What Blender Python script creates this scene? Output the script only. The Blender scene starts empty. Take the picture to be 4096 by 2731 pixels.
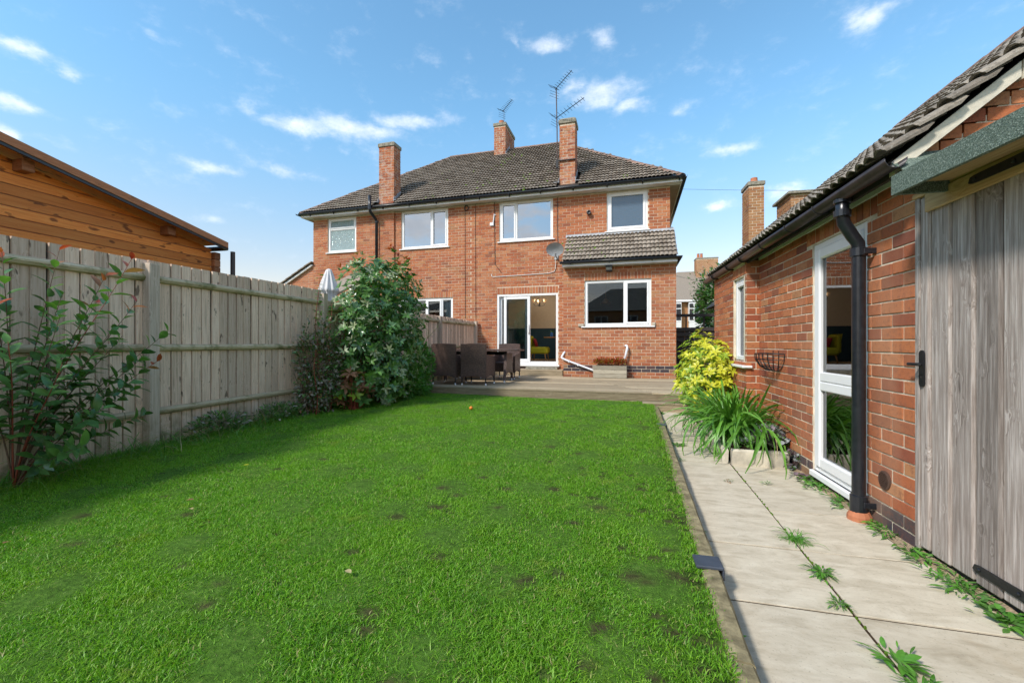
import bpy, math, random
import numpy as np
from mathutils import Matrix, Vector

rng = random.Random(7)
nrng = np.random.default_rng(11)
scene = bpy.context.scene
R = math.radians
COL = scene.collection

# ------------------------------------------------------------------ camera
CAM = Vector((0.0, 0.0, 1.235))
cd = bpy.data.cameras.new('camera')
cam = bpy.data.objects.new('camera', cd)
COL.objects.link(cam)
cam.location = CAM
cam.rotation_euler = (R(90), 0, R(13.1))
cd.sensor_width = 36.0
cd.lens = 15.0
cd.shift_y = 0.0021
cd.clip_start = 0.05
cd.clip_end = 2000
scene.camera = cam

# ------------------------------------------------------------------ exposure
vs = scene.view_settings
vs.view_transform = 'Standard'
vs.look = 'None'
vs.exposure = 1.34
vs.gamma = 1.0
vs.use_curve_mapping = False
scene.cycles.use_denoising = True
scene.cycles.max_bounces = 6
scene.cycles.diffuse_bounces = 3
scene.cycles.glossy_bounces = 3
scene.cycles.transparent_max_bounces = 12
scene.cycles.caustics_reflective = False
scene.cycles.caustics_refractive = False

# ------------------------------------------------------------------ sun
SUN_EL = R(42)
SDIR = Vector((0.60 * math.cos(SUN_EL), 0.80 * math.cos(SUN_EL), -math.sin(SUN_EL)))   # light travels along this
sd = bpy.data.lights.new('sun', 'SUN')
sun = bpy.data.objects.new('sun', sd)
COL.objects.link(sun)
sd.energy = 1.7
sd.angle = R(7.0)
sd.color = (1.0, 0.94, 0.86)
sun.location = (-12, -16, 18)
sun.rotation_euler = (-SDIR).to_track_quat('Z', 'Y').to_euler()


# ------------------------------------------------------------------ node helper
class NT:
    def __init__(self, tree):
        self.t = tree
        self.n = tree.nodes
        self.l = tree.links

    def new(self, typ, **kw):
        nd = self.n.new(typ)
        for k, v in kw.items():
            setattr(nd, k, v)
        return nd

    def put(self, sock, v):
        if v is None:
            return
        if hasattr(v, 'is_output'):
            self.l.new(v, sock)
        else:
            if isinstance(v, (tuple, list)) and len(v) == 3 and sock.type == 'RGBA':
                v = (*v, 1.0)
            sock.default_value = v

    def math(self, op, a, b=None, c=None, clamp=False):
        nd = self.new('ShaderNodeMath', operation=op, use_clamp=clamp)
        self.put(nd.inputs[0], a)
        self.put(nd.inputs[1], b)
        self.put(nd.inputs[2], c)
        return nd.outputs[0]

    def mix(self, f, a, b, blend='MIX'):
        nd = self.new('ShaderNodeMix', data_type='RGBA', blend_type=blend)
        self.put(nd.inputs['Factor'], f)
        self.put(nd.inputs[6], a)
        self.put(nd.inputs[7], b)
        return nd.outputs[2]

    def vmul(self, v, s):
        nd = self.new('ShaderNodeVectorMath', operation='MULTIPLY')
        self.put(nd.inputs[0], v)
        nd.inputs[1].default_value = s
        return nd.outputs[0]

    def noise(self, vec, scale, detail=4.0, rough=0.55, out='Fac', dist=0.0):
        nd = self.new('ShaderNodeTexNoise')
        self.put(nd.inputs['Vector'], vec)
        nd.inputs['Scale'].default_value = scale
        nd.inputs['Detail'].default_value = detail
        nd.inputs['Roughness'].default_value = rough
        nd.inputs['Distortion'].default_value = dist
        return nd.outputs[out]

    def ramp(self, f, stops, interp='LINEAR'):
        nd = self.new('ShaderNodeValToRGB')
        cr = nd.color_ramp
        cr.interpolation = interp
        while len(cr.elements) < len(stops):
            cr.elements.new(0.5)
        for e, (p, c) in zip(cr.elements, stops):
            e.position = p
            if isinstance(c, (int, float)):
                c = (c, c, c)
            e.color = (*c, 1.0)
        self.put(nd.inputs[0], f)
        return nd.outputs[0]

    def smooth(self, v, a, b):
        nd = self.new('ShaderNodeMapRange', interpolation_type='SMOOTHSTEP')
        self.put(nd.inputs[0], v)
        nd.inputs[1].default_value = a
        nd.inputs[2].default_value = b
        return nd.outputs[0]


# ------------------------------------------------------------------ world: daylight sky with small cumulus
world = bpy.data.worlds.new('World')
scene.world = world
world.use_nodes = True
wt = NT(world.node_tree)
wt.n.clear()
sky = wt.new('ShaderNodeTexSky')
sky.sky_type = 'NISHITA'
sky.sun_disc = False
sky.sun_elevation = SUN_EL
sky.sun_rotation = math.atan2(-SDIR.x, -SDIR.y)
sky.altitude = 80
sky.air_density = 1.25
sky.dust_density = 0.3
sky.ozone_density = 1.6
tc = wt.new('ShaderNodeTexCoord')
sep = wt.new('ShaderNodeSeparateXYZ')
wt.l.new(tc.outputs['Generated'], sep.inputs[0])
az = wt.math('ARCTAN2', sep.outputs[0], sep.outputs[1])
el = wt.math('ARCSINE', sep.outputs[2])
nA = wt.noise(wt.vmul(tc.outputs['Generated'], (1, 1, 1.6)), 7.0, 7.0, 0.62, 'Color')
nsep = wt.new('ShaderNodeSeparateColor')
wt.l.new(nA, nsep.inputs[0])
azw = wt.math('MULTIPLY_ADD', wt.math('SUBTRACT', nsep.outputs[0], 0.5), 0.12, az)
elw = wt.math('MULTIPLY_ADD', wt.math('SUBTRACT', nsep.outputs[1], 0.5), 0.055, el)
# cumulus: bearing, height, half-width, half-height (degrees), strength
CLOUDS = [(-39.5, 24.5, 3.99, 0.87, 0.9), (-32.5, 25.3, 5.72, 0.9, 1), (-27.2, 26.7, 3.85, 1.0, 1), (-22.1, 27.3, 2.28, 0.82, 0.55), (-47.7, 18.4, 2.3, 0.61, 0.8), (-41.6, 19.5, 2.49, 0.73, 0.8),
          (-8.5, 34.9, 2.79, 0.86, 0.7), (-1.5, 34.9, 1.79, 0.77, 0.55), (-12.9, 35.3, 0.58, 0.55, 0.5), (-1.3, 29.6, 3.92, 1.3, 0.9), (2.5, 28.3, 2.28, 0.79, 0.8), (-3.9, 30.8, 1.71, 0.77, 0.8),
          (8.3, 27.3, 1.42, 0.6, 0.5), (14.6, 22.0, 2.02, 0.67, 0.9), (12.9, 16.4, 1.79, 0.43, 0.9), (19.4, 17.1, 1.66, 0.59, 0.8), (27.1, 30.8, 1.98, 0.79, 1), (-62.1, 24.5, 1.64, 0.54, 0.95),
          (-59.6, 23.7, 0.69, 0.54, 0.65), (-62.1, 19.9, 1.76, 0.54, 0.9), (-53.2, 28.4, 0.85, 0.41, 0.5), (-62.6, 17.6, 0.86, 0.59, 0.7), (-44.8, 25.3, 1.06, 0.57, 0.5), (-48.9, 13.2, 1.54, 0.45, 0.5),
          (-60.0, 17.9, 1.09, 0.51, 0.45), (-35.1, 22.6, 1.11, 0.42, 0.4),
          (40, 20, 4, 1.3, 0.9), (58, 26, 4.5, 1.5, 1.0), (75, 17, 5.5, 1.6, 1.0), (-84, 25, 4, 1.4, 1.0), (-95, 17, 6, 1.5, 1.0), (95, 24, 6, 2, 1.0)]
dens = None
for a, e, wa, we, s in CLOUDS:
    da = wt.math('DIVIDE', wt.math('SUBTRACT', azw, R(a)), R(wa))
    de = wt.math('DIVIDE', wt.math('SUBTRACT', elw, R(e)), R(we))
    q = wt.math('ADD', wt.math('MULTIPLY', da, da), wt.math('MULTIPLY', de, de))
    g = wt.math('MULTIPLY', wt.math('POWER', 2.718, wt.math('MULTIPLY', q, -1.0)), s)
    dens = g if dens is None else wt.math('MAXIMUM', dens, g)
nB = wt.noise(wt.vmul(tc.outputs['Generated'], (1, 1, 1.8)), 16.0, 8.0, 0.65)
near = wt.smooth(wt.math('MULTIPLY_ADD', wt.math('SUBTRACT', nB, 0.5), 1.6, dens), 0.02, 1.30)
# the bigger cumulus in the part of the sky behind the garden (the windows mirror them)
nC = wt.noise(wt.vmul(tc.outputs['Generated'], (1, 1, 1.9)), 4.6, 9.0, 0.60)
back = wt.math('MULTIPLY', wt.smooth(nC, 0.44, 0.58), wt.smooth(sep.outputs[1], -0.02, -0.30))
cov = wt.math('MAXIMUM', wt.math('MULTIPLY', near, 0.80), wt.math('MULTIPLY', back, 0.9))
cov = wt.math('MULTIPLY', cov, wt.smooth(sep.outputs[2], 0.02, 0.12))
tone = wt.mix(1.0, sky.outputs[0], (0.90, 0.97, 0.97), 'MULTIPLY')
hz = wt.smooth(sep.outputs[2], 0.0, 0.50)
tone = wt.mix(1.0, tone, wt.mix(hz, (0.64, 0.43, 0.39), (0.52, 0.67, 0.69)), 'MULTIPLY')
cloudcol = wt.mix(wt.smooth(nB, 0.35, 0.7), (3.0, 3.15, 3.4), (3.5, 3.6, 3.8))
skycol = wt.mix(cov, tone, cloudcol)
bg = wt.new('ShaderNodeBackground')
wt.l.new(skycol, bg.inputs[0])
bg.inputs[1].default_value = 0.15
wo = wt.new('ShaderNodeOutputWorld')
wt.l.new(bg.outputs[0], wo.inputs[0])

# ------------------------------------------------------------------ object helpers
WM = {}


def place(o, parent, W):
    WM[o.name] = W.copy()
    if parent is not None:
        o.parent = parent
        o.matrix_local = WM[parent.name].inverted() @ W
    else:
        o.matrix_local = W
    return o


def thing(name, label, cat, W=None, group=None):
    o = bpy.data.objects.new(name, None)
    o.empty_display_size = 0.1
    COL.objects.link(o)
    if W is None:
        W = Matrix.Identity(4)
    elif not isinstance(W, Matrix):
        W = Matrix.Translation(W)
    place(o, None, W)
    o['label'] = label
    o['category'] = cat
    if group:
        o['group'] = group
    return o


def tag(o, label, cat, group=None):
    o['label'] = label
    o['category'] = cat
    if group:
        o['group'] = group
    return o


def obj(name, mesh, parent=None, W=None, mat=None, kind=None):
    if mat is not None and len(mesh.materials) == 0:
        mesh.materials.append(mat)
    o = bpy.data.objects.new(name, mesh)
    COL.objects.link(o)
    place(o, parent, W if W is not None else Matrix.Identity(4))
    if kind:
        o['kind'] = kind
    return o


class MB:
    """collects faces and makes ONE mesh"""

    def __init__(self):
        self.v = []
        self.f = []
        self.smooth = False

    def add(self, vs, fs):
        b = len(self.v)
        self.v.extend(tuple(p) for p in vs)
        self.f.extend(tuple(b + i for i in q) for q in fs)
        return self

    def box(self, x0, x1, y0, y1, z0, z1, T=None):
        vs = [Vector((x, y, z)) for z in (z0, z1) for y in (y0, y1) for x in (x0, x1)]
        if T is not None:
            vs = [T @ p for p in vs]
        return self.add(vs, [(0, 2, 3, 1), (4, 5, 7, 6), (0, 1, 5, 4), (1, 3, 7, 5), (3, 2, 6, 7), (2, 0, 4, 6)])

    def bbox(self, x0, x1, y0, y1, z0, z1, b=0.004, T=None):
        """box with chamfered edges"""
        sx, sy, sz = x1 - x0, y1 - y0, z1 - z0
        b = min(b, sx * .45, sy * .45, sz * .45)
        vs = []
        for k in (0, 1, 2):
            for z in (0, 1):
                for y in (0, 1):
                    for x in (0, 1):
                        p = [x0 + sx * x, y0 + sy * y, z0 + sz * z]
                        s = (x, y, z)
                        for a in range(3):
                            if a != k:
                                p[a] += b * (1 - 2 * s[a])
                        vs.append(Vector(p))
        if T is not None:
            vs = [T @ p for p in vs]
        i = lambda k, x, y, z: k * 8 + z * 4 + y * 2 + x
        fs = [(i(0, 0, 0, 0), i(0, 0, 0, 1), i(0, 0, 1, 1), i(0, 0, 1, 0)), (i(0, 1, 0, 0), i(0, 1, 1, 0), i(0, 1, 1, 1), i(0, 1, 0, 1)),
              (i(1, 0, 0, 0), i(1, 1, 0, 0), i(1, 1, 0, 1), i(1, 0, 0, 1)), (i(1, 0, 1, 0), i(1, 0, 1, 1), i(1, 1, 1, 1), i(1, 1, 1, 0)),
              (i(2, 0, 0, 0), i(2, 0, 1, 0), i(2, 1, 1, 0), i(2, 1, 0, 0)), (i(2, 0, 0, 1), i(2, 1, 0, 1), i(2, 1, 1, 1), i(2, 0, 1, 1))]
        for y in (0, 1):
            for z in (0, 1):
                fs.append((i(1, 0, y, z), i(1, 1, y, z), i(2, 1, y, z), i(2, 0, y, z)))
        for x in (0, 1):
            for z in (0, 1):
                fs.append((i(0, x, 0, z), i(0, x, 1, z), i(2, x, 1, z), i(2, x, 0, z)))
        for x in (0, 1):
            for y in (0, 1):
                fs.append((i(0, x, y, 0), i(0, x, y, 1), i(1, x, y, 1), i(1, x, y, 0)))
        for x in (0, 1):
            for y in (0, 1):
                for z in (0, 1):
                    fs.append((i(0, x, y, z), i(1, x, y, z), i(2, x, y, z)))
        return self.add(vs, fs)

    def tube(self, pts, r, n=8, cap=True, closed=False):
        pts = [Vector(p) for p in pts]
        rs = list(r) if isinstance(r, (list, tuple)) else [r] * len(pts)
        m = len(pts)
        up = None
        rings = []
        for i, p in enumerate(pts):
            if closed:
                d = pts[(i + 1) % m] - pts[i - 1]
            else:
                d = pts[min(i + 1, m - 1)] - pts[max(i - 1, 0)]
            d.normalize()
            if up is None:
                up = Vector((0, 0, 1)) if abs(d.z) < 0.9 else Vector((1, 0, 0))
            s = d.cross(up)
            if s.length < 1e-6:
                s = d.cross(Vector((0, 1, 0)))
            s.normalize()
            up = s.cross(d)
            rings.append([p + (s * math.cos(2 * math.pi * k / n) + up * math.sin(2 * math.pi * k / n)) * rs[i] for k in range(n)])
        vs = [q for rg in rings for q in rg]
        fs = []
        for i in range(m if closed else m - 1):
            a, b = i * n, ((i + 1) % m) * n
            for k in range(n):
                fs.append((a + k, a + (k + 1) % n, b + (k + 1) % n, b + k))
        if cap and not closed:
            fs.append(tuple(reversed(range(n))))
            fs.append(tuple((m - 1) * n + k for k in range(n)))
        return self.add(vs, fs)

    def lathe(self, prof, n=16, o=(0, 0, 0), T=None):
        vs = []
        for r, z in prof:
            for k in range(n):
                a = 2 * math.pi * k / n
                p = Vector((o[0] + r * math.cos(a), o[1] + r * math.sin(a), o[2] + z))
                vs.append(T @ p if T is not None else p)
        fs = []
        for i in range(len(prof) - 1):
            for k in range(n):
                fs.append((i * n + k, i * n + (k + 1) % n, (i + 1) * n + (k + 1) % n, (i + 1) * n + k))
        fs.append(tuple(reversed(range(n))))
        fs.append(tuple((len(prof) - 1) * n + k for k in range(n)))
        return self.add(vs, fs)

    def prism(self, poly, a, b, T=None):
        """polygon given as 3-vectors, extruded from offset a to offset b (vectors)"""
        a, b = Vector(a), Vector(b)
        n = len(poly)
        vs = [Vector(p) + a for p in poly] + [Vector(p) + b for p in poly]
        if T is not None:
            vs = [T @ p for p in vs]
        fs = [tuple(range(n)), tuple(reversed(range(n, 2 * n)))]
        for i in range(n):
            j = (i + 1) % n
            fs.append((i, i + n, j + n, j))
        return self.add(vs, fs)

    def grid(self, fn, nu, nv, wrap=False):
        vs = [fn(i / (nu - 1), j / (nv - 1)) for j in range(nv) for i in range(nu)]
        fs = [(j * nu + i, j * nu + i + 1, (j + 1) * nu + i + 1, (j + 1) * nu + i) for j in range(nv - 1) for i in range(nu - 1)]
        return self.add(vs, fs)

    def mesh(self, name='mesh', mat=None, smooth=None):
        me = bpy.data.meshes.new(name)
        me.from_pydata([tuple(p) for p in self.v], [], self.f)
        if mat is not None:
            me.materials.append(mat)
        sm = self.smooth if smooth is None else smooth
        if sm:
            me.polygons.foreach_set('use_smooth', [True] * len(me.polygons))
        me.validate()
        me.update()
        return me

    def build(self, name, mat, parent=None, W=None, smooth=None, kind=None):
        return obj(name, self.mesh(name, mat, smooth), parent, W, None, kind)


def fixn(me):
    import bmesh
    bm = bmesh.new()
    bm.from_mesh(me)
    bmesh.ops.recalc_face_normals(bm, faces=bm.faces)
    bm.to_mesh(me)
    bm.free()
    return me


def mat4(ax, ay, az_, o):
    return Matrix(((ax[0], ay[0], az_[0], o[0]), (ax[1], ay[1], az_[1], o[1]), (ax[2], ay[2], az_[2], o[2]), (0, 0, 0, 1)))


# frames: the house stands 2.75 degrees off the garden axis
HOUSE = Matrix.Translation((1.546, 12.198, 0)) @ Matrix.Rotation(R(-2.75), 4, 'Z')
I4 = Matrix.Identity(4)

# ================================================================== materials
MATS = {}


def newmat(name):
    m = bpy.data.materials.new(name)
    m.use_nodes = True
    t = NT(m.node_tree)
    t.n.clear()
    out = t.new('ShaderNodeOutputMaterial')
    p = t.new('ShaderNodeBsdfPrincipled')
    t.l.new(p.outputs[0], out.inputs[0])
    MATS[name] = m
    return m, t, p, out


def bump(t, p, h, strength=0.3, dist=0.01):
    b = t.new('ShaderNodeBump')
    b.inputs['Strength'].default_value = strength
    b.inputs['Distance'].default_value = dist
    t.put(b.inputs['Height'], h)
    t.l.new(b.outputs[0], p.inputs['Normal'])
    return b


def pos(t):
    return t.new('ShaderNodeNewGeometry').outputs['Position']


def piece(t):
    """a random number for every piece, whether it is an object or an island of a joined mesh"""
    g = t.new('ShaderNodeNewGeometry')
    o = t.new('ShaderNodeObjectInfo')
    return t.math('FRACT', t.math('MULTIPLY_ADD', o.outputs['Random'], 7.31, g.outputs['Random Per Island']))


def simple(name, col, rough=0.5, metal=0.0, var=0.12, scale=9.0, bmp=0.0, spec=0.5, bscale=60.0):
    m, t, p, out = newmat(name)
    n = t.noise(pos(t), scale, 5.0, 0.6)
    lo = tuple(c * (1 - var) for c in col)
    hi = tuple(min(1.0, c * (1 + var)) for c in col)
    t.put(p.inputs['Base Color'], t.ramp(n, [(0.3, lo), (0.7, hi)]))
    p.inputs['Roughness'].default_value = rough
    p.inputs['Metallic'].default_value = metal
    p.inputs['Specular IOR Level'].default_value = spec
    if bmp:
        bump(t, p, t.noise(pos(t), bscale, 4.0, 0.6), bmp, 0.004)
    return m


def brickmat(name, stops, stain=0.5, white=0.0):
    m, t, p, out = newmat(name)
    r = piece(t)
    P = pos(t)
    base = t.ramp(r, stops)
    r2 = t.math('FRACT', t.math('MULTIPLY', r, 37.7))
    base = t.mix(t.math('MULTIPLY', t.smooth(r2, 0.86, 1.0), 0.55), base, (0.120, 0.050, 0.042))       # overburnt bricks
    base = t.mix(t.math('MULTIPLY', t.smooth(r2, 0.16, 0.03), 0.55), base, (0.44, 0.25, 0.12))            # sandy ones
    n1 = t.noise(P, 38.0, 5.0, 0.65)
    base = t.mix(t.math('MULTIPLY', t.smooth(n1, 0.45, 0.72), 0.60), base, (0.19, 0.070, 0.046))
    n2 = t.noise(P, 120.0, 3.0, 0.7)
    base = t.mix(t.math('MULTIPLY', t.smooth(n2, 0.60, 0.78), 0.35), base, (0.55, 0.38, 0.28))
    n3 = t.noise(P, 1.3, 4.0, 0.6)
    base = t.mix(t.math('MULTIPLY', t.smooth(n3, 0.50, 0.72), 0.50 * stain), base, (0.20, 0.11, 0.075))
    n5 = t.noise(t.vmul(P, (1, 1, .45)), 0.9, 5.0, 0.65)
    base = t.mix(t.math('MULTIPLY', t.smooth(n5, 0.52, 0.72), 0.30), base, (0.50, 0.30, 0.19))
    if white:
        n4 = t.noise(P, 6.0, 6.0, 0.7)
        base = t.mix(t.math('MULTIPLY', t.smooth(n4, 0.46, 0.66), white), base, (0.42, 0.36, 0.33))
    t.put(p.inputs['Base Color'], base)
    p.inputs['Roughness'].default_value = 0.9
    p.inputs['Specular IOR Level'].default_value = 0.25
    bump(t, p, t.math('ADD', t.math('MULTIPLY', n1, 0.7), n2), 0.6, 0.004)
    return m


ORANGE = [(0.0, (0.34, 0.104, 0.048)), (0.3, (0.43, 0.150, 0.066)), (0.55, (0.47, 0.182, 0.080)), (0.8, (0.39, 0.124, 0.060)), (1.0, (0.50, 0.225, 0.110))]
DEEPRED = [(0.0, (0.27, 0.076, 0.042)), (0.25, (0.38, 0.115, 0.048)), (0.5, (0.46, 0.158, 0.062)), (0.75, (0.40, 0.122, 0.052)), (1.0, (0.50, 0.200, 0.088))]
YELLOWB = [(0.0, (0.34, 0.17, 0.07)), (0.5, (0.42, 0.22, 0.10)), (1.0, (0.36, 0.14, 0.06))]
m_brick = brickmat('house_brick', ORANGE)
m_brick_g = brickmat('garage_brick', DEEPRED, 0.3)
m_brick_c = brickmat('chimney_brick', DEEPRED, 1.0, 0.62)
m_brick_y = brickmat('buff_brick', YELLOWB)
m_mortar = simple('mortar', (0.62, 0.52, 0.40), 0.95, var=0.2, scale=14, bmp=0.6, spec=0.2)
m_mortar_g = simple('garage_mortar', (0.64, 0.55, 0.42), 0.95, var=0.25, scale=10, bmp=0.8, spec=0.2)
m_blue = brickmat('engineering_brick', [(0, (0.030, 0.032, 0.045)), (0.5, (0.050, 0.050, 0.062)), (1, (0.075, 0.062, 0.062))], 0.3)


def tilemat(name, a, b, moss=0.5, lich=0.4):
    m, t, p, out = newmat(name)
    r = piece(t)
    P = pos(t)
    base = t.mix(r, a, b)
    n1 = t.noise(P, 30.0, 6.0, 0.7)
    base = t.mix(t.math('MULTIPLY', t.smooth(n1, 0.42, 0.72), 0.7), base, tuple(c * 0.38 for c in a))
    n2 = t.noise(P, 75.0, 4.0, 0.7)
    base = t.mix(t.math('MULTIPLY', t.smooth(n2, 0.55, 0.72), lich), base, (0.36, 0.34, 0.29))
    n3 = t.noise(P, 2.1, 6.0, 0.7)
    n4 = t.noise(P, 22.0, 4.0, 0.6)
    mo = t.math('MULTIPLY', t.smooth(n3, 0.58, 0.70), t.smooth(n4, 0.46, 0.60))
    base = t.mix(t.math('MULTIPLY', mo, moss), base, (0.10, 0.14, 0.025))
    t.put(p.inputs['Base Color'], base)
    p.inputs['Roughness'].default_value = 0.85
    p.inputs['Specular IOR Level'].default_value = 0.3
    bump(t, p, t.math('ADD', n1, n2), 0.6, 0.006)
    return m


m_tile = tilemat('roof_tile', (0.210, 0.170, 0.132), (0.350, 0.296, 0.238))
m_tile_g = tilemat('garage_tile', (0.185, 0.156, 0.124), (0.310, 0.268, 0.214), 0.4, 0.75)
m_ridge = tilemat('ridge_tile', (0.20, 0.125, 0.095), (0.30, 0.185, 0.14), 0.2, 0.3)
m_under = simple('roof_underlay', (0.035, 0.03, 0.026), 0.95)
m_moss = simple('moss', (0.095, 0.165, 0.02), 1.0, var=0.45, scale=60, bmp=1.0, spec=0.1)
m_lead = simple('lead', (0.33, 0.35, 0.38), 0.5, 0.0, 0.25, 12, 0.3)
m_upvc = simple('white_upvc', (0.80, 0.80, 0.80), 0.28, var=0.03, scale=3)
m_upvc_old = simple('dull_white_fascia', (0.70, 0.69, 0.68), 0.4, var=0.10, scale=4)
m_black = simple('black_plastic', (0.014, 0.016, 0.021), 0.28, var=0.35, scale=22, bmp=0.05)
m_blackiron = simple('black_iron', (0.014, 0.015, 0.018), 0.45, 0.2, 0.3, 30, 0.2)
m_brownpl = simple('brown_plastic', (0.085, 0.05, 0.038), 0.35, var=0.25, scale=14)
m_grey = simple('grey_steel', (0.36, 0.37, 0.38), 0.42, 0.25, 0.12, 12)
m_conc = simple('concrete', (0.44, 0.39, 0.31), 0.95, var=0.28, scale=7, bmp=0.8, spec=0.2)
m_conc_d = simple('weathered_cap', (0.26, 0.24, 0.19), 0.95, var=0.45, scale=16, bmp=1.0, spec=0.2)
m_pot = simple('terracotta', (0.42, 0.15, 0.07), 0.8, var=0.15)
m_soffit = simple('soffit_board', (0.36, 0.28, 0.22), 0.6, var=0.1)
m_slate = simple('dark_slate', (0.045, 0.055, 0.075), 0.55, var=0.2, bmp=0.2)
m_verge = simple('verge_board', (0.62, 0.57, 0.46), 0.9, var=0.2, scale=9, bmp=0.5)
m_kerb = simple('mossy_kerb', (0.24, 0.20, 0.115), 1.0, var=0.5, scale=14, bmp=1.0, spec=0.1)
m_soil = simple('soil', (0.055, 0.036, 0.022), 1.0, var=0.5, scale=30, bmp=1.0, spec=0.1)
m_render = simple('painted_render', (0.72, 0.72, 0.70), 0.8, var=0.06)
m_plaster = simple('room_wall', (0.80, 0.73, 0.64), 0.9, var=0.04)
m_navy = simple('navy_wall', (0.022, 0.075, 0.125), 0.8, var=0.06)
m_floor = simple('room_floor', (0.46, 0.33, 0.22), 0.5, var=0.2)
m_ceiling = simple('room_ceiling', (0.75, 0.74, 0.72), 0.9, var=0.03)
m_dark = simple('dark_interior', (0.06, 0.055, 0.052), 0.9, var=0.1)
m_curtain = simple('curtain', (0.62, 0.66, 0.70), 0.9, var=0.08)
m_mustard = simple('mustard_velvet', (0.46, 0.44, 0.012), 0.75, var=0.12, scale=20)
m_oak = simple('oak', (0.42, 0.19, 0.055), 0.5, var=0.2, scale=8)
m_red = simple('red_cloth', (0.30, 0.012, 0.02), 0.9, var=0.4, scale=40)
m_bluepl = simple('blue_plastic', (0.04, 0.22, 0.60), 0.35, var=0.1)
m_white = simple('white_plastic', (0.74, 0.76, 0.80), 0.35, var=0.03)
m_canvas = simple('white_canvas', (0.62, 0.61, 0.60), 0.9, var=0.08, bmp=0.3)
m_orange = simple('orange_fruit', (0.75, 0.22, 0.02), 0.5, var=0.15, scale=40)
m_copper = simple('copper_shade', (0.55, 0.20, 0.06), 0.35, 0.5, 0.1)


def woodmat(name, cols, axis='Z', grain=1.0, knots=0.5, rough=0.8, algae=None, spec=0.25, gscale=1.0, kt=0.70, kscale=4.2):
    """grain runs along the object's own axis"""
    m, t, p, out = newmat(name)
    tcn = t.new('ShaderNodeTexCoord')
    oi = t.new('ShaderNodeObjectInfo')
    vadd = t.new('ShaderNodeVectorMath', operation='ADD')
    t.l.new(pos(t), vadd.inputs[0])
    comb = t.new('ShaderNodeCombineXYZ')
    rr = t.math('MULTIPLY', piece(t), 53.0)
    for k in range(3):
        t.l.new(rr, comb.inputs[k])
    t.l.new(comb.outputs[0], vadd.inputs[1])
    P = vadd.outputs[0]
    s = {'X': (.55, 15, 15), 'Y': (15, .55, 15), 'Z': (15, 15, .55)}[axis]
    s2 = {'X': (1, 2.6, 2.6), 'Y': (2.6, 1, 2.6), 'Z': (2.6, 2.6, 1)}[axis]
    kn = t.noise(t.vmul(P, s2), kscale * gscale, 2.0, 0.5)
    warp = t.new('ShaderNodeVectorMath', operation='ADD')
    t.l.new(t.vmul(P, s), warp.inputs[0])
    cw = t.new('ShaderNodeCombineXYZ')
    kw = t.math('MULTIPLY', t.smooth(kn, 0.55, 0.75), 0.45)
    for k in range(3):
        t.l.new(kw, cw.inputs[k])
    t.l.new(cw.outputs[0], warp.inputs[1])
    g = t.noise(warp.outputs[0], 4.5 * gscale, 6.0, 0.68)
    base = t.ramp(g, [(0.28, cols[0]), (0.5, cols[1]), (0.72, cols[2])])
    base = t.mix(t.math('MULTIPLY', t.smooth(kn, kt, kt + .07), knots), base, tuple(c * 0.28 for c in cols[0]))
    r = piece(t)
    base = t.mix(0.9, base, t.ramp(r, [(0.0, 0.62), (0.5, 0.95), (1.0, 1.18)]), 'MULTIPLY')
    if algae:
        al = t.smooth(t.noise(pos(t), 5.0, 5.0, 0.65), 0.45, 0.66)
        if algae == 'low':
            zz = t.new('ShaderNodeSeparateXYZ')
            t.l.new(pos(t), zz.inputs[0])
            al = t.math('MULTIPLY', t.math('ADD', t.math('MULTIPLY', al, 0.8), 0.35), t.smooth(zz.outputs[2], 0.75, 0.18))
        base = t.mix(t.math('MULTIPLY', al, 0.75), base, (0.115, 0.125, 0.035))
    t.put(p.inputs['Base Color'], base)
    p.inputs['Roughness'].default_value = rough
    p.inputs['Specular IOR Level'].default_value = spec
    bump(t, p, g, 0.5 * grain, 0.006)
    return m


GREYW = [(0.420, 0.290, 0.205), (0.760, 0.560, 0.420), (0.860, 0.690, 0.550)]
m_fence = woodmat('weathered_board', GREYW, 'Z', knots=0.8, algae='low', kt=.66, kscale=7.0)
m_rail = woodmat('weathered_rail', [(0.28, 0.225, 0.130), (0.48, 0.395, 0.255), (0.64, 0.54, 0.39)], 'Y', algae='all')
m_post = woodmat('weathered_post', [(0.33, 0.25, 0.19), (0.52, 0.42, 0.33), (0.66, 0.55, 0.45)], 'Z', algae='low')
m_cabin = woodmat('cabin_plank', [(0.68, 0.185, 0.030), (0.90, 0.300, 0.055), (0.93, 0.400, 0.100)], 'Y', knots=0.85, rough=0.55, spec=0.35, gscale=0.9, kt=.63, kscale=6.0)
m_cabin_d = woodmat('cabin_trim', [(0.28, 0.110, 0.046), (0.40, 0.165, 0.075), (0.48, 0.220, 0.110)], 'Y', rough=0.6)
m_doorw = woodmat('silvered_door_board', [(0.145, 0.112, 0.094), (0.320, 0.272, 0.242), (0.560, 0.505, 0.470)], 'Z', 1.4, 0.7)
m_newwood = woodmat('fresh_timber', [(0.40, 0.25, 0.11), (0.55, 0.38, 0.19), (0.66, 0.49, 0.27)], 'Y', 0.8, 0.3)
m_deck = woodmat('deck_board', [(0.22, 0.165, 0.100), (0.37, 0.295, 0.195), (0.50, 0.415, 0.290)], 'X', 0.9, 0.3, rough=0.6)
m_gate = woodmat('dark_gate_board', [(0.030, 0.023, 0.022), (0.052, 0.040, 0.038), (0.080, 0.062, 0.058)], 'Z', 0.8, 0.3)
m_trough = woodmat('trough_board', [(0.27, 0.235, 0.17), (0.40, 0.355, 0.27), (0.52, 0.47, 0.37)], 'X', 0.9, 0.6)


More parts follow.
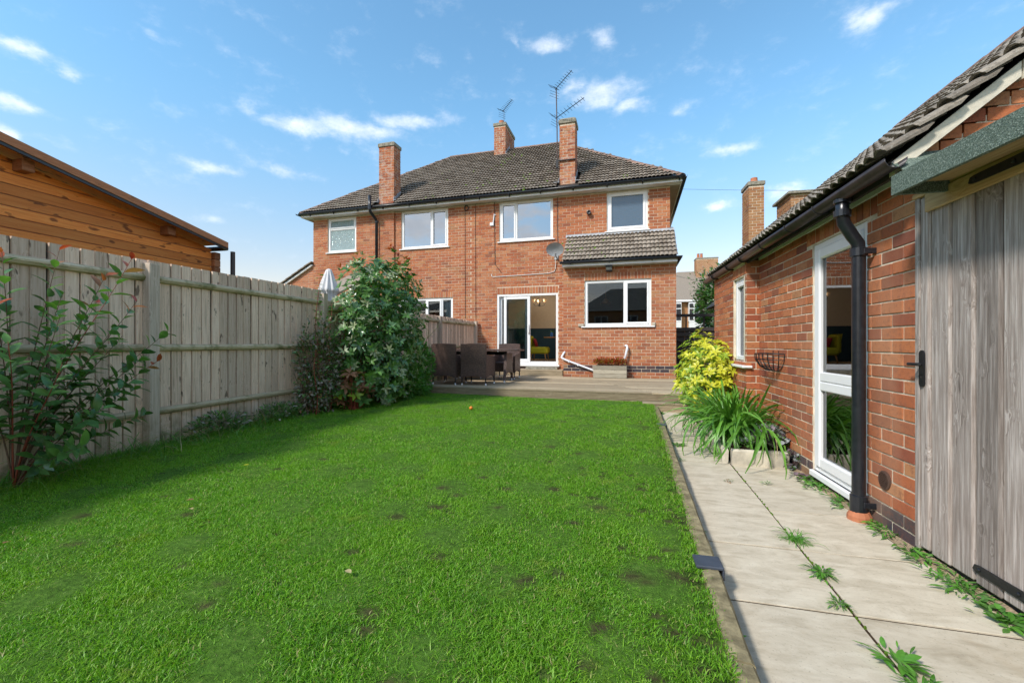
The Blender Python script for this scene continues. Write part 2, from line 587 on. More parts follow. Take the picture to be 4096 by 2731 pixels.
def slabmat():
    m, t, p, out = newmat('paving_slab')
    P = pos(t)
    r = piece(t)
    n1 = t.noise(t.vmul(P, (1.0, 2.4, 1.0)), 5.0, 7.0, 0.65, dist=0.6)
    base = t.ramp(n1, [(0.28, (0.40, 0.340, 0.245)), (0.5, (0.55, 0.480, 0.365)), (0.72, (0.65, 0.580, 0.455))])
    n2 = t.noise(P, 2.2, 5.0, 0.6)
    base = t.mix(t.math('MULTIPLY', t.smooth(n2, 0.56, 0.75), 0.45), base, (0.40, 0.31, 0.20))
    n3 = t.noise(P, 90.0, 3.0, 0.6)
    base = t.mix(t.math('MULTIPLY', t.smooth(n3, 0.60, 0.72), 0.55), base, (0.24, 0.205, 0.15))
    n4 = t.noise(P, 11.0, 6.0, 0.75)
    base = t.mix(t.math('MULTIPLY', t.smooth(n4, 0.56, 0.72), 0.40), base, (0.33, 0.275, 0.19))
    base = t.mix(0.6, base, t.ramp(r, [(0.0, 0.86), (1.0, 1.06)]), 'MULTIPLY')
    t.put(p.inputs['Base Color'], base)
    p.inputs['Roughness'].default_value = 0.85
    p.inputs['Specular IOR Level'].default_value = 0.3
    bump(t, p, t.math('ADD', n1, t.math('MULTIPLY', n3, 0.4)), 0.35, 0.006)
    return m


m_slab = slabmat()


def feltmat():
    m, t, p, out = newmat('green_mineral_felt')
    P = pos(t)
    v = t.new('ShaderNodeTexVoronoi')
    t.put(v.inputs['Vector'], P)
    v.inputs['Scale'].default_value = 240.0
    c = t.ramp(v.outputs['Color'], [(0.1, (0.050, 0.075, 0.058)), (0.55, (0.105, 0.145, 0.112)), (0.95, (0.26, 0.31, 0.265))])
    t.put(p.inputs['Base Color'], c)
    p.inputs['Roughness'].default_value = 0.95
    bump(t, p, v.outputs['Distance'], 0.6, 0.004)
    return m


m_felt = feltmat()


def glassmat(name, ior=1.9, rough=0.0, tint=(0.80, 0.86, 0.86), pebble=0.0, ripple=0.02, pd=.02):
    m, t, p, out = newmat(name)
    t.n.remove(p)
    fr = t.new('ShaderNodeFresnel')
    fr.inputs['IOR'].default_value = ior
    tr = t.new('ShaderNodeBsdfTransparent')
    tr.inputs[0].default_value = (*tint, 1)
    gl = t.new('ShaderNodeBsdfGlossy')
    gl.inputs['Roughness'].default_value = rough
    gl.inputs['Color'].default_value = (0.95, 0.97, 1.0, 1)
    if pebble or ripple:
        b = t.new('ShaderNodeBump')
        b.inputs['Strength'].default_value = 1.0
        if pebble:
            v = t.new('ShaderNodeTexVoronoi')
            t.put(v.inputs['Vector'], pos(t))
            v.inputs['Scale'].default_value = pebble
            t.l.new(v.outputs['Distance'], b.inputs['Height'])
            b.inputs['Distance'].default_value = pd
        else:
            t.l.new(t.noise(pos(t), 1.2, 1.0, 0.4), b.inputs['Height'])
            b.inputs['Distance'].default_value = ripple
        t.l.new(b.outputs[0], gl.inputs['Normal'])
        if pebble:
            t.l.new(b.outputs[0], fr.inputs['Normal'])
    mx = t.new('ShaderNodeMixShader')
    t.l.new(fr.outputs[0], mx.inputs[0])
    if pebble:
        df = t.new('ShaderNodeBsdfDiffuse')
        df.inputs[0].default_value = (*tint, 1)
        m2 = t.new('ShaderNodeMixShader')
        m2.inputs[0].default_value = 0.55
        t.l.new(tr.outputs[0], m2.inputs[1])
        t.l.new(df.outputs[0], m2.inputs[2])
        t.l.new(m2.outputs[0], mx.inputs[1])
    else:
        t.l.new(tr.outputs[0], mx.inputs[1])
    t.l.new(gl.outputs[0], mx.inputs[2])
    t.l.new(mx.outputs[0], out.inputs[0])
    return m


m_glass = glassmat('window_glass', 1.65, ripple=0)
m_glass_up = glassmat('coated_glass', 4.4, ripple=0)
m_glass_door = glassmat('door_glass', 2.4, tint=(0.72, 0.82, 0.80), ripple=0)
m_glass_peb = glassmat('pebbled_glass', 1.9, 0.08, (0.50, 0.66, 0.68), 60.0)
m_glass_rain = glassmat('rain_glass', 1.8, 0.16, (0.12, 0.19, 0.27), 34.0, pd=.004)


def leafmat(name, a, b, rough=0.42, trans=0.3, spec=0.5):
    m, t, p, out = newmat(name)
    r = piece(t)
    base = t.mix(r, a, b)
    n = t.noise(pos(t), 24.0, 3.0, 0.6)
    base = t.mix(t.math('MULTIPLY', t.smooth(n, 0.45, 0.75), 0.35), base, tuple(min(1, c * 1.7) for c in b))
    t.put(p.inputs['Base Color'], base)
    p.inputs['Roughness'].default_value = rough
    p.inputs['Specular IOR Level'].default_value = spec
    tl = t.new('ShaderNodeBsdfTranslucent')
    t.put(tl.inputs[0], t.mix(1.0, base, (1.5, 1.7, 0.7), 'MULTIPLY'))
    mx = t.new('ShaderNodeMixShader')
    mx.inputs[0].default_value = trans
    t.l.new(p.outputs[0], mx.inputs[1])
    t.l.new(tl.outputs[0], mx.inputs[2])
    t.l.new(mx.outputs[0], out.inputs[0])
    return m


m_lf_dark = leafmat('dark_glossy_leaf', (0.042, 0.110, 0.034), (0.100, 0.215, 0.062), 0.26, 0.22, 0.7)
m_lf_mid = leafmat('mid_green_leaf', (0.055, 0.140, 0.028), (0.130, 0.270, 0.060))
m_lf_bright = leafmat('bright_green_leaf', (0.060, 0.190, 0.020), (0.130, 0.330, 0.045))
m_lf_red = leafmat('red_young_leaf', (0.330, 0.030, 0.022), (0.420, 0.110, 0.030), 0.35, 0.35)
m_lf_bronze = leafmat('bronze_leaf', (0.240, 0.110, 0.050), (0.360, 0.170, 0.090), 0.5, 0.3)
m_lf_grey = leafmat('dusty_leaf', (0.170, 0.150, 0.115), (0.330, 0.290, 0.240), 0.7, 0.2)
m_lf_yellow = leafmat('golden_leaf', (0.420, 0.420, 0.020), (0.640, 0.600, 0.050), 0.40, 0.3)
m_lf_ygreen = leafmat('lime_leaf', (0.170, 0.300, 0.020), (0.330, 0.420, 0.040), 0.40, 0.3)
m_lf_strap = leafmat('strap_leaf', (0.060, 0.170, 0.022), (0.150, 0.340, 0.050), 0.38, 0.3)
m_lf_silver = leafmat('silver_leaf', (0.140, 0.160, 0.155), (0.320, 0.340, 0.350), 0.5, 0.15)
m_lf_purple = leafmat('purple_leaf', (0.090, 0.055, 0.070), (0.200, 0.140, 0.165), 0.5, 0.15)
m_straw = leafmat('dry_stalk', (0.330, 0.250, 0.110), (0.480, 0.390, 0.200), 0.7, 0.2)
m_stem = simple('bark', (0.13, 0.075, 0.042), 0.85, var=0.35, scale=40, bmp=0.6)
m_redstem = simple('red_stem', (0.26, 0.055, 0.030), 0.7, var=0.3, scale=40)


def grassmat():
    m, t, p, out = newmat('grass_blade')
    r = piece(t)
    P = pos(t)
    base = t.ramp(r, [(0.0, (0.078, 0.215, 0.010)), (0.35, (0.125, 0.315, 0.013)), (0.7, (0.180, 0.400, 0.018)), (0.90, (0.250, 0.470, 0.036)), (0.955, (0.340, 0.320, 0.110)), (1.0, (0.42, 0.36, 0.16))])
    n = t.noise(P, 1.1, 4.0, 0.6)
    base = t.mix(t.math('MULTIPLY', t.smooth(n, 0.42, 0.70), 0.5), base, (0.210, 0.410, 0.016))
    m2 = t.noise(P, 3.4, 5.0, 0.65)
    base = t.mix(t.math('MULTIPLY', t.smooth(m2, 0.58, 0.74), 0.55), base, (0.33, 0.38, 0.050))
    m3 = t.noise(P, 5.5, 4.0, 0.6)
    base = t.mix(t.math('MULTIPLY', t.smooth(m3, 0.55, 0.72), 0.45), base, (0.050, 0.170, 0.012))
    t.put(p.inputs['Base Color'], base)
    p.inputs['Roughness'].default_value = 0.45
    p.inputs['Specular IOR Level'].default_value = 0.4
    tl = t.new('ShaderNodeBsdfTranslucent')
    t.put(tl.inputs[0], t.mix(1.0, base, (1.4, 1.6, 0.6), 'MULTIPLY'))
    mx = t.new('ShaderNodeMixShader')
    mx.inputs[0].default_value = 0.35
    t.l.new(p.outputs[0], mx.inputs[1])
    t.l.new(tl.outputs[0], mx.inputs[2])
    t.l.new(mx.outputs[0], out.inputs[0])
    return m


m_grass = grassmat()


def lawnmat():
    m, t, p, out = newmat('turf_soil')
    P = pos(t)
    n1 = t.noise(P, 26.0, 6.0, 0.7)
    base = t.ramp(n1, [(0.3, (0.045, 0.085, 0.014)), (0.5, (0.070, 0.150, 0.018)), (0.62, (0.10, 0.190, 0.028)), (0.75, (0.160, 0.140, 0.060))])
    at = t.new('ShaderNodeAttribute', attribute_name='bare')
    n2 = t.noise(P, 34.0, 5.0, 0.7)
    base = t.mix(t.math('MULTIPLY', at.outputs['Fac'], 0.8, clamp=True), base, t.ramp(n2, [(0.3, (0.028, 0.018, 0.011)), (0.6, (0.070, 0.046, 0.028)), (0.75, (0.16, 0.12, 0.06))]))
    t.put(p.inputs['Base Color'], base)
    p.inputs['Roughness'].default_value = 1.0
    p.inputs['Specular IOR Level'].default_value = 0.1
    bump(t, p, n1, 1.0, 0.02)
    return m


m_lawn = lawnmat()


def weavemat():
    m, t, p, out = newmat('brown_rattan')
    tcn = t.new('ShaderNodeTexCoord')
    w = t.new('ShaderNodeTexBrick')
    mp = t.vmul(tcn.outputs['UV'], (1, 1, 1))
    t.put(w.inputs['Vector'], mp)
    w.inputs['Scale'].default_value = 1.0
    w.inputs['Color1'].default_value = (0.130, 0.078, 0.066, 1)
    w.inputs['Color2'].default_value = (0.240, 0.145, 0.112, 1)
    w.inputs['Mortar'].default_value = (0.008, 0.006, 0.006, 1)
    w.inputs['Mortar Size'].default_value = 0.003
    w.inputs['Brick Width'].default_value = 0.030
    w.inputs['Row Height'].default_value = 0.015
    t.put(p.inputs['Base Color'], w.outputs['Color'])
    p.inputs['Roughness'].default_value = 0.42
    bump(t, p, t.math('SUBTRACT', 1.0, w.outputs['Fac']), 0.8, 0.004)
    return m


m_rattan = weavemat()

# ================================================================== brickwork helpers
COURSE = 0.084
BRICK_L = 0.226
_unit = {}


def unit_brick(mat):
    if mat.name not in _unit:
        mb = MB()
        b = 0.02
        mb.bbox(-.5, .5, -.5, .5, -.5, .5, 0.035)
        _unit[mat.name] = mb.mesh('brick', mat)
    return _unit[mat.name]


def course_bricks(x0, x1, z0, z1, holes=(), clip=None, z_off=0.0, x_off=0.0, L=BRICK_L, C=COURSE, joint=0.011, seed=0, courses=None):
    """stretcher bond between x0..x1, z0..z1 around holes (x0,x1,z0,z1); returns (xc, zc, w, h)"""
    rg = random.Random(seed)
    out = []
    n = int(math.floor((z1 - z0) / C + 1e-4))
    for k in range(n):
        za = z0 + k * C
        zb = za + C - joint
        zc = (za + zb) / 2
        xa, xb = x0, x1
        if clip:
            r = clip(zc)
            if r is None:
                continue
            xa, xb = max(xa, r[0]), min(xb, r[1])
        start = x0 + x_off - (L / 2 if k % 2 else 0) - L
        x = start
        while x < xb:
            spans = [(max(x, xa), min(x + L - joint, xb))]
            for h in holes:
                if zc > h[2] and zc < h[3]:
                    nx = []
                    for s, e in spans:
                        if e <= h[0] or s >= h[1]:
                            nx.append((s, e))
                        else:
                            if s < h[0]:
                                nx.append((s, h[0] - .006))
                            if e > h[1]:
                                nx.append((h[1] + .006, e))
                    spans = nx
            for s, e in spans:
                if e - s > 0.028:
                    out.append(((s + e) / 2, zc, e - s, zb - za))
            x += L
    return out


def soldier(x0, x1, z0, h=0.20, w=COURSE):
    n = max(1, round((x1 - x0) / w))
    s = (x1 - x0) / n
    return [(x0 + s * (i + .5), z0 + h / 2, s - .011, h - .008) for i in range(n)]


def lay(parent, W, bricks, mat, n_ind=300, depth=0.06, proud=0.006, seed=1, name='brick'):
    """brick faces stand 'proud' of local y=0 (outward is -y); nearest ones are objects, the rest one mesh"""
    rg = random.Random(seed)
    me = unit_brick(mat)
    items = []
    for b in bricks:
        xc, zc, w, h = b[:4]
        p = W @ Vector((xc, 0, zc))
        items.append(((p - CAM).length, b))
    items.sort(key=lambda q: q[0])
    rest = MB()
    for i, (d, (xc, zc, w, h)) in enumerate(items):
        pr = proud + rg.uniform(-.0025, .0025)
        yc = depth / 2 - pr
        T = Matrix.Translation((xc, yc, zc)) @ Matrix.Rotation(rg.gauss(0, .006), 4, 'Y') @ Matrix.Diagonal((w, depth, h, 1))
        if i < n_ind:
            obj(name, me, parent, W @ T)
        else:
            rest.box(-.5, .5, -.5, .5, -.5, .5, T)
    if rest.v:
        rest.build(name + 'work', mat, parent, W, kind='stuff')


def backing(parent, W, x0, x1, z0, z1, holes, mat, t0=0.0, t1=0.22, name='wall', clip_poly=None):
    """the mortar body behind the bricks, with real openings"""
    xs = sorted({x0, x1, *[h[0] for h in holes], *[h[1] for h in holes]})
    zs = sorted({z0, z1, *[h[2] for h in holes], *[h[3] for h in holes]})
    xs = [x for x in xs if x0 <= x <= x1]
    zs = [z for z in zs if z0 <= z <= z1]
    mb = MB()
    for i in range(len(xs) - 1):
        run = None
        for j in range(len(zs) - 1):
            xc, zc = (xs[i] + xs[i + 1]) / 2, (zs[j] + zs[j + 1]) / 2
            if any(h[0] < xc < h[1] and h[2] < zc < h[3] for h in holes):
                if run:
                    mb.box(xs[i], xs[i + 1], t0, t1, run[0], run[1])
                    run = None
            else:
                run = (run[0], zs[j + 1]) if run else (zs[j], zs[j + 1])
        if run:
            mb.box(xs[i], xs[i + 1], t0, t1, run[0], run[1])
    return mb.build(name, mat, parent, W)


# ------------------------------------------------------------------ roof tiles (two rolls each)
def tile_mesh(mat, w=0.212, l=0.275):
    mb = MB()
    prof = []
    for k in range(2):
        a = k * w / 2
        for f, z in ((0.0, 0.0), (0.18, 0.011), (0.5, 0.017), (0.82, 0.011), (0.94, 0.001)):
            prof.append((a + f * w / 2, z))
    prof.append((w, 0.0))
    n = len(prof)
    k = 1.6
    vs = [(x - w / 2, 0, z * k + .044) for x, z in prof] + [(x - w / 2, l, z * k - .006) for x, z in prof]
    vs += [(x - w / 2, .004, z * k + .030) for x, z in prof] + [(x - w / 2, l * .8, z * k - .016) for x, z in prof]
    fs = [(i, i + 1, n + i + 1, n + i) for i in range(n - 1)]
    fs += [(2 * n + i, 2 * n + i + 1, i + 1, i) for i in range(n - 1)]
    fs += [(3 * n + i, 3 * n + i + 1, 2 * n + i + 1, 2 * n + i) for i in range(n - 1)]
    fs += [(0, n, 3 * n, 2 * n), (n - 1, 3 * n - 1, 4 * n - 1, 2 * n - 1)]
    mb.add(vs, fs)
    return mb.mesh('roof_tile', mat)


def lay_tiles(parent, W, u0, u1, slope_len, inside, tm, n_ind, gauge=0.205, tw=0.207, seed=3, name='roof_tile'):
    """W: local x along eaves, y up the slope, z normal. inside(x, y) -> keep?"""
    rg = random.Random(seed)
    rows = int(slope_len / gauge) + 1
    items = []
    for j in range(rows):
        y = j * gauge
        n = int((u1 - u0) / tw) + 1
        for i in range(n):
            x = u0 + tw * (i + .5)
            if not inside(x, y + .1):
                continue
            T = W @ Matrix.Translation((x + rg.uniform(-.003, .003), y + rg.uniform(-.005, .005), rg.uniform(0, .004))) @ Matrix.Rotation(rg.gauss(0, .008), 4, 'Z') @ Matrix.Rotation(rg.gauss(0, .010), 4, 'X')
            items.append(((T.translation - CAM).length, T))
    items.sort(key=lambda q: q[0])
    me0 = tm
    rest = MB()
    Wi = W.inverted()
    base_v = [v.co.copy() for v in me0.vertices]
    base_f = [tuple(p.vertices) for p in me0.polygons]
    for k, (d, T) in enumerate(items):
        if k < n_ind:
            obj(name, me0, parent, T)
        else:
            L = Wi @ T
            rest.add([L @ v for v in base_v], base_f)
    if rest.v:
        rest.build('roof_tiling', me0.materials[0], parent, W, kind='stuff')


def ridge_run(parent, a, b, mat, r=0.13, seg=0.33, W=I4, name='ridge_tile', drop=0.045):
    """half-round tiles along a line a->b (points in frame W)"""
    a, b = Vector(a), Vector(b)
    d = b - a
    n = max(1, round(d.length / seg))
    d.normalize()
    side = d.cross(Vector((0, 0, 1))).normalized()
    up = side.cross(d).normalized()
    mb = MB()
    L = (b - a).length / n
    k = 8
    rings = []
    for j, (yy, rr) in enumerate(((0, r), (L * 1.03, r * 0.94))):
        rings.append([(math.cos(math.pi * i / k) * rr, yy, math.sin(math.pi * i / k) * rr * .75) for i in range(k + 1)])
    inner = [(math.cos(math.pi * i / k) * r * .85, 0, math.sin(math.pi * i / k) * r * .6) for i in range(k + 1)]
    vs = rings[0] + rings[1] + inner
    m = k + 1
    fs = [(i, i + 1, m + i + 1, m + i) for i in range(k)] + [(i, 2 * m + i, 2 * m + i + 1, i + 1) for i in range(k)]
    mb.add(vs, fs)
    me = mb.mesh(name, mat)
    for i in range(n):
        o = a + d * (L * i) - up * drop
        obj(name, me, parent, W @ mat4(side, d, up, o))


# ------------------------------------------------------------------ window builder
def frame_bar(mb, x0, x1, z0, z1, y0, y1, b=0.006):
    mb.bbox(x0, x1, y0, y1, z0, z1, b)


def ring(name, x0, x1, z0, z1, w, y0, y1, mat, parent, W, b=0.006):
    """one rectangular frame as one mesh: stiles run through, rails butt between"""
    mb = MB()
    mb.bbox(x0, x0 + w, y0, y1, z0, z1, b)
    mb.bbox(x1 - w, x1, y0, y1, z0, z1, b)
    mb.bbox(x0 + w - .001, x1 - w + .001, y0 + .001, y1 - .001, z0, z0 + w, b)
    mb.bbox(x0 + w - .001, x1 - w + .001, y0 + .001, y1 - .001, z1 - w, z1, b)
    return mb.build(name, mat, parent, W)


def pane(x0, x1, z0, z1, y, mat, parent, W):
    mb = MB()
    mb.box(x0, x1, y, y + .006, z0, z1)
    return mb.build('pane', mat, parent, W)


def window(parent, W, x0, x1, z0, z1, lights, glass, y=0.03, fw=0.068, sill=True, sash=0.05, sill_over=0.06, name='window', mat=None):
    """lights: list of (x0,x1,z0,z1,opening?) as fractions of the inner area"""
    mat = mat or m_upvc
    f = ring(name, x0, x1, z0, z1, fw, y, y + .07, mat, parent, W)
    ix0, ix1, iz0, iz1 = x0 + fw, x1 - fw, z0 + fw, z1 - fw
    gl = glass if isinstance(glass, (list, tuple)) else [glass] * len(lights)
    for (a, b, c, d, op), g in zip(lights, gl):
        lx0, lx1 = ix0 + (ix1 - ix0) * a, ix0 + (ix1 - ix0) * b
        lz0, lz1 = iz0 + (iz1 - iz0) * c, iz0 + (iz1 - iz0) * d
        if a > 0:
            mb = MB()
            mb.bbox(lx0 - .028, lx0 + .028, y + .002, y + .068, lz0, lz1, .005)
            mb.build('mullion', mat, f, W)
            lx0 += .028
        if b < 1:
            lx1 -= .028
        if c > 0:
            mb = MB()
            mb.bbox(lx0, lx1, y + .002, y + .068, lz0 - .028, lz0 + .028, .005)
            mb.build('transom', mat, f, W)
            lz0 += .028
        if d < 1:
            lz1 -= .028
        if op:
            ring('sash', lx0 - .012, lx1 + .012, lz0 - .012, lz1 + .012, sash, y - .014, y + .05, mat, f, W)
            lx0, lx1, lz0, lz1 = lx0 + sash - .013, lx1 - sash + .013, lz0 + sash - .013, lz1 - sash + .013
        else:
            ring('bead', lx0 - .001, lx1 + .001, lz0 - .001, lz1 + .001, .014, y + .012, y + .04, mat, f, W, .004)
        pane(lx0, lx1, lz0, lz1, y + .028, g, f, W)
    if sill:
        mb = MB()
        mb.bbox(x0 - sill_over, x1 + sill_over, -.055, y + .03, z0 - .035, z0 - .002, .008)
        mb.build('window_sill', mat, f, W)
    return f


def room(parent, W, x0, x1, z0, z1, y0, y1, mat, name='room'):
    """inside of a room: five faces, open towards the window"""
    mb = MB()
    t = .05
    mb.box(x0, x1, y1, y1 + t, z0, z1)
    mb.box(x0 - t, x0, y0, y1 + t, z0, z1)
    mb.box(x1, x1 + t, y0, y1 + t, z0, z1)
    mb.box(x0 - t, x1 + t, y0, y1 + t, z0 - t, z0)
    mb.box(x0 - t, x1 + t, y0, y1 + t, z1, z1 + t)
    return mb.build(name, mat, parent, W)


def half_gutter(pts_a, pts_b, r, mat, parent, W, name='gutter', drop=0.0, n=8):
    """open half-round trough between two points"""
    a, b = Vector(pts_a), Vector(pts_b)
    d = (b - a).normalized()
    s = d.cross(Vector((0, 0, 1))).normalized()
    mb = MB()
    out, inn = [], []
    for e in (a, b):
        for k in range(n + 1):
            an = math.pi + math.pi * k / n
            out.append(e + s * math.cos(an) * r + Vector((0, 0, math.sin(an) * r)))
    for e in (a, b):
        for k in range(n + 1):
            an = math.pi + math.pi * k / n
            inn.append(e + s * math.cos(an) * r * .92 + Vector((0, 0, math.sin(an) * r * .92)))
    m = n + 1
    fs = [(k, k + 1, m + k + 1, m + k) for k in range(n)] + [(2 * m + k, 3 * m + k, 3 * m + k + 1, 2 * m + k + 1) for k in range(n)]
    for e in (0, m):
        fs += [(e + k, e + k + 1, 2 * m + e + k + 1, 2 * m + e + k) for k in range(n)]
    fs += [(0, m, 3 * m, 2 * m), (m - 1, 2 * m - 1, 4 * m - 1, 3 * m - 1)]
    mb.add(out + inn, fs)
    me = mb.mesh(name, mat, True)
    fixn(me)
    return obj(name, me, parent, W)


# ================================================================== ground, lawn, path
def lawn_z(x, y):
    return 0.125 + 0.05 * min(1.0, max(0, y / 8.2)) + 0.035 * min(1.0, max(0, (-x) / 4.4)) + 0.012 * math.sin(1.7 * x + .5 * y) * math.cos(1.3 * y)


def kerb_x(y):            # path-side edge of the kerb
    return 0.492 + 0.050 * (y - 1.71)


mb = MB()
N = 2
mb.box(-700, 700, -700, 900, -0.6, -0.05)
o = mb.build('ground', simple('rough_ground', (0.10, 0.13, 0.05), 1.0, var=0.4, scale=0.5), None)
o['kind'] = 'structure'

# lawn body with an uneven top
mb = MB()
NX, NY = 130, 240


def lawn_pt(u, v):
    y = -2.2 + 10.7 * v
    xr = kerb_x(y) - 0.085
    x = -4.62 + (xr + 4.62) * u
    z = lawn_z(x, y) + 0.010 * math.sin(9 * x + 3 * y) * math.sin(7 * y - 2 * x)
    if u > 0.985:
        z -= 0.02
    return Vector((x, y, z))


mb.grid(lawn_pt, NX, NY)
o = mb.build('lawn', m_lawn, None, smooth=True)
_sp = random.Random(77)
SPOTS = []
for k in range(150):
    y_ = _sp.choice((_sp.uniform(1.1, 3.4), _sp.uniform(1.1, 3.4), _sp.uniform(3.4, 6.5)))
    SPOTS.append((_sp.uniform(-3.6, .40) if _sp.random() < .45 else kerb_x(y_) - .1 - abs(_sp.gauss(0, .75)), y_, _sp.uniform(.014, .055)))
for k in range(34):
    y_ = _sp.uniform(1.3, 7)
    SPOTS.append((kerb_x(y_) - .12, y_, _sp.uniform(.02, .05)))
SPOTS = np.array(SPOTS)


def bareness(x, y):
    out = np.zeros(len(x))
    for sx_, sy_, sr in SPOTS:
        q = ((x - sx_) / sr) ** 2 + ((y - sy_) / (sr * .8)) ** 2
        out = np.maximum(out, np.exp(-q * 1.1))
    return out


_co = np.array(mb.v)
at_ = o.data.attributes.new('bare', 'FLOAT', 'POINT')
at_.data.foreach_set('value', np.clip(bareness(_co[:, 0], _co[:, 1]) * 1.4, 0, 1).astype(np.float32))
o['kind'] = 'structure'

# grass blades
def bare(x, y):
    """thin and worn places"""
    return (math.sin(3.1 * x + 1.3 * y + 1.0) * math.sin(2.3 * y - 1.7 * x + .4) + .55 * math.sin(7.3 * x - 2.9 * y) * math.sin(6.1 * y + 3.3 * x) + .5 * math.sin(13.7 * x + 5.0) * math.sin(12.1 * y + 1.0))


def grass_field():
    zones = [(-2.0, 0.9, 1200, 1.0), (0.9, 2.4, 36000, 1.0), (2.4, 4.0, 22000, 1.05), (4.0, 6.0, 11000, 1.25), (6.0, 8.3, 6500, 1.5)]
    V, F = [], []
    allv = []
    nb = 0
    for ya, yb, dn, sc in zones:
        area = (yb - ya) * 5.0
        n = int(area * dn)
        y = nrng.uniform(ya, yb, n)
        xr = 0.492 + 0.05 * (y - 1.71) - 0.075 + nrng.normal(0, .012, n)
        x = nrng.uniform(-4.55, 0.75, n)
        # only what can be seen: drop behind and beside the lens
        rel_x = x * math.cos(R(13.1)) + y * math.sin(R(13.1))
        rel_z = -x * math.sin(R(13.1)) + y * math.cos(R(13.1))
        keep = (x < xr) & ((rel_z < 1.1) | (np.abs(rel_x) < rel_z * 1.28 + 0.5))
        b = np.sin(3.1 * x + 1.3 * y + 1.0) * np.sin(2.3 * y - 1.7 * x + .4) + .55 * np.sin(7.3 * x - 2.9 * y) * np.sin(6.1 * y + 3.3 * x) + .5 * np.sin(13.7 * x + 5.0) * np.sin(12.1 * y + 1.0)
        keep &= nrng.uniform(0, 1, n) > .35 * np.clip(b, 0, 1)
        x, y, b, xr = x[keep], y[keep], b[keep], xr[keep]
        n = len(x)
        keep = nrng.uniform(0, 1, n) > np.clip(bareness(x, y) * 1.4, 0, .93)
        x, y, b, xr = x[keep], y[keep], b[keep], xr[keep]
        n = len(x)
        z = 0.125 + 0.05 * np.clip(y / 8.2, 0, 1) + 0.035 * np.clip(-x / 4.4, 0, 1) + 0.012 * np.sin(1.7 * x + .5 * y) * np.cos(1.3 * y) - 0.004
        cl = .5 + .5 * np.sin(5.1 * x + 2.2 * y) * np.sin(4.3 * y - 3.1 * x)
        h = (0.008 + 0.008 * cl + nrng.gamma(2.0, 0.0030, n)) * (1 - .3 * np.clip(b, 0, 1)) * sc ** .3
        # long fringe along the fence
        fr = np.clip((-3.95 - x) / 0.5, 0, 1)
        h = h * (1 + 2.2 * fr * nrng.uniform(0, 1, n))
        a = nrng.uniform(0, 2 * math.pi, n)
        w = nrng.uniform(0.0013, 0.0024, n) * sc
        lean = nrng.uniform(0.2, 1.9, n) * h
        la = a + nrng.normal(0, .8, n)
        dx, dy = np.cos(a) * w, np.sin(a) * w
        lx, ly = np.cos(la + 1.57) * lean, np.sin(la + 1.57) * lean
        v = np.empty((n, 5, 3))
        v[:, 0] = np.stack([x - dx, y - dy, z], 1)
        v[:, 1] = np.stack([x + dx, y + dy, z], 1)
        v[:, 2] = np.stack([x - dx * .75 + lx * .35, y - dy * .75 + ly * .35, z + h * .62], 1)
        v[:, 3] = np.stack([x + dx * .75 + lx * .35, y + dy * .75 + ly * .35, z + h * .62], 1)
        v[:, 4] = np.stack([x + lx, y + ly, z + h * nrng.uniform(.72, 1.0, n)], 1)
        allv.append(v.reshape(-1, 3))
        nb += n
    V = np.concatenate(allv)
    return V, nb


V, nb = grass_field()
me = bpy.data.meshes.new('grass')
me.vertices.add(len(V))
me.vertices.foreach_set('co', V.astype(np.float32).ravel())
base = (np.arange(nb) * 5)[:, None]
quad = base + np.array([[0, 1, 3, 2]])
tri = base + np.array([[2, 3, 4]])
loops = np.concatenate([quad, tri], 1).ravel()
me.loops.add(len(loops))
me.loops.foreach_set('vertex_index', loops.astype(np.int32))
me.polygons.add(nb * 2)
st = np.stack([np.arange(nb) * 7, np.arange(nb) * 7 + 4], 1).ravel()
me.polygons.foreach_set('loop_start', st.astype(np.int32))
me.materials.append(m_grass)
me.update(calc_edges=True)
me.validate()
o = obj('grass', me, None, None, None, 'stuff')
o['label'] = 'mown green grass blades covering the back lawn'
o['category'] = 'grass'
del V

# ------------------------------------------------------------------ path slabs
def path_z(y):
    return 0.0 if y < 4.8 else 0.06 * (y - 4.8) / 3.2


mb = MB()
mb.box(0.38, 1.80, -2.2, 4.9, -.0495, -.006)
mb.add([(.55, 4.8, -.006), (1.62, 4.8, -.006), (1.62, 8.6, .062), (.70, 8.6, .062)], [(0, 1, 2, 3)])
path = mb.build('path', m_soil, None)
path['kind'] = 'structure'
cj = lambda y: 1.072 + 0.046 * (y - 2.1)
rows = [(-1.6, -.99), (-.98, -.35), (-.34, .29), (.30, .94), (.95, 1.605), (1.618, 2.247), (2.260, 2.878), (2.892, 4.144), (4.157, 4.800)]


def slab(poly, ztop, th=.04, tilt=0):
    mb = MB()
    b = .0016
    c = sum((Vector(p) for p in poly), Vector((0, 0))) / len(poly)
    top = [Vector((p[0], p[1], ztop(p[1]) - b)) for p in poly]
    bot = [Vector((p[0], p[1], ztop(p[1]) - th)) for p in poly]
    inn = []
    for p in poly:
        d = Vector(p) - c
        q = c + d * (1 - b * 1.6 / d.length)
        inn.append(Vector((q.x, q.y, ztop(p[1]) + tilt)))
    n = len(poly)
    vs = bot + top + inn
    fs = [tuple(range(2 * n, 3 * n))]
    for i in range(n):
        j = (i + 1) % n
        fs += [(i, j, n + j, n + i), (n + i, n + j, 2 * n + j, 2 * n + i)]
    mb.add(vs, fs)
    mb.build('slab', m_slab, path)


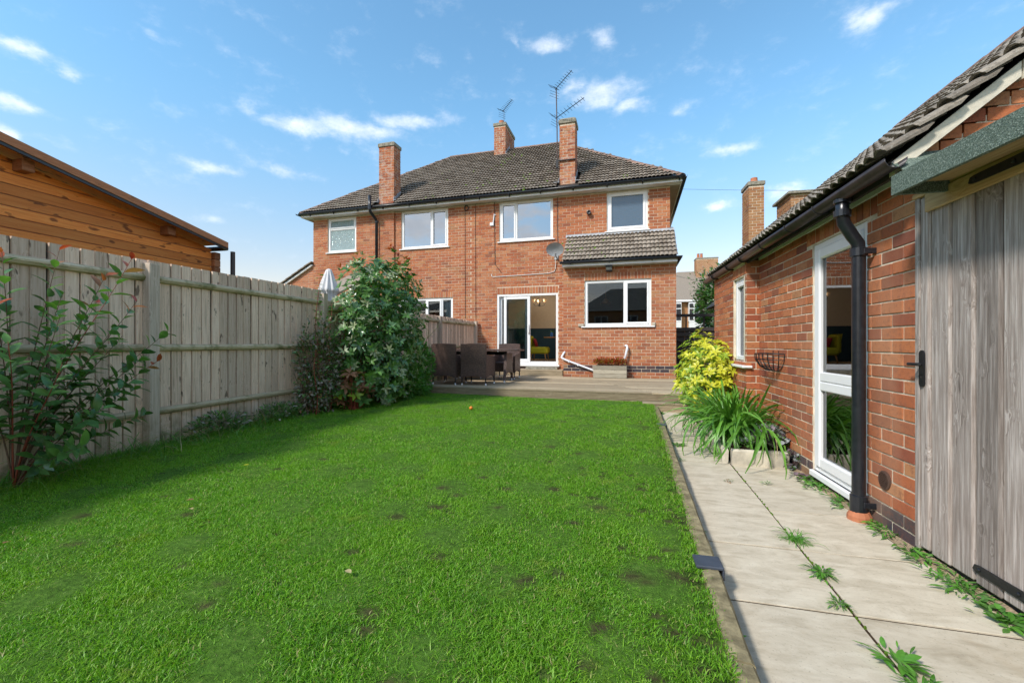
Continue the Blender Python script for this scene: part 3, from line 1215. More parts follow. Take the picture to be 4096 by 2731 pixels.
for k, (ya, yb) in enumerate(rows):
    g = .0065
    if k == 7:      # the long left slab beside two square ones
        slab([(kerb_x(ya) + .004, ya), (cj(ya) - g, ya - .012), (cj(yb) - g, yb - .012), (kerb_x(yb) + .004, yb)], lambda y: .003)
        slab([(cj(ya) + g, ya - .012), (1.700, ya - .02), (1.715, 3.500), (cj(3.51) + g, 3.506)], lambda y: -.001)
        slab([(cj(3.52) + g, 3.515), (1.715, 3.509), (1.725, yb - .03), (cj(yb) + g, yb - .012)], lambda y: .0)
    else:
        dz = rng.uniform(-.002, .003)
        slab([(kerb_x(ya) + .004, ya), (cj(ya) - g, ya - .012), (cj(yb) - g, yb - .012), (kerb_x(yb) + .004, yb)], lambda y: dz)
        dz2 = rng.uniform(-.002, .003)
        slab([(cj(ya) + g, ya - .012), (1.695 + .004 * k, ya - .03), (1.695 + .004 * k, yb - .03), (cj(yb) + g, yb - .012)], lambda y: dz2)
for ya, yb in [(4.808, 5.432), (5.440, 6.085), (6.093, 6.80), (6.81, 7.56), (7.57, 8.30)]:
    slab([(kerb_x(ya) + .006, ya), (1.215 + .02 * (ya - 4.8), ya), (1.215 + .02 * (yb - 4.8), yb), (kerb_x(yb) + .006, yb)], path_z)

# ------------------------------------------------------------------ concrete kerb between lawn and path
ks = [-2.2, -1.0, -.1, .8, 1.62, 2.34, 3.3, 4.25, 5.15, 6.1, 7.0, 7.9, 8.25]
kerb = thing('kerb', 'worn concrete kerb edging the lawn beside the paving slabs', 'kerb', (kerb_x(2), 2, 0))
for a, b in zip(ks, ks[1:]):
    mb = MB()
    n = 6
    vs = []
    zt = lambda y: (0.128 + 0.03 * max(0, y) / 8.0) if y > 0 else .128
    for i in range(n + 1):
        y = a + .004 + (b - a - .008) * i / n
        x = kerb_x(y)
        j = lambda s: rng.uniform(-s, s)
        vs += [(x - .088 + j(.004), y, zt(y) - .10), (x - .088 + j(.008), y, zt(y) - .008 + j(.005)), (x - .055, y, zt(y) + j(.003)), (x - .014 + j(.002), y, zt(y) - .002 + j(.003)), (x - .002 + j(.003), y, zt(y) - .018 + j(.004)), (x, y, -.03)]
    fs = []
    for i in range(n):
        for k in range(5):
            fs.append((i * 6 + k, i * 6 + k + 1, i * 6 + 7 + k, i * 6 + 6 + k))
    fs += [tuple(range(6)), tuple(reversed(range(n * 6, n * 6 + 6)))]
    mb.add(vs, fs)
    me = mb.mesh('kerb_stone', m_kerb if 'm_kerb' in globals() else m_conc)
    fixn(me)
    obj('kerb_stone', me, kerb)
for y, lab in ((2.30, 'dark slate cap on the kerb beside the cracked slab joint'), (6.0, 'small dark slate cap on the kerb near the deck steps')):
    mb = MB()
    x = kerb_x(y)
    z = 0.128 + .03 * y / 8
    mb.bbox(x - .115, x + .012, y - .06, y + .06, z - .002, z + .014, .004)
    mb.bbox(x + .004, x + .014, y - .058, y + .058, z - .05, z - .001, .003)
    o = mb.build('kerb_cap', m_slate)
    tag(o, lab, 'slate cap')

# strip of gritty soil along the garage wall
mb = MB()
mb.grid(lambda u, v: Vector((1.69 + .10 * u, -2 + 6.7 * v, -.012 + .03 * u + .008 * math.sin(40 * v * 3) * math.sin(17 * v))), 3, 60)
o = mb.build('grit_strip', m_gritty if 'm_gritty' in globals() else simple('grit', (0.30, 0.22, 0.14), 1.0, var=0.5, scale=90, bmp=1.0), None)
o['kind'] = 'structure'

# ================================================================== the pair of houses
PARTY = -5.765
RIDGE_V, RIDGE_Z, EAVE_V, EAVE_Z = 3.55, 8.66, -0.28, 5.62
PITCH = math.atan2(RIDGE_Z - EAVE_Z, RIDGE_V - EAVE_V)
UL, UR = -11.54, 0.0
Z0 = 0.332
house = thing('house', 'orange brick semi with open patio doors, satellite dish and lean-to kitchen roof', 'house', HOUSE)
nhouse = thing('house', 'adjoining orange brick semi with obscured bathroom window and black soil stack', 'house', HOUSE @ Matrix.Translation((-9, 0, 0)))
tm_house = tile_mesh(m_tile)

w3 = (-4.834, -3.202, 4.285, 5.478)
w4 = (-1.668, -0.572, 4.37, 5.478)
pdoor = (-4.903, -3.050, 0.600, 2.705)
wl = (-10.953, -9.836, 4.31, 5.478)
w2 = (-8.144, -6.514, 4.263, 5.478)
nbw = (-8.25, -6.352, 0.60, 2.672)
we = (-2.208, -0.509, 1.694, 2.915)

# --- our half
backing(house, HOUSE, PARTY, UR, 0.0, 5.50, [w3, w4, pdoor, (-2.62, -0.12, 0.42, 3.05)], m_mortar)
br = course_bricks(PARTY, UR, Z0, 5.5, [w3, w4, (pdoor[0], pdoor[1], pdoor[2] - .2, pdoor[3] + .20), (-2.78, 0.2, 0.0, 4.26)], x_off=.03)
br += soldier(pdoor[0], pdoor[1], pdoor[3] + .004)
lay(house, HOUSE, br, m_brick, 170)
# kitchen lean-to
WE = HOUSE @ Matrix.Translation((0, -.72, 0))
backing(house, WE, -2.78, 0.09, 0.0, 3.34, [we], m_mortar, name='kitchen_wall')
br = course_bricks(-2.78, 0.09, Z0, 3.34, [(we[0], we[1], we[2], we[3] + .2)], x_off=.0)
br += soldier(we[0], we[1], we[3] + .004, .195)
blue = [b for b in br if .49 < b[1] < .66]
red = [b for b in br if not .49 < b[1] < .66]
lay(house, WE, red, m_brick, 130, seed=5)
lay(house, WE, blue, m_blue, 40, seed=6, name='plinth_brick')
# --- neighbour half
backing(nhouse, HOUSE, UL, PARTY - .002, 0.0, 5.50, [wl, w2, nbw], m_mortar)
br = course_bricks(UL, PARTY, Z0, 5.5, [wl, w2, (nbw[0], nbw[1], nbw[2], nbw[3] + .2)], x_off=.07)
br += soldier(nbw[0], nbw[1], nbw[3] + .004)
lay(nhouse, HOUSE, br, m_brick, 300, seed=9)

# flank and rear walls close the bodies
for par, us in ((house, (UR - .22, UR)), (nhouse, (UL, UL + .22))):
    mb = MB()
    mb.box(us[0], us[1], .22, 7.1, 0, 5.5)
    mb.build('flank_wall', m_brick, par, HOUSE)
for par, us in ((house, (PARTY, UR)), (nhouse, (UL, PARTY))):
    mb = MB()
    mb.box(us[0], us[1], 7.1, 7.3, 0, 5.5)
    mb.build('street_wall', m_brick, par, HOUSE)
mb = MB()
mb.box(-2.78, -2.58, -.50, .0, 0, 3.34)
mb.box(-.11, .09, -.50, .0, 0, 3.34)
mb.build('kitchen_flank', m_brick, house, HOUSE)

# --- main roof
c, s = math.cos(PITCH), math.sin(PITCH)
SLOPE_L = (RIDGE_V - EAVE_V) / c
WR = HOUSE @ mat4((1, 0, 0), (0, c, s), (0, -s, c), (0, EAVE_V - .03, EAVE_Z + .018))
EU = 0.28
RIDGE_R, RIDGE_L = EU - (RIDGE_V - EAVE_V), UL - EU + (RIDGE_V - EAVE_V)
chR = (-3.01, -2.56, 0.0, 0.50)
chL = (-8.93, -8.38, -.06, 0.34)


def in_main(x, y):
    v = y * c + EAVE_V
    if x > EU - (v - EAVE_V) + .02 or x < UL - EU + (v - EAVE_V) - .02:
        return False
    for ch in (chR, chL):
        if ch[0] - .06 < x < ch[1] + .06 and ch[2] - .22 < v < ch[3] + .05:
            return False
    return v < RIDGE_V - .03


lay_tiles(house, WR, PARTY, EU, SLOPE_L, in_main, tm_house, 160, seed=21)
lay_tiles(nhouse, WR, PARTY - .207 * 30, PARTY, SLOPE_L, in_main, tm_house, 300, seed=22)
zb = -.02
for par, a, b, hip, re in ((house, PARTY, EU, 1, RIDGE_R), (nhouse, UL - EU, PARTY, 0, RIDGE_L)):
    mb = MB()
    BV = 2 * RIDGE_V - EAVE_V
    if hip:
        vs = [(a, EAVE_V, EAVE_Z + zb), (b, EAVE_V, EAVE_Z + zb), (b, BV, EAVE_Z + zb), (a, BV, EAVE_Z + zb), (a, RIDGE_V, RIDGE_Z + zb), (re, RIDGE_V, RIDGE_Z + zb)]
        fs = [(0, 1, 5, 4), (1, 2, 5), (2, 3, 4, 5), (0, 4, 3), (0, 3, 2, 1)]
    else:
        vs = [(a, EAVE_V, EAVE_Z + zb), (b, EAVE_V, EAVE_Z + zb), (b, BV, EAVE_Z + zb), (a, BV, EAVE_Z + zb), (re, RIDGE_V, RIDGE_Z + zb), (b, RIDGE_V, RIDGE_Z + zb)]
        fs = [(0, 1, 5, 4), (0, 4, 3), (2, 3, 4, 5), (1, 2, 5), (0, 3, 2, 1)]
    mb.add(vs, fs)
    mb.build('roof', m_under, par, HOUSE)
ridge_run(house, (EU + .02, EAVE_V - .02, EAVE_Z + .02), (RIDGE_R, RIDGE_V, RIDGE_Z + .03), m_ridge, W=HOUSE, name='hip_tile')
ridge_run(nhouse, (UL - EU - .02, EAVE_V - .02, EAVE_Z + .02), (RIDGE_L, RIDGE_V, RIDGE_Z + .03), m_ridge, W=HOUSE, name='hip_tile')
ridge_run(house, (RIDGE_R, RIDGE_V, RIDGE_Z + .04), (-5.5, RIDGE_V, RIDGE_Z + .04), m_ridge, W=HOUSE)
ridge_run(nhouse, (-6.05, RIDGE_V, RIDGE_Z + .04), (RIDGE_L, RIDGE_V, RIDGE_Z + .04), m_ridge, W=HOUSE)

# --- fascia, soffit, gutters
for par, a, b in ((house, PARTY, EU), (nhouse, UL - EU, PARTY - .001)):
    mb = MB()
    mb.box(a, b, EAVE_V, EAVE_V + .022, 5.497, EAVE_Z + .01)
    mb.build('fascia', m_upvc, par, HOUSE)
    mb = MB()
    mb.box(a + (.02 if par is nhouse else 0), b - (.02 if par is house else 0), EAVE_V + .022, -.002, 5.503, 5.515)
    mb.build('soffit', m_upvc_old, par, HOUSE)
    half_gutter((a, EAVE_V - .062, EAVE_Z - .004), (b + (.06 if par is house else 0), EAVE_V - .062, EAVE_Z - .004), .060, m_black, par, HOUSE)
    k = a + .4
    while k < b:
        mb = MB()
        mb.bbox(k - .014, k + .014, EAVE_V - .03, EAVE_V - .001, EAVE_Z - .105, EAVE_Z - .055, .004)
        mb.bbox(k - .02, k + .02, EAVE_V - .128, EAVE_V - .004, EAVE_Z - .066, EAVE_Z - .050, .004)
        mb.build('gutter_bracket', m_black, par, HOUSE)
        k += .93
for par, u in ((house, EU), (nhouse, UL - EU)):
    sg = 1 if par is house else -1
    mb = MB()
    ua, ub = sorted((u, u - sg * .022))
    mb.box(ua, ub, EAVE_V + .024, 7.0, 5.497, EAVE_Z + .01)
    mb.build('fascia', m_upvc, par, HOUSE)
    mb = MB()
    ua, ub = sorted((u - sg * .024, u - sg * .28))
    mb.box(ua, ub, 0.002, 7.0, 5.503, 5.515)
    mb.build('soffit', m_soffit, par, HOUSE)
    half_gutter((u + sg * .062, EAVE_V - .10, EAVE_Z - .004), (u + sg * .062, 7.0, EAVE_Z - .004), .060, m_black, par, HOUSE)

# --- kitchen roof
KV, KZ, KT = -.97, 3.405, 4.265
kp = math.atan2(KT - KZ, 0 - KV)
WK = HOUSE @ mat4((1, 0, 0), (0, math.cos(kp), math.sin(kp)), (0, -math.sin(kp), math.cos(kp)), (0, KV, KZ))
KL = math.hypot(-KV, KT - KZ)
lay_tiles(house, WK, -2.79, 0.105, KL - .06, lambda x, y: True, tm_house, 100, seed=23, name='kitchen_roof_tile')
mb = MB()
mb.prism([(-2.77, KV + .01, KZ - .035), (-2.77, -.002, KT - .035), (-2.77, -.002, 3.30), (-2.77, KV + .01, KZ - .06)], (0, 0, 0), (2.86, 0, 0))
me = mb.mesh('kitchen_roof', m_under)
fixn(me)
obj('kitchen_roof', me, house, HOUSE)
mb = MB()
mb.grid(lambda u, v: Vector((-2.82 + 2.93 * u, -.012 - .05 * (1 - v), KT + .005 + .085 * v + .006 * math.sin(40 * u) * (1 - v))), 30, 3)
mb.build('flashing', m_lead, house, HOUSE)
mb = MB()
mb.box(-2.78, 0.10, KV - .001, KV + .02, 3.275, 3.40)
mb.box(-2.78, 0.10, KV + .021, -.722, 3.28, 3.29)
mb.build('fascia', m_upvc, house, HOUSE)
half_gutter((-2.83, KV - .058, KZ - .012), (0.20, KV - .058, KZ - .012), .055, m_black, house, HOUSE)
half_gutter((0.16, KV - .10, KZ - .010), (0.16, .3, KZ - .010), .055, m_black, house, HOUSE)
for k in (-2.55, -1.55, -.5):
    mb = MB()
    mb.bbox(k - .016, k + .016, KV - .12, KV - .002, KZ - .085, KZ - .062, .004)
    mb.build('gutter_bracket', m_black, house, HOUSE)


# --- chimneys
def chimney(par, u0, u1, v0, v1, z0, z1, name='chimney', cap=True, pots=0, W=HOUSE, mat=None, seed=0, round_top=0.0, corbel=0.03):
    mat = mat or m_brick_c
    mb = MB()
    mb.box(u0 + .006, u1 - .006, v0 + .006, v1 - .006, z0, z1)
    ch = mb.build(name, m_mortar, par, W)
    for (ax, ay, o, L) in (((1, 0, 0), (0, 1, 0), (u0, v0 + .006, 0), u1 - u0), ((0, 1, 0), (-1, 0, 0), (u1 - .006, v0, 0), v1 - v0),
                           ((0, -1, 0), (1, 0, 0), (u0 + .006, v1, 0), v1 - v0)):
        F = W @ mat4(ax, ay, (0, 0, 1), o)
        b = course_bricks(0, L, z0, z1, x_off=.0 if ax[0] else .113, seed=seed, joint=.016)
        lay(ch, F, b, mat, 0, seed=seed)
    if cap:
        mb = MB()
        e = corbel
        mb.bbox(u0 - e, u1 + e, v0 - e, v1 + e, z1 - .005, z1 + .115, .012)
        n = 8
        cu, cv = (u0 + u1) / 2, (v0 + v1) / 2
        hu, hv = (u1 - u0) / 2, (v1 - v0) / 2
        prof = [(1.0, .113), (.9, .135 + round_top * .5), (.6, .15 + round_top), (.3, .155 + round_top * 1.1)]
        vs, fs = [], []
        for f, z in prof:
            vs += [(cu - hu * f, cv - hv * f, z1 + z), (cu + hu * f, cv - hv * f, z1 + z), (cu + hu * f, cv + hv * f, z1 + z), (cu - hu * f, cv + hv * f, z1 + z)]
        for i in range(3):
            for k in range(4):
                fs.append((i * 4 + k, i * 4 + (k + 1) % 4, i * 4 + 4 + (k + 1) % 4, i * 4 + 4 + k))
        fs.append((12, 13, 14, 15))
        mb.add(vs, fs)
        mb.build('cap', m_conc_d, ch, W)
    for i in range(pots):
        mb = MB()
        mb.lathe([(.10, 0), (.115, .02), (.115, .06), (.10, .08), (.095, .16), (.06, .165)], 14, ((u0 + u1) / 2 + (i - (pots - 1) / 2) * .3, v0 + .22, z1 + .12))
        mb.build('chimney_pot', m_pot, ch, W, smooth=False)
    return ch


c1 = chimney(house, *chR, 5.60, 7.58, seed=31, round_top=.05)
c2 = chimney(nhouse, *chL, 5.52, 7.62, seed=32, round_top=.02)
c3 = chimney(house, -6.0, -5.55, 3.02, 4.25, 8.10, 9.40, seed=33, pots=1)
# lead aprons round the chimney feet
for ch, par in ((chR, house), (chL, nhouse)):
    for du in (-1, 1):
        mb = MB()
        u = ch[0] - .012 if du < 0 else ch[1] + .012
        zf = lambda v: EAVE_Z + (v - EAVE_V) * math.tan(PITCH)
        pts = [(ch[2] - .05, zf(ch[2] - .05) + .05), (ch[2] - .05, zf(ch[2]) + .14), (ch[2] + .16, zf(ch[2] + .16) + .14), (ch[2] + .16, zf(ch[2] + .16) + .19), (ch[3], zf(ch[3]) + .16), (ch[3], zf(ch[3]) + .05)]
        mb.prism([(u, p[0], p[1]) for p in pts], (-.006, 0, 0), (.006, 0, 0))
        mb.box(*(sorted((u, u + du * .15))), ch[2] - .08, ch[2] + .06, 0, .012, mat4((1, 0, 0), (0, c, s), (0, -s, c), (0, 0, 0)) if False else Matrix.Translation((0, 0, zf(ch[2]) + .035)))
        mb.build('flashing', m_lead, par, HOUSE)
mb = MB()
zf = lambda v: EAVE_Z + (v - EAVE_V) * math.tan(PITCH)
mb.prism([(-6.12, 2.80, zf(2.80) + .055), (-5.43, 2.80, zf(2.80) + .055), (-5.43, 3.03, zf(3.03) + .06), (-6.12, 3.03, zf(3.03) + .06)], (0, 0, -.01), (0, 0, .008))
mb.prism([(-5.535, 3.0, zf(3.0) + .03), (-5.535, 3.0, zf(3.0) + .18), (-5.535, 3.5, zf(3.5) + .2), (-5.535, 3.5, zf(3.5) + .02)], (-.008, 0, 0), (.008, 0, 0))
mb.prism([(-5.53, 2.9, zf(2.9) + .05), (-5.40, 2.9, zf(2.9) + .05), (-5.40, 3.52, zf(3.52) + .045), (-5.53, 3.52, zf(3.52) + .06)], (0, 0, -.01), (0, 0, .008))
mb.build('flashing', m_lead, house, HOUSE)
# pier that carries the neighbour's chimney
mb = MB()
mb.box(-8.92, -8.39, -.054, -.012, 0.33, 5.50)
mb.build('chimney_breast', m_mortar, nhouse, HOUSE)
lay(nhouse, HOUSE @ Matrix.Translation((0, -.054, 0)), course_bricks(-8.93, -8.38, Z0, 5.5, x_off=.04), m_brick, 0, depth=.05, seed=34, name='pier_brick')

# --- windows of the upper floor
room(house, HOUSE, -5.6, -3.05, 3.1, 5.47, .23, 3.4, m_plaster)
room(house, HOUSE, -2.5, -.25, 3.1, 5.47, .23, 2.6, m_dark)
room(nhouse, HOUSE, -8.5, -5.95, 3.1, 5.47, .23, 3.4, m_plaster)
room(nhouse, HOUSE, -11.3, -9.2, 3.1, 5.47, .23, 2.6, m_plaster)
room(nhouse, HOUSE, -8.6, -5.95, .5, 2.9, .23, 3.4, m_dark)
window(house, HOUSE, *w3, [(0, .30, 0, 1, True), (.30, 1, 0, 1, False)], m_glass_up)
window(house, HOUSE, *w4, [(0, 1, 0, 1, True)], m_glass_rain, sash=.07)
window(nhouse, HOUSE, *w2, [(0, .66, 0, 1, False), (.66, 1, 0, 1, True)], m_glass_up)
window(nhouse, HOUSE, *wl, [(0, 1, 0, .70, False), (0, 1, .70, 1, True)], m_glass_peb)
window(nhouse, HOUSE, *nbw, [(0, .52, 0, 1, False), (.52, .82, 0, 1, True), (.82, 1, 0, 1, False)], m_glass)


def drape(parent, W, x0, x1, z0, z1, y, mat, folds=7, amp=.02, name='curtain'):
    mb = MB()
    nx = folds * 6 + 1
    mb.grid(lambda u, v: Vector((x0 + (x1 - x0) * u, y + amp * math.sin(u * folds * 2 * math.pi) + .006 * math.sin(9 * u + 3 * v), z0 + (z1 - z0) * v)), nx, 4)
    return mb.build(name, mat, parent, W, smooth=True)


drape(house, HOUSE, -3.55, -3.24, 4.30, 5.45, .17, m_curtain)
drape(nhouse, HOUSE, -6.78, -6.54, 4.30, 5.45, .17, m_curtain, 4)
drape(nhouse, HOUSE, -6.72, -6.38, .65, 2.62, .17, m_curtain, 5)

# --- kitchen window
window(house, WE, *we, [(0, .625, 0, 1, False), (.625, 1, 0, 1, True)], m_glass, sill_over=.09)
mb = MB()
mb.bbox(we[0] - .17, we[0] - .02, -.05, .0, we[2] - .005, we[2] + .07, .01)
mb.bbox(we[1] + .02, we[1] + .10, -.05, .0, we[2] - .005, we[2] + .09, .01)
mb.build('sill_end', m_conc, house, WE)
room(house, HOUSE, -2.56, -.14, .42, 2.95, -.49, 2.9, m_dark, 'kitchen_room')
mb = MB()
mb.box(-2.5, -.2, -.46, .12, 1.28, 1.32)
mb.box(-2.5, -1.75, -.44, .10, .44, 1.28)
mb.build('worktop', m_plaster, house, HOUSE)
mb = MB()
mb.lathe([(.0, .16), (.03, .155), (.10, .10), (.135, .03), (.14, 0), (.13, .0)], 20, (-1.72, .35, 2.38))
mb.tube([(-1.72, .35, 2.53), (-1.72, .35, 2.95)], .006, 6)
o = mb.build('pendant_lamp', m_copper, None, HOUSE)
tag(o, 'copper pendant lamp hanging inside the kitchen window', 'lamp')
mb = MB()
mb.lathe([(.06, 0), (.09, .02), (.10, .05), (.075, .085), (.03, .10)], 16, (-1.86, -.28, 1.32), None)
o = mb.build('bread_bowl', m_oak, None, HOUSE, smooth=True)
tag(o, 'small rounded bowl on the kitchen worktop behind the window', 'bowl')
mb = MB()
mb.bbox(-1.28, -.95, -.34, -.08, 1.32, 1.46, .02)
mb.bbox(-1.20, -1.02, -.30, -.12, 1.46, 1.60, .05)
o = mb.build('stand_mixer', m_bluepl, None, HOUSE)
tag(o, 'pale blue appliance on the kitchen worktop behind the window', 'appliance')

# --- sliding patio doors
f = ring('patio_door', pdoor[0], pdoor[1], pdoor[2] + .03, pdoor[3], .062, .0, .15, m_upvc, house, HOUSE)
mb = MB()
mb.bbox(pdoor[0] - .03, pdoor[1] + .05, -.07, .15, pdoor[2] - .03, pdoor[2] + .028, .008)
mb.bbox(pdoor[0] + .06, pdoor[1] - .06, .05, .065, pdoor[2] + .092, pdoor[2] + .11, .003)
mb.build('threshold', m_upvc, f, HOUSE)
sl = ring('sliding_sash', -4.70, -3.885, pdoor[2] + .094, pdoor[3] - .064, .088, .012, .066, m_upvc, f, HOUSE, .01)
pane(-4.615, -3.97, pdoor[2] + .18, pdoor[3] - .15, .036, m_glass, sl, HOUSE)
mb = MB()
mb.bbox(-3.945, -3.915, -.020, .012, 1.52, 1.80, .008)
mb.bbox(-3.935, -3.90, -.045, -.02, 1.55, 1.76, .008)
mb.build('door_handle', m_upvc_old, sl, HOUSE)
fx = ring('fixed_sash', -4.845, -3.985, pdoor[2] + .094, pdoor[3] - .064, .075, .080, .135, m_upvc, f, HOUSE, .008)
pane(-4.77, -4.06, pdoor[2] + .168, pdoor[3] - .14, .105, m_glass, fx, HOUSE)
# dining room behind
mb = MB()
RX0, RX1, RV1, RZ0, RZ1 = -5.62, -2.90, 3.30, .655, 3.0
room(house, HOUSE, RX0, RX1, RZ0, RZ1, .23, RV1, m_plaster, 'dining_room')
mb = MB()
mb.box(RX0 + .001, RX1 - .001, RV1 - .012, RV1 - .001, RZ0, 1.80)
mb.build('painted_dado', m_navy, house, HOUSE)
mb = MB()
mb.box(RX0 + .001, RX1 - .001, .23, RV1 - .013, RZ0 + .001, RZ0 + .012)
mb.build('wooden_floor', m_floor, house, HOUSE)
drape(house, HOUSE, -4.86, -4.62, .70, 2.66, .26, m_curtain, 4, name='vertical_blind')
# engineering-brick course and concrete step under the threshold
lay(house, HOUSE, [(-4.8 + .226 * i, .528, .215, .07) for i in range(9)], m_blue, 9, seed=8, name='plinth_brick')
mb = MB()
mb.bbox(-3.95, -3.02, -.30, -.012, .455, .560, .012)
mb.build('door_step', m_conc_d, house, HOUSE)

# ================================================================== garage on the path side
m_gutter = simple('dull_brown_gutter', (0.030, 0.022, 0.020), 0.30, var=0.4, scale=12)
garage = thing('garage', 'red brick garage with hipped tile roof and white half-glazed side door', 'garage', (1.78, 5.0, 0))
WN = mat4((0, -1, 0), (1, 0, 0), (0, 0, 1), (1.78, 5.80, 0))      # near wall: x = 5.80 - y
WF = mat4((0, -1, 0), (1, 0, 0), (0, 0, 1), (1.63, 7.46, 0))      # far bay
WRt = mat4((1, 0, 0), (0, 1, 0), (0, 0, 1), (1.63, 5.80, 0))      # its return
WGb = mat4((1, 0, 0), (0, 1, 0), (0, 0, 1), (1.78, 3.03, 0))      # gable end
gd = (1.421, 2.262, 0.100, 2.117)
gw = (1.085, 1.640, 0.966, 2.090)
GTOP = 2.262
backing(garage, WN, 0, 2.77, -.05, GTOP, [gd], m_mortar_g)
br = course_bricks(0, 2.77, .003, GTOP + .075, [(gd[0], gd[1], gd[2], 2.122), (gd[0] - .12, gd[1] + .12, 2.122, 2.40)], x_off=.06)
low = [b for b in br if b[1] < .165]
br = [b for b in br if b[1] >= .165] + soldier(gd[0] - .12, gd[1] + .12, 2.128, .128, .086)
lay(garage, WN, br, m_brick_g, 230, seed=41)
lay(garage, WN, low, m_blue, 40, seed=42, name='plinth_brick')
backing(garage, WF, 0, 1.652, -.05, GTOP - .01, [gw], m_mortar_g)
br = course_bricks(0, 1.66, .003, GTOP + .065, [(gw[0], gw[1], gw[2], 2.21), (gw[0] - .02, 1.67, 2.09, 2.40)], x_off=.10) + soldier(gw[0] - .02, 1.66, 2.098, .125, .086)
lay(garage, WF, br, m_brick_g, 70, seed=43)
mb = MB()
mb.box(1.632, 1.86, 5.806, 5.92, -.05, GTOP - .012)
mb.build('wall_return', m_mortar_g, garage)
lay(garage, WRt @ Matrix.Translation((0, .006, 0)), course_bricks(0, .150, .003, GTOP + .06, x_off=.0), m_brick_g, 25, seed=44)
# gable
RX, RZ, EX, EZ = 3.45, 3.85, 1.60, 2.33
gs = (RZ - EZ) / (RX - EX)
gx = lambda z: EX + (z + .10 - EZ) / gs - 1.78
mb = MB()
mb.prism([(0, 0, 0), (3.34, 0, 0), (3.34, 0, 2.25), (1.67, 0, 3.66), (0, 0, 2.28)], (0, 0.0, 0), (0, .22, 0))
me = mb.mesh('gable_wall', m_mortar_g)
fixn(me)
obj('gable_wall', me, garage, WGb)
lay(garage, WGb, course_bricks(0, 3.34, .003, 3.66, clip=lambda z: (max(0, gx(z)), 3.34 - max(0, gx(z))) if z > 2.2 else (0, 3.34), x_off=.113), m_brick_g, 0, seed=45, name='gable_brick')
mb = MB()
mb.box(1.86, 5.12, 7.30, 7.46, -.05, 2.25)
mb.box(4.96, 5.12, 3.25, 7.30, -.05, 2.25)
mb.build('rear_wall', m_brick_g, garage)
# roof
gp = math.atan(gs)
gc, gsn = math.cos(gp), math.sin(gp)
FY, NYv = 7.66, 2.955
HIPY = 6.12
WT = mat4((0, -1, 0), (gc, 0, gsn), (-gsn, 0, gc), (EX - .03, FY, EZ - .012))
tmg = tile_mesh(m_tile_g)
lay_tiles(garage, WT, 0, FY - NYv, (RX - EX) / gc, lambda x, y: x > (y * gc) * (FY - HIPY) / (RX - EX) - .05 and y * gc < RX - EX - .02 and x < FY - NYv + .02, tmg, 250, seed=51)
mb = MB()
q = -.035
vs = [(EX, FY, EZ + q), (EX, NYv + .02, EZ + q), (RX, NYv + .02, RZ + q), (RX, HIPY, RZ + q), (2 * RX - EX, FY, EZ + q), (2 * RX - EX, NYv + .02, EZ + q)]
mb.add(vs, [(0, 1, 2, 3), (0, 3, 4), (4, 3, 2, 5), (0, 4, 5, 1)])
me = mb.mesh('roof', m_under)
fixn(me)
obj('roof', me, garage)
mb = MB()
vs = [(EX, FY, EZ), (RX, HIPY, RZ), (2 * RX - EX, FY, EZ), (RX, NYv, RZ), (2 * RX - EX, NYv, EZ)]
mb.add(vs, [(0, 2, 1), (2, 4, 3, 1)])
mb.build('rear_slope', m_tile_g, garage)
ridge_run(garage, (RX, NYv, RZ + .03), (RX, HIPY, RZ + .03), m_ridge, r=.12)
ridge_run(garage, (EX - .02, FY + .02, EZ + .01), (RX, HIPY, RZ + .03), m_ridge, r=.11, name='hip_tile')
mb = MB()
mb.tube([(2.05, 7.30, 2.76), (2.5, 6.93, 3.12), (2.95, 6.56, 3.48), (3.18, 6.38, 3.70)], .018, 6)
mb.tube([(2.05, 7.30, 2.76), (2.05, 7.30, 2.62)], .018, 6)
mb.tube([(2.95, 6.56, 3.48), (2.95, 6.56, 3.36)], .018, 6)
mb.build('roof_pipe', m_black, garage)
# pale undercloak boards along the verge, in three broken lengths
for a, b, th in ((0.02, .62, .085), (.63, 1.15, .105), (1.16, 1.84, .10)):
    mb = MB()
    P = lambda t, d: (EX + t * 1.0, 0, EZ - .035 + t * gs - d)
    mb.prism([P(a, 0), P(b, 0), P(b, th), P(a, th)], (0, 2.950, 0), (0, 2.998, 0))
    me = mb.mesh('verge_board', m_verge)
    fixn(me)
    obj('verge_board', me, garage)
# plate strip, fascia and gutter
mb = MB()
mb.box(1.764, 1.79, 3.02, 5.80, GTOP - .005, GTOP + .05)
mb.box(1.612, 1.64, 5.80, 7.47, GTOP - .016, GTOP + .04)
mb.build('wall_plate', m_render, garage)
mb = MB()
mb.box(1.632, 1.655, 2.98, 7.60, 2.225, 2.33)
mb.box(1.656, 1.763, 2.99, 5.79, 2.300, 2.312)
mb.build('fascia', m_under, garage)
half_gutter((1.578, 7.78, 2.300), (1.578, 2.86, 2.292), .058, m_gutter, garage, I4)
for y in (7.2, 6.35, 5.75, 5.0, 4.3, 3.75):
    mb = MB()
    pts = [(1.578 + .063 * math.cos(math.pi + math.pi * k / 8), y, 2.297 + .063 * math.sin(math.pi + math.pi * k / 8)) for k in range(9)]
    mb.tube(pts, .007, 5)
    mb.tube([(1.578, y, 2.232), (1.65, y, 2.245)], .007, 5)
    mb.build('gutter_bracket', m_blackiron, garage)
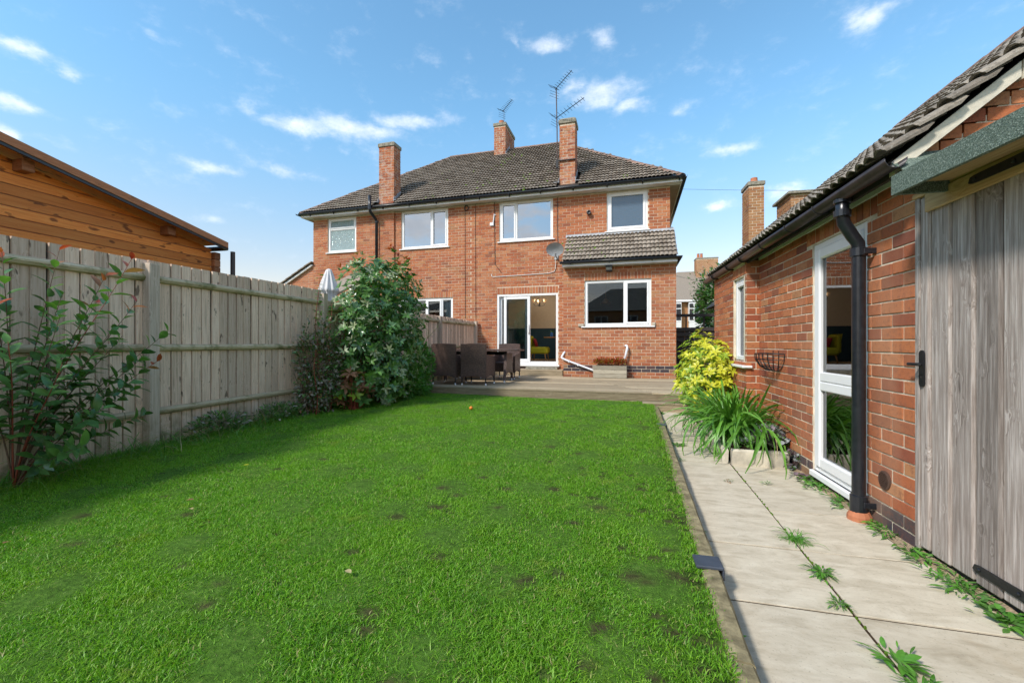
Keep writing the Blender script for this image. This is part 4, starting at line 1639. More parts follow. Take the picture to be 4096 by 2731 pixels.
# downpipe with swan neck, collars and shoe
mb = MB()
mb.tube([(1.578, 3.44, 2.26), (1.578, 3.44, 2.14), (1.590, 3.445, 2.08), (1.655, 3.47, 1.99), (1.690, 3.475, 1.94), (1.695, 3.475, 1.86), (1.695, 3.475, .16), (1.695, 3.475, .075)], .041, 14)
dp = mb.build('downpipe', m_black, garage, smooth=True)
for z0, z1, x, y in ((2.12, 2.17, 1.578, 3.44), (2.215, 2.245, 1.578, 3.44), (1.845, 1.905, 1.695, 3.475), (.055, .175, 1.695, 3.475)):
    mb = MB()
    mb.lathe([(.043, z0), (.052, z0 + .004), (.052, z1 - .004), (.043, z1)], 16, (x, y, 0))
    mb.build('pipe_collar', m_black, dp, smooth=False)
for z in (1.855, .095):
    mb = MB()
    mb.bbox(1.70, 1.785, 3.42, 3.435, z, z + .04, .004)
    mb.build('pipe_clip', m_black, dp)
mb = MB()
mb.lathe([(.075, -.02), (.072, .03), (.055, .062)], 12, (1.70, 3.475, 0))
mb.build('clay_gully', m_pot, dp)
# side door
f = ring('side_door', gd[0], gd[1], gd[2], gd[3], .060, .008, .08, m_upvc, garage, WN)
mb = MB()
mb.bbox(gd[0] - .01, gd[1] + .01, -.03, .06, gd[2] - .05, gd[2] + .0, .006)
mb.build('threshold', m_upvc, f, WN)
sx0, sx1, sz0, sz1 = gd[0] + .05, gd[1] - .05, gd[2] + .05, gd[3] - .05
lf = ring('door_leaf', sx0, sx1, sz0, sz1, .095, -.012, .05, m_upvc, f, WN, .012)
mb = MB()
mb.bbox(sx0 + .094, sx1 - .094, -.010, .048, .828, .905, .008)
mb.bbox(sx0 + .094, sx1 - .094, -.010, .048, .909, .989, .008)
mb.build('mid_rail', m_upvc, lf, WN)
pane(sx0 + .09, sx1 - .09, sz0 + .09, .830, .018, m_glass_door, lf, WN)
pane(sx0 + .09, sx1 - .09, .987, sz1 - .09, .018, m_glass_door, lf, WN)
window(garage, WF, *gw, [(0, 1, 0, 1, True)], m_glass, sash=.055)
room(garage, WN, .25, 2.60, .02, 2.24, .23, 2.4, m_plaster)
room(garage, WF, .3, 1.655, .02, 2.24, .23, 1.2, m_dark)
drape(garage, WF, 1.12, 1.62, 1.02, 2.06, .14, m_curtain, 4, .012, 'blind')
mb = MB()
mb.box(sx0 + .12, sx1 - .05, .095, .10, .94, 1.72)
mb.build('pane_backing', simple('teal_backing', (0.36, 0.46, 0.43), 0.8, var=0.1, scale=30), lf, WN)  # added pale panel, lightens the pane like teal obscured glass
# round black vent
mb = MB()
mb.lathe([(.062, 0), (.062, .012), (.052, .016), (.052, .006)], 24, (0, 0, 0))
for k in range(-4, 5):
    wv = math.sqrt(max(0, .05 ** 2 - (k * .0115) ** 2))
    mb.box(-wv, wv, k * .0115 - .003, k * .0115 + .003, .004, .015)
mb.build('air_vent', m_brownpl, garage, mat4((0, -1, 0), (0, 0, 1), (-1, 0, 0), (1.777, 3.325, .327)))

# wall basket
bk = thing('hanging_basket', 'empty black wire half-round basket fixed to the garage bricks', 'basket', (1.77, 5.25, .95))
for zz, rr in ((1.125, .20), (1.06, .19), (.985, .145)):
    mb = MB()
    mb.tube([(1.77 - rr * math.sin(math.pi * k / 12), 5.25 - rr * 1.25 * math.cos(math.pi * k / 12), zz) for k in range(13)], .0045, 6)
    mb.build('hoop', m_blackiron, bk)
for k in range(0, 13):
    a = math.pi * k / 12
    mb = MB()
    pr = [(.20, 1.125), (.195, 1.06), (.15, .985), (.09, .945), (.03, .935)]
    mb.tube([(1.77 - r * math.sin(a) - .002, 5.25 - r * 1.25 * math.cos(a), z) for r, z in pr], .0035, 5)
    mb.build('bar', m_blackiron, bk)
mb = MB()
mb.tube([(1.77, 5.0, 1.125), (1.77, 5.5, 1.125)], .0045, 6)
mb.tube([(1.77, 5.17, 1.16), (1.77, 5.17, .935)], .0045, 6)
mb.tube([(1.77, 5.33, 1.16), (1.77, 5.33, .935)], .0045, 6)
mb.build('back_bar', m_blackiron, bk)

# ================================================================== felt-roofed timber store
store = thing('timber_store', 'lean-to store with silvered board door, black strap hinges and green felt roof', 'shed', (1.78, 2.4, 0))
WS = mat4((0, -1, 0), (1, 0, 0), (0, 0, 1), (1.78, 3.03, 0))
mb = MB()
mb.bbox(.004, .042, -.016, .08, .03, 2.098, .004)
mb.build('door_frame', m_doorw, store, WS)
x = .046
for k, w in enumerate([.085, .150, .152, .155, .150, .158, .152, .150, .155]):
    mb = MB()
    zt = 2.085
    mb.bbox(x, x + w - .012, -.012 - rng.uniform(0, .003), .014, .045 + rng.uniform(-.006, .004), zt, .010)
    mb.build('door_board', m_doorw, store, WS)
    x += w
mb = MB()
mb.bbox(.115, 1.30, -.034, -.0155, 1.985, 2.086, .004)
mb.build('door_ledge', m_newwood, store, WS)
mb = MB()
mb.bbox(.0, 1.45, -.028, .06, 2.090, 2.118, .004)
mb.build('lintel', m_newwood, store, WS)
mb = MB()
mb.box(.0, 2.9, .020, .05, .0, 2.03)
mb.build('door_gap_shade', simple('door_gap_dark', (0.05, 0.04, 0.033), 0.9), store, WS)  # added dark sheet, so the gaps between door boards look shaded
mb = MB()
mb.box(1.42, 2.9, -.02, .06, .03, 2.0)
mb.box(1.30, 1.34, -.02, .06, .03, 2.098)
mb.build('store_wall', m_doorw, store, WS)


def strap(x0, z, yy, Lx=.85):
    mb = MB()
    pts = []
    n = 8
    top = [(x0 + .0, z - .010), (x0 + .012, z + .016), (x0 + .04, z + .020), (x0 + Lx, z + .030)]
    bot = [(x0 + Lx, z - .030), (x0 + .04, z - .020), (x0 + .012, z - .016)]
    poly = [(p[0], yy, p[1]) for p in top + bot]
    mb.prism(poly, (0, -.006, 0), (0, 0, 0))
    me = mb.mesh('strap_hinge', m_blackiron)
    fixn(me)
    h = obj('strap_hinge', me, store, WS)
    for k in (.04, .25, .46, .67):
        mb = MB()
        mb.lathe([(.010, 0), (.010, .003), (.005, .007)], 8, (0, 0, 0))
        mb.build('bolt', m_blackiron, h, WS @ mat4((1, 0, 0), (0, 0, 1), (0, -1, 0), (x0 + k, yy - .006, z)))


strap(.43, 2.045, -.034)
strap(.43, .125, -.0165)
hd = MB()
hd.lathe([(.001, 0), (.020, 0), (.020, .006), (.001, .006)], 4, (0, 0, 0))
mb = MB()
n = 8
cap_ = [(.021 * math.cos(math.pi * k / n), .085 + .021 * math.sin(math.pi * k / n)) for k in range(n + 1)] + [(.021 * math.cos(math.pi + math.pi * k / n), -.085 + .021 * math.sin(math.pi + math.pi * k / n)) for k in range(n + 1)]
mb.prism([(a, 0, b) for a, b in cap_], (0, -.008, 0), (0, 0, 0))
me = mb.mesh('handle_plate', m_blackiron)
fixn(me)
hp = obj('handle_plate', me, store, WS @ Matrix.Translation((.073, -.0165, 1.09)))
mb = MB()
mb.tube([(.073, -.02, 1.115), (.073, -.062, 1.115)], .009, 8)
mb.bbox(.03, .135, -.074, -.060, 1.106, 1.124, .005)
mb.build('lever', m_blackiron, hp, WS)
mb = MB()
mb.box(.069, .077, -.027, -.0245, 1.035, 1.055)
mb.build('keyhole', m_under, hp, WS)
# felt roof with its turned-down edge
mb = MB()
fz = lambda y: 2.153 - .042 * (2.76 - y)
mb.prism([(1.505, -.2, fz(-.2) - .03), (1.505, 2.75, fz(2.75) - .03), (1.505, 2.75, fz(2.75) - .004), (1.505, -.2, fz(-.2) - .004)], (0, 0, 0), (2.8, 0, 0))
me = mb.mesh('felt_roof', m_felt)
obj('felt_roof', fixn(me), store)
mb = MB()
mb.prism([(1.500, -.21, fz(-.21) - .105), (1.500, 2.76, fz(2.76) - .105), (1.500, 2.76, fz(2.76)), (1.500, -.21, fz(-.21))], (0, 0, 0), (.022, 0, 0))
mb.prism([(1.522, 2.738, fz(2.76) - .105), (1.522, 2.762, fz(2.76) - .105), (1.522, 2.762, fz(2.76) + .001), (1.522, 2.738, fz(2.76) + .001)], (0, 0, 0), (2.75, 0, 0))
me = mb.mesh('felt_edge', m_felt)
obj('felt_edge', fixn(me), store)
mb = MB()
mb.prism([(1.60, 2.76, 2.145), (3.2, 2.76, 2.145), (3.2, 3.012, 2.36), (1.72, 3.012, 2.36), (1.62, 2.98, 2.30)], (0, 0, 0), (0, .004, .012))
me = mb.mesh('felt_upstand', m_felt)
fixn(me)
obj('felt_upstand', me, store)
mb = MB()
mb.prism([(1.53, -.2, fz(-.2) - .050), (1.53, 2.73, fz(2.73) - .050), (1.53, 2.73, fz(2.73) - .034), (1.53, -.2, fz(-.2) - .034)], (0, 0, 0), (.6, 0, 0))
me = mb.mesh('roof_deck', m_newwood)
obj('roof_deck', fixn(me), store)

# ================================================================== boundary fence
def feather(name='fence_board'):
    mb = MB()
    vs = [(-.006, -.5, 0), (.016, -.5, 0), (-.006, .5, 0), (.008, .5, 0)]
    vs = vs + [(x, y, 1) for x, y, z in vs]
    mb.add(vs, [(0, 2, 3, 1), (4, 5, 7, 6), (0, 1, 5, 4), (1, 3, 7, 5), (3, 2, 6, 7), (2, 0, 4, 6)])
    return fixn(mb.mesh(name, m_fence))


fb = feather()
m_gap_shade = simple('board_gap_shade', (0.085, 0.060, 0.045), 0.9, var=0.3, scale=20)  # dark colour of the added sheet that paints the shade between fence boards


def fence_run(par, p0, p1, zb0, zb1, zt0, zt1, pitch=.112, seed=0):
    """boards from p0 to p1 (plan), seen from +x side"""
    rg = random.Random(seed)
    a, b = Vector((*p0, 0)), Vector((*p1, 0))
    d = b - a
    L = d.length
    d.normalize()
    n = int(L / pitch)
    nx = Vector((d.y, -d.x, 0))
    mb = MB()
    mb.prism([a - nx * .012 + Vector((0, 0, zb0)), b - nx * .012 + Vector((0, 0, zb1)), b - nx * .012 + Vector((0, 0, zt1 - .002)), a - nx * .012 + Vector((0, 0, zt0 - .002))], (0, 0, 0), -nx * .008)
    obj('gap_shade_sheet', fixn(mb.mesh('gap_shade_sheet', m_gap_shade)), par)
    for i in range(n):
        t = (i + .5) / n
        w = L / n * rg.uniform(.90, .945)
        o = a + (b - a) * t
        zb = zb0 + (zb1 - zb0) * t + rg.uniform(-.01, .01)
        zt = zt0 + (zt1 - zt0) * t + rg.uniform(-.003, .003)
        T = mat4(nx, d, (0, 0, 1), (o.x, o.y, zb)) @ Matrix.Rotation(rg.gauss(0, .004), 4, 'X') @ Matrix.Diagonal((1, w, zt - zb, 1))
        obj('fence_board', fb, par, T)


def rail(par, a, b, h=.075, dpt=.05):
    a, b = Vector(a), Vector(b)
    d = (b - a).normalized()
    nx = Vector((d.y, -d.x, 0)).normalized()
    mb = MB()
    pr = [(0, -h / 2), (dpt * .75, -h / 2 + .012), (dpt, -.004), (dpt, .012), (dpt * .45, h / 2), (0, h / 2)]
    vs = [a + nx * x + Vector((0, 0, z)) for x, z in pr] + [b + nx * x + Vector((0, 0, z)) for x, z in pr]
    n = len(pr)
    fs = [tuple(range(n)), tuple(reversed(range(n, 2 * n)))] + [(i, n + i, n + (i + 1) % n, (i + 1) % n) for i in range(n)]
    mb.add(vs, fs)
    me = mb.mesh('rail', m_rail)
    fixn(me)
    obj('rail', me, par)


def fpost(par, x, y, zt, zb=-.05, w=.10, rot=0, name='post'):
    mb = MB()
    mb.bbox(-w / 2, w / 2, -w / 2, w / 2, zb, zt - .012, .005)
    mb.prism([(-w / 2 + .002, -w / 2 + .002, zt - .013), (w / 2 - .002, -w / 2 + .002, zt - .013), (w / 2 - .002, w / 2 - .002, zt - .013), (-w / 2 + .002, w / 2 - .002, zt - .013)], (0, 0, 0), (0, 0, .012))
    mb.build(name, m_post, par, Matrix.Translation((x, y, 0)) @ Matrix.Rotation(rot, 4, 'Z'))


FXX = -4.60
fence = thing('fence', 'tall weathered grey feather-edge board fence along the lawn', 'fence', (FXX, 3.4, .15))
fence_run(fence, (FXX, -1.6), (FXX, 3.384), .15, .17, 2.074, 2.080, seed=61)
fence_run(fence, (FXX, 3.388), (FXX, 6.06), .17, .20, 2.082, 2.105, seed=62)
for y in (-1.6, .85, 3.38, 6.03):
    fpost(fence, FXX + .062, y, 2.045)
for a, b in ((-1.55, .80), (.90, 3.33), (3.43, 5.98)):
    for z in (1.898, 1.192, .535):
        rail(fence, (FXX + .011, a, z), (FXX + .011, b, z))
fence2 = thing('fence', 'lower grey board fence running from the shrub to the house wall beside the deck', 'fence', (-4.3, 9.0, .15))
P2 = [(-4.555, 6.10), (-4.40, 8.05), (-4.235, 10.05), (-4.055, 12.40)]
for i in range(3):
    fence_run(fence2, P2[i], P2[i + 1], .18, .18, 1.935, 1.935 - (.0 if i < 2 else .03), pitch=.105, seed=63 + i)
    a, b = Vector(P2[i]), Vector(P2[i + 1])
    for z in (1.80, 1.15, .55):
        rail(fence2, (a.x + .012, a.y + .03, z), (b.x + .012, b.y - .03, z))
for i in (1, 2, 3):
    fpost(fence2, P2[i][0] + .05, P2[i][1] - .05, 1.915, w=.095, rot=R(-4.5))

# ================================================================== deck
deck = thing('deck', 'raised timber deck of long greyed boards across the house front', 'deck', HOUSE @ Matrix.Translation((-2.5, -2.4, 0)))
DZ = .350
v = -4.18
k = 0
while v < -.05:
    w = .140
    u1 = .06 if v < -.86 else -2.80
    if v > -.16:
        w = -.012 - v
    joint = -2.55 - (v + .7) * .55 if v < -.75 else -99
    segs = [(-5.45, u1)] if not -5.3 < joint < u1 - .2 else [(-5.45, joint - .0025), (joint + .0025, u1)]
    for a, b in segs:
        mb = MB()
        prof = [(0, -.026), (0, -.003), (.003, 0)] + sum([[(.003 + .0225 * i + .016, 0), (.003 + .0225 * i + .0185, -.003), (.003 + .0225 * i + .0205, -.003)] for i in range(5)], []) + [(w - .004, 0), (w - .001, -.003), (w - .001, -.026)]
        poly = [(a, v + p[0], DZ + p[1]) for p in prof if p[0] <= w]
        mb.prism(poly, (0, 0, 0), (b - a, 0, 0))
        me = mb.mesh('deck_board', m_deck)
        fixn(me)
        obj('deck_board', me, deck, HOUSE)
    v += .1455
    k += 1


def riser(u0, u1, v, z0, z1, par):
    mb = MB()
    prof = [(0, z0)]
    n = max(2, int((z1 - z0) / .0225))
    for i in range(n):
        z = z0 + (z1 - z0) * i / n
        h = (z1 - z0) / n
        prof += [(-.006, z + h * .12), (-.006, z + h * .80), (-.001, z + h * .9)]
    prof += [(0, z1)]
    poly = [(u0, v + p, z) for p, z in prof] + [(u0, v + .024, z1), (u0, v + .024, z0)]
    mb.prism(poly, (0, 0, 0), (u1 - u0, 0, 0))
    me = mb.mesh('riser_board', m_deck)
    fixn(me)
    obj('riser_board', me, deck, HOUSE)


riser(-5.45, .06, -4.166, .205, .322, deck)
riser(-5.45, .06, -4.164, .06, .200, deck)
mb = MB()
mb.box(-5.44, -5.40, -4.14, -.9, 0.0, .32)
mb.box(.02, .05, -4.14, -.9, 0, .32)
mb.build('deck_frame', m_trough, deck, HOUSE)
# lower step by the path
for v0 in (-4.46, -4.315):
    mb = MB()
    mb.bbox(-.80, .02, v0, v0 + .138, .176, .204, .004)
    mb.build('step_board', m_deck, deck, HOUSE)
riser(-.80, .02, -4.445, .045, .172, deck)
# step to the patio doors
for v0 in (-.60, -.455, -.31, -.165):
    mb = MB()
    mb.bbox(-5.40, -2.83, v0, v0 + .138, .472, .50, .004)
    mb.build('step_board', m_deck, deck, HOUSE)
riser(-5.40, -2.83, -.590, .352, .468, deck)

# ================================================================== timber trough with red sedum, waste pipes, lamp
tr = thing('planter_trough', 'rough grey timber trough of red plants against the kitchen wall', 'planter', HOUSE @ Matrix.Translation((-1.53, -.92, .35)))
for vv in (-1.06, -.80):
    for i, (z0, z1) in enumerate(((.352, .455), (.460, .56), (.565, .665))):
        mb = MB()
        mb.bbox(-1.955, -1.115, vv, vv + .026, z0, z1, .006)
        mb.build('trough_board', m_trough, tr, HOUSE)
for uu in (-1.955, -1.141):
    mb = MB()
    mb.bbox(uu + .001, uu + .025, -1.033, -.801, .353, .662, .004)
    mb.build('trough_end', m_trough, tr, HOUSE)
mb = MB()
mb.box(-1.928, -1.142, -1.033, -.801, .36, .63)
mb.build('compost', m_soil, tr, HOUSE)

wp = thing('waste_pipe', 'white plastic waste pipe sloping down behind the trough from the door corner', 'pipe', HOUSE @ Matrix.Translation((-2.8, -.78, .8)))
mb = MB()
mb.tube([(-2.74, -.70, 1.02), (-2.765, -.745, .98), (-2.83, -.775, .865), (-2.80, -.78, .835), (-2.70, -.785, .79), (-1.96, -.785, .52), (-1.90, -.785, .50)], .026, 10)
mb.build('pipe_run', m_white, wp, HOUSE, smooth=True)
for uu, zz in ((-2.62, .76), (-2.38, .672)):
    mb = MB()
    mb.bbox(uu - .02, uu + .02, -.815, -.722, zz - .035, zz + .035, .006)
    mb.build('pipe_clip', m_white, wp, HOUSE)
wp = thing('waste_pipe', 'short white plastic waste pipe elbow leaning above the end of the trough', 'pipe', HOUSE @ Matrix.Translation((-1.12, -.8, .7)))
mb = MB()
mb.tube([(-1.16, -.71, 1.16), (-1.145, -.76, 1.185), (-1.12, -.80, 1.18), (-1.105, -.82, 1.13), (-1.13, -.825, 1.0), (-1.20, -.83, .70)], .029, 10)
mb.build('pipe_run', m_white, wp, HOUSE, smooth=True)
mb = MB()
mb.tube([(-1.105, -.822, 1.10), (-1.112, -.823, 1.07)], .036, 10)
mb.build('pipe_collar', m_white, wp, HOUSE)

lamp = thing('wall_lamp', 'black boxy security lamp on the bricks above the kitchen window', 'lamp', HOUSE @ Matrix.Translation((-1.565, -.75, 3.2)))
mb = MB()
mb.prism([(-1.65, -.722, 3.318), (-1.65, -.90, 3.290), (-1.65, -.90, 3.235), (-1.65, -.722, 3.215)], (0, 0, 0), (.17, 0, 0))
me = mb.mesh('lamp_housing', m_black)
fixn(me)
obj('lamp_housing', me, lamp, HOUSE)
mb = MB()
mb.prism([(-1.635, -.724, 3.214), (-1.635, -.86, 3.232), (-1.635, -.84, 3.165), (-1.635, -.724, 3.150)], (0, 0, 0), (.14, 0, 0))
me = mb.mesh('lens', m_grey)
fixn(me)
obj('lens', me, lamp, HOUSE)
mb = MB()
mb.bbox(-1.64, -1.49, -.80, -.722, 3.128, 3.150, .006)
mb.build('sensor', m_black, lamp, HOUSE)

# ================================================================== satellite dish, flue, cables
dish = thing('satellite_dish', 'grey satellite dish on the wall beside the kitchen roof', 'satellite dish', HOUSE @ Matrix.Translation((-3.07, -.05, 3.7)))
DW = HOUSE @ Matrix.Translation((-3.075, -.40, 3.885)) @ Matrix.Rotation(R(14), 4, 'Z') @ Matrix.Rotation(R(22), 4, 'X')
mb = MB()
n = 28
rows_ = 6
vs = [(0, .0, 0)]
for j in range(1, rows_ + 1):
    r = j / rows_
    for k in range(n):
        a = 2 * math.pi * k / n
        vs.append((.245 * r * math.cos(a), -.045 * r * r, .195 * r * math.sin(a)))
fs = [(0, 1 + (k + 1) % n, 1 + k) for k in range(n)]
for j in range(rows_ - 1):
    for k in range(n):
        a = 1 + j * n + k
        b = 1 + j * n + (k + 1) % n
        fs.append((a, b, b + n, a + n))
mb.add(vs, fs)
mb.build('reflector', m_grey, dish, DW, smooth=True)
mb = MB()
mb.tube([(0, -.04, -.185), (0, -.16, -.20), (0, -.27, -.13)], .012, 6)
mb.build('feed_arm', m_blackiron, dish, DW)
mb = MB()
mb.tube([(0, -.26, -.16), (0, -.265, -.06)], .028, 10)
mb.build('feed_horn', m_grey, dish, DW)
mb = MB()
mb.tube([(-3.075, -.39, 3.86), (-3.09, -.22, 3.84), (-3.10, -.18, 3.76), (-3.10, -.03, 3.74)], .016, 8)
mb.bbox(-3.16, -3.04, -.03, -.008, 3.66, 3.84, .004)
mb.build('wall_bracket', m_grey, dish, HOUSE)
mb = MB()
mb.tube([(-3.10, -.10, 3.74), (-3.115, -.06, 3.62), (-3.12, -.022, 3.42), (-3.16, -.02, 3.32), (-3.33, -.02, 3.282), (-4.2, -.02, 3.262), (-5.02, -.02, 3.246), (-5.07, -.02, 3.27), (-5.075, -.02, 3.33)], .010, 6)
mb.build('dish_cable', m_render, dish, HOUSE, smooth=True)
fl = thing('boiler_flue', 'round black boiler flue on the upper wall beside the bathroom window', 'flue', HOUSE @ Matrix.Translation((-2.16, -.05, 4.93)))
FW = HOUSE @ mat4((1, 0, 0), (0, 0, 1), (0, -1, 0), (-2.164, -.006, 4.935))
mb = MB()
mb.lathe([(.062, 0), (.062, .10), (.055, .115), (.042, .118), (.042, .06)], 20)
mb.build('flue_pipe', m_black, fl, FW)
mb = MB()
mb.lathe([(.078, 0), (.078, .012), (.06, .016)], 20)
mb.build('flue_seal', m_pot, fl, FW)
mb = MB()
mb.tube([(.035 * math.cos(a), .035 * math.sin(a), .085) for a in np.linspace(0, 6.28, 12)], .006, 5)
mb.build('flue_guard', m_grey, fl, FW)

st = thing('soil_stack', 'black soil pipe rising past the gutter beside the chimney', 'pipe', HOUSE @ Matrix.Translation((-9.0, -.1, .3)))
mb = MB()
mb.tube([(-9.03, -.42, 5.95), (-9.03, -.42, 5.52), (-9.025, -.40, 5.44), (-8.99, -.16, 5.27), (-8.985, -.115, 5.18), (-8.985, -.115, .3)], .048, 12)
mb.build('stack_pipe', m_black, st, HOUSE, smooth=True)
for z, u, vv in ((5.50, -9.03, -.42), (5.15, -8.985, -.115), (3.2, -8.985, -.115)):
    mb = MB()
    mb.lathe([(.050, 0), (.060, .004), (.060, .07), (.050, .075)], 14, (u, vv, z))
    mb.build('pipe_collar', m_black, st, HOUSE)


def cable(pts, r, lab, mat=m_blackiron, name='cable'):
    mb = MB()
    mb.tube(pts, r, 5)
    o = mb.build(name, mat, None, HOUSE)
    return tag(o, lab, 'cable')


cable([(-5.935, -.014, 5.49), (-5.937, -.014, 4.2), (-5.925, -.014, 2.0)], .006, 'thin dark cable straight down the party wall under the ring')
cable([(-5.60, -.014, 5.49), (-5.592, -.014, 4.0), (-5.585, -.014, 1.96)], .006, 'thin dark cable down the wall to the end post of the lower fence')
cable([(-4.98, -.014, 5.49), (-4.975, -.014, 4.5), (-4.965, -.014, 3.62), (-4.76, -.014, 3.36)], .008, 'brown cable down beside the upper bedroom window, kinked at its foot')
cable([(-3.06, -.014, 5.46), (-3.065, -.014, 4.6), (-3.05, -.014, 4.05)], .010, 'dark cable down the wall from the gutter to the satellite dish', m_brownpl)
jb = thing('junction_box', 'small white cable junction box on the wall beside the bedroom window', 'junction box', HOUSE @ Matrix.Translation((-5.06, -.02, 4.84)))
mb = MB()
mb.bbox(-5.125, -5.005, -.045, -.008, 4.79, 4.885, .006)
mb.build('box_cover', m_white, jb, HOUSE)
mb = MB()
mb.tube([(-5.02, -.03, 4.88), (-5.00, -.03, 5.02), (-4.985, -.03, 5.14), (-4.95, -.03, 5.10)], .016, 6)
mb.build('cable_tail', m_white, jb, HOUSE)
mb = MB()
mb.tube([(-5.888 + .062 * math.cos(a), -.03, 5.395 + .075 * math.sin(a)) for a in np.linspace(0, 2 * math.pi, 20, endpoint=False)], .014, 8, closed=True)
o = mb.build('cable_ring', m_black, None, HOUSE)
tag(o, 'coiled black cable ring on the wall under the soffit', 'cable ring')


# ------------------------------------------------------------------ aerials
def aerial(root, boom0, boom1, n, el_len, par, W, refl=True):
    a, b = Vector(boom0), Vector(boom1)
    mb = MB()
    mb.tube([a, b], .010, 6)
    bo = mb.build('boom', m_blackiron, par, W)
    d = (b - a).normalized()
    s = d.cross(Vector((0, 0, 1))).normalized()
    up = s.cross(d).normalized()
    for i in range(n):
        p = a + (b - a) * (i + .6) / n
        l = el_len * (1 - .35 * i / n)
        mb = MB()
        mb.tube([p - s * l / 2 - up * l * .12, p + s * l / 2 + up * l * .12], .006, 4)
        mb.build('element', m_blackiron, bo, W)
    if refl:
        for sg in (-1, 1):
            mb = MB()
            for q in (.06, .12, .18):
                mb.tube([a + up * sg * q - d * q * .5 - s * .16, a + up * sg * q - d * q * .5 + s * .16], .005, 4)
            mb.build('reflector', m_blackiron, bo, W)


ae = thing('aerial', 'tall aerial mast with two antennas beside the chimney at the kitchen end', 'aerial', HOUSE @ Matrix.Translation((-3.08, -.03, 6.3)))
mb = MB()
mb.tube([(-3.065, -.035, 6.25), (-3.075, -.035, 7.4), (-3.10, -.035, 8.62)], .016, 8)
mb.build('mast', m_brownpl, ae, HOUSE)
mb = MB()
mb.bbox(-3.09, -2.53, -.05, -.012, 6.50, 6.525, .004)
mb.bbox(-3.10, -3.04, -.07, -.01, 6.30, 6.52, .006)
mb.build('mast_bracket', m_blackiron, ae, HOUSE)
aerial(None, (-3.13, -.035, 8.58), (-2.58, -.55, 8.72), 9, .22, ae, HOUSE)
aerial(None, (-3.12, -.035, 7.74), (-2.25, -.50, 7.95), 9, .26, ae, HOUSE)
ae = thing('aerial', 'small rusty antenna above the clay pot of the middle chimney', 'aerial', HOUSE @ Matrix.Translation((-5.6, 3.2, 9.5)))
mb = MB()
mb.tube([(-5.62, 3.06, 9.42), (-5.62, 3.06, 10.0)], .007, 6)
mb.build('mast', m_brownpl, ae, HOUSE)
aerial(None, (-5.68, 3.06, 9.93), (-5.20, 2.7, 10.12), 9, .26, ae, HOUSE)

# ================================================================== log cabin beyond the fence
cabin = thing('log_cabin', 'orange stained plank cabin with shallow sloping roof beyond the tall fence', 'cabin', (-6.5, 4.0, 0))
CX0 = -6.50
CY1 = 5.80
PH = .1215
rake = lambda y: 3.395 + .196 * (3.12 - y) - .065
z = 1.55
k = 0
while z < 4.2:
    ya, yb = -1.2, CY1
    zt = z + PH - .013
    # clip by the rake
    ye_b = 3.12 - (z - 3.395 + .065) / .196
    ye_t = 3.12 - (zt - 3.395 + .065) / .196
    if ye_b < ya:
        break
    poly = [(ya, z), (min(yb, ye_b), z)]
    if ye_t < yb:
        poly += [(min(yb, max(ye_b, ye_t)) if ye_b < yb else yb, min(zt, rake(yb)) if ye_b > yb else z)] if ye_b > yb else []
        poly += [(max(ya, ye_t), zt)]
    else:
        poly += [(yb, zt)]
    poly += [(ya, zt)]
    mb = MB()
    mb.prism([(CX0, p[0], p[1]) for p in poly], (0, 0, 0), (-.04, 0, 0))
    # rounded lower lip makes the shadow line
    me = mb.mesh('plank', m_cabin)
    fixn(me)
    obj('plank', me, cabin)
    z += PH
    k += 1
mb = MB()
mb.prism([(CX0 - .012, -1.2, 1.4), (CX0 - .012, CY1 - .01, 1.4), (CX0 - .012, CY1 - .01, rake(CY1) - .01), (CX0 - .012, -1.2, rake(-1.2) - .01)], (0, 0, 0), (-.10, 0, 0))
me = mb.mesh('inner_wall', m_cabin_d)
fixn(me)
obj('inner_wall', me, cabin)
mb = MB()
mb.box(-11, CX0 - .05, CY1 - .06, CY1 - .02, .2, rake(CY1) - .02)
mb.build('end_wall', m_cabin_d, cabin)
z = 1.55
while z + PH < rake(CY1 + .1):
    mb = MB()
    mb.bbox(CX0 - .045, CX0 + .065, CY1 + .002, CY1 + .115, z, z + PH - .004, .008)
    mb.build('log_end', m_cabin_d, cabin)
    z += PH


def sloped(x0, x1, y0, y1, d0, d1, mat, name, par=cabin):
    top = lambda y: 3.445 + .196 * (3.12 - y)
    mb = MB()
    mb.prism([(x1, y0, top(y0) - d0), (x1, y1, top(y1) - d0), (x1, y1, top(y1) - d1), (x1, y0, top(y0) - d1)], (0, 0, 0), (x0 - x1, 0, 0))
    me = mb.mesh(name, mat)
    fixn(me)
    return obj(name, me, par)


sloped(-6.225, -6.20, -1.6, 5.84, 0, .092, m_cabin_d, 'bargeboard')
sloped(-6.24, -6.212, -1.6, 5.85, .092, .125, m_black, 'membrane_edge')
sloped(-11.0, -6.228, -1.6, 5.82, .004, .03, m_under, 'roof')
sloped(-6.9, -6.24, -1.6, 5.80, .034, .05, m_cabin, 'soffit_boards')
for y in (3.42, 5.02, 1.7):
    mb = MB()
    zt = 3.445 + .196 * (3.12 - y) - .10
    mb.bbox(CX0, -6.34, y - .055, y + .055, zt - .13, zt, .006)
    mb.build('purlin_end', m_cabin_d, cabin)
mb = MB()
mb.tube([(-6.30, 6.02, 2.80), (-6.30, 6.02, .2)], .036, 10)
mb.tube([(-6.28, 5.88, 2.83), (-6.9, 5.88, 2.83)], .04, 8)
mb.build('downpipe', m_black, cabin)

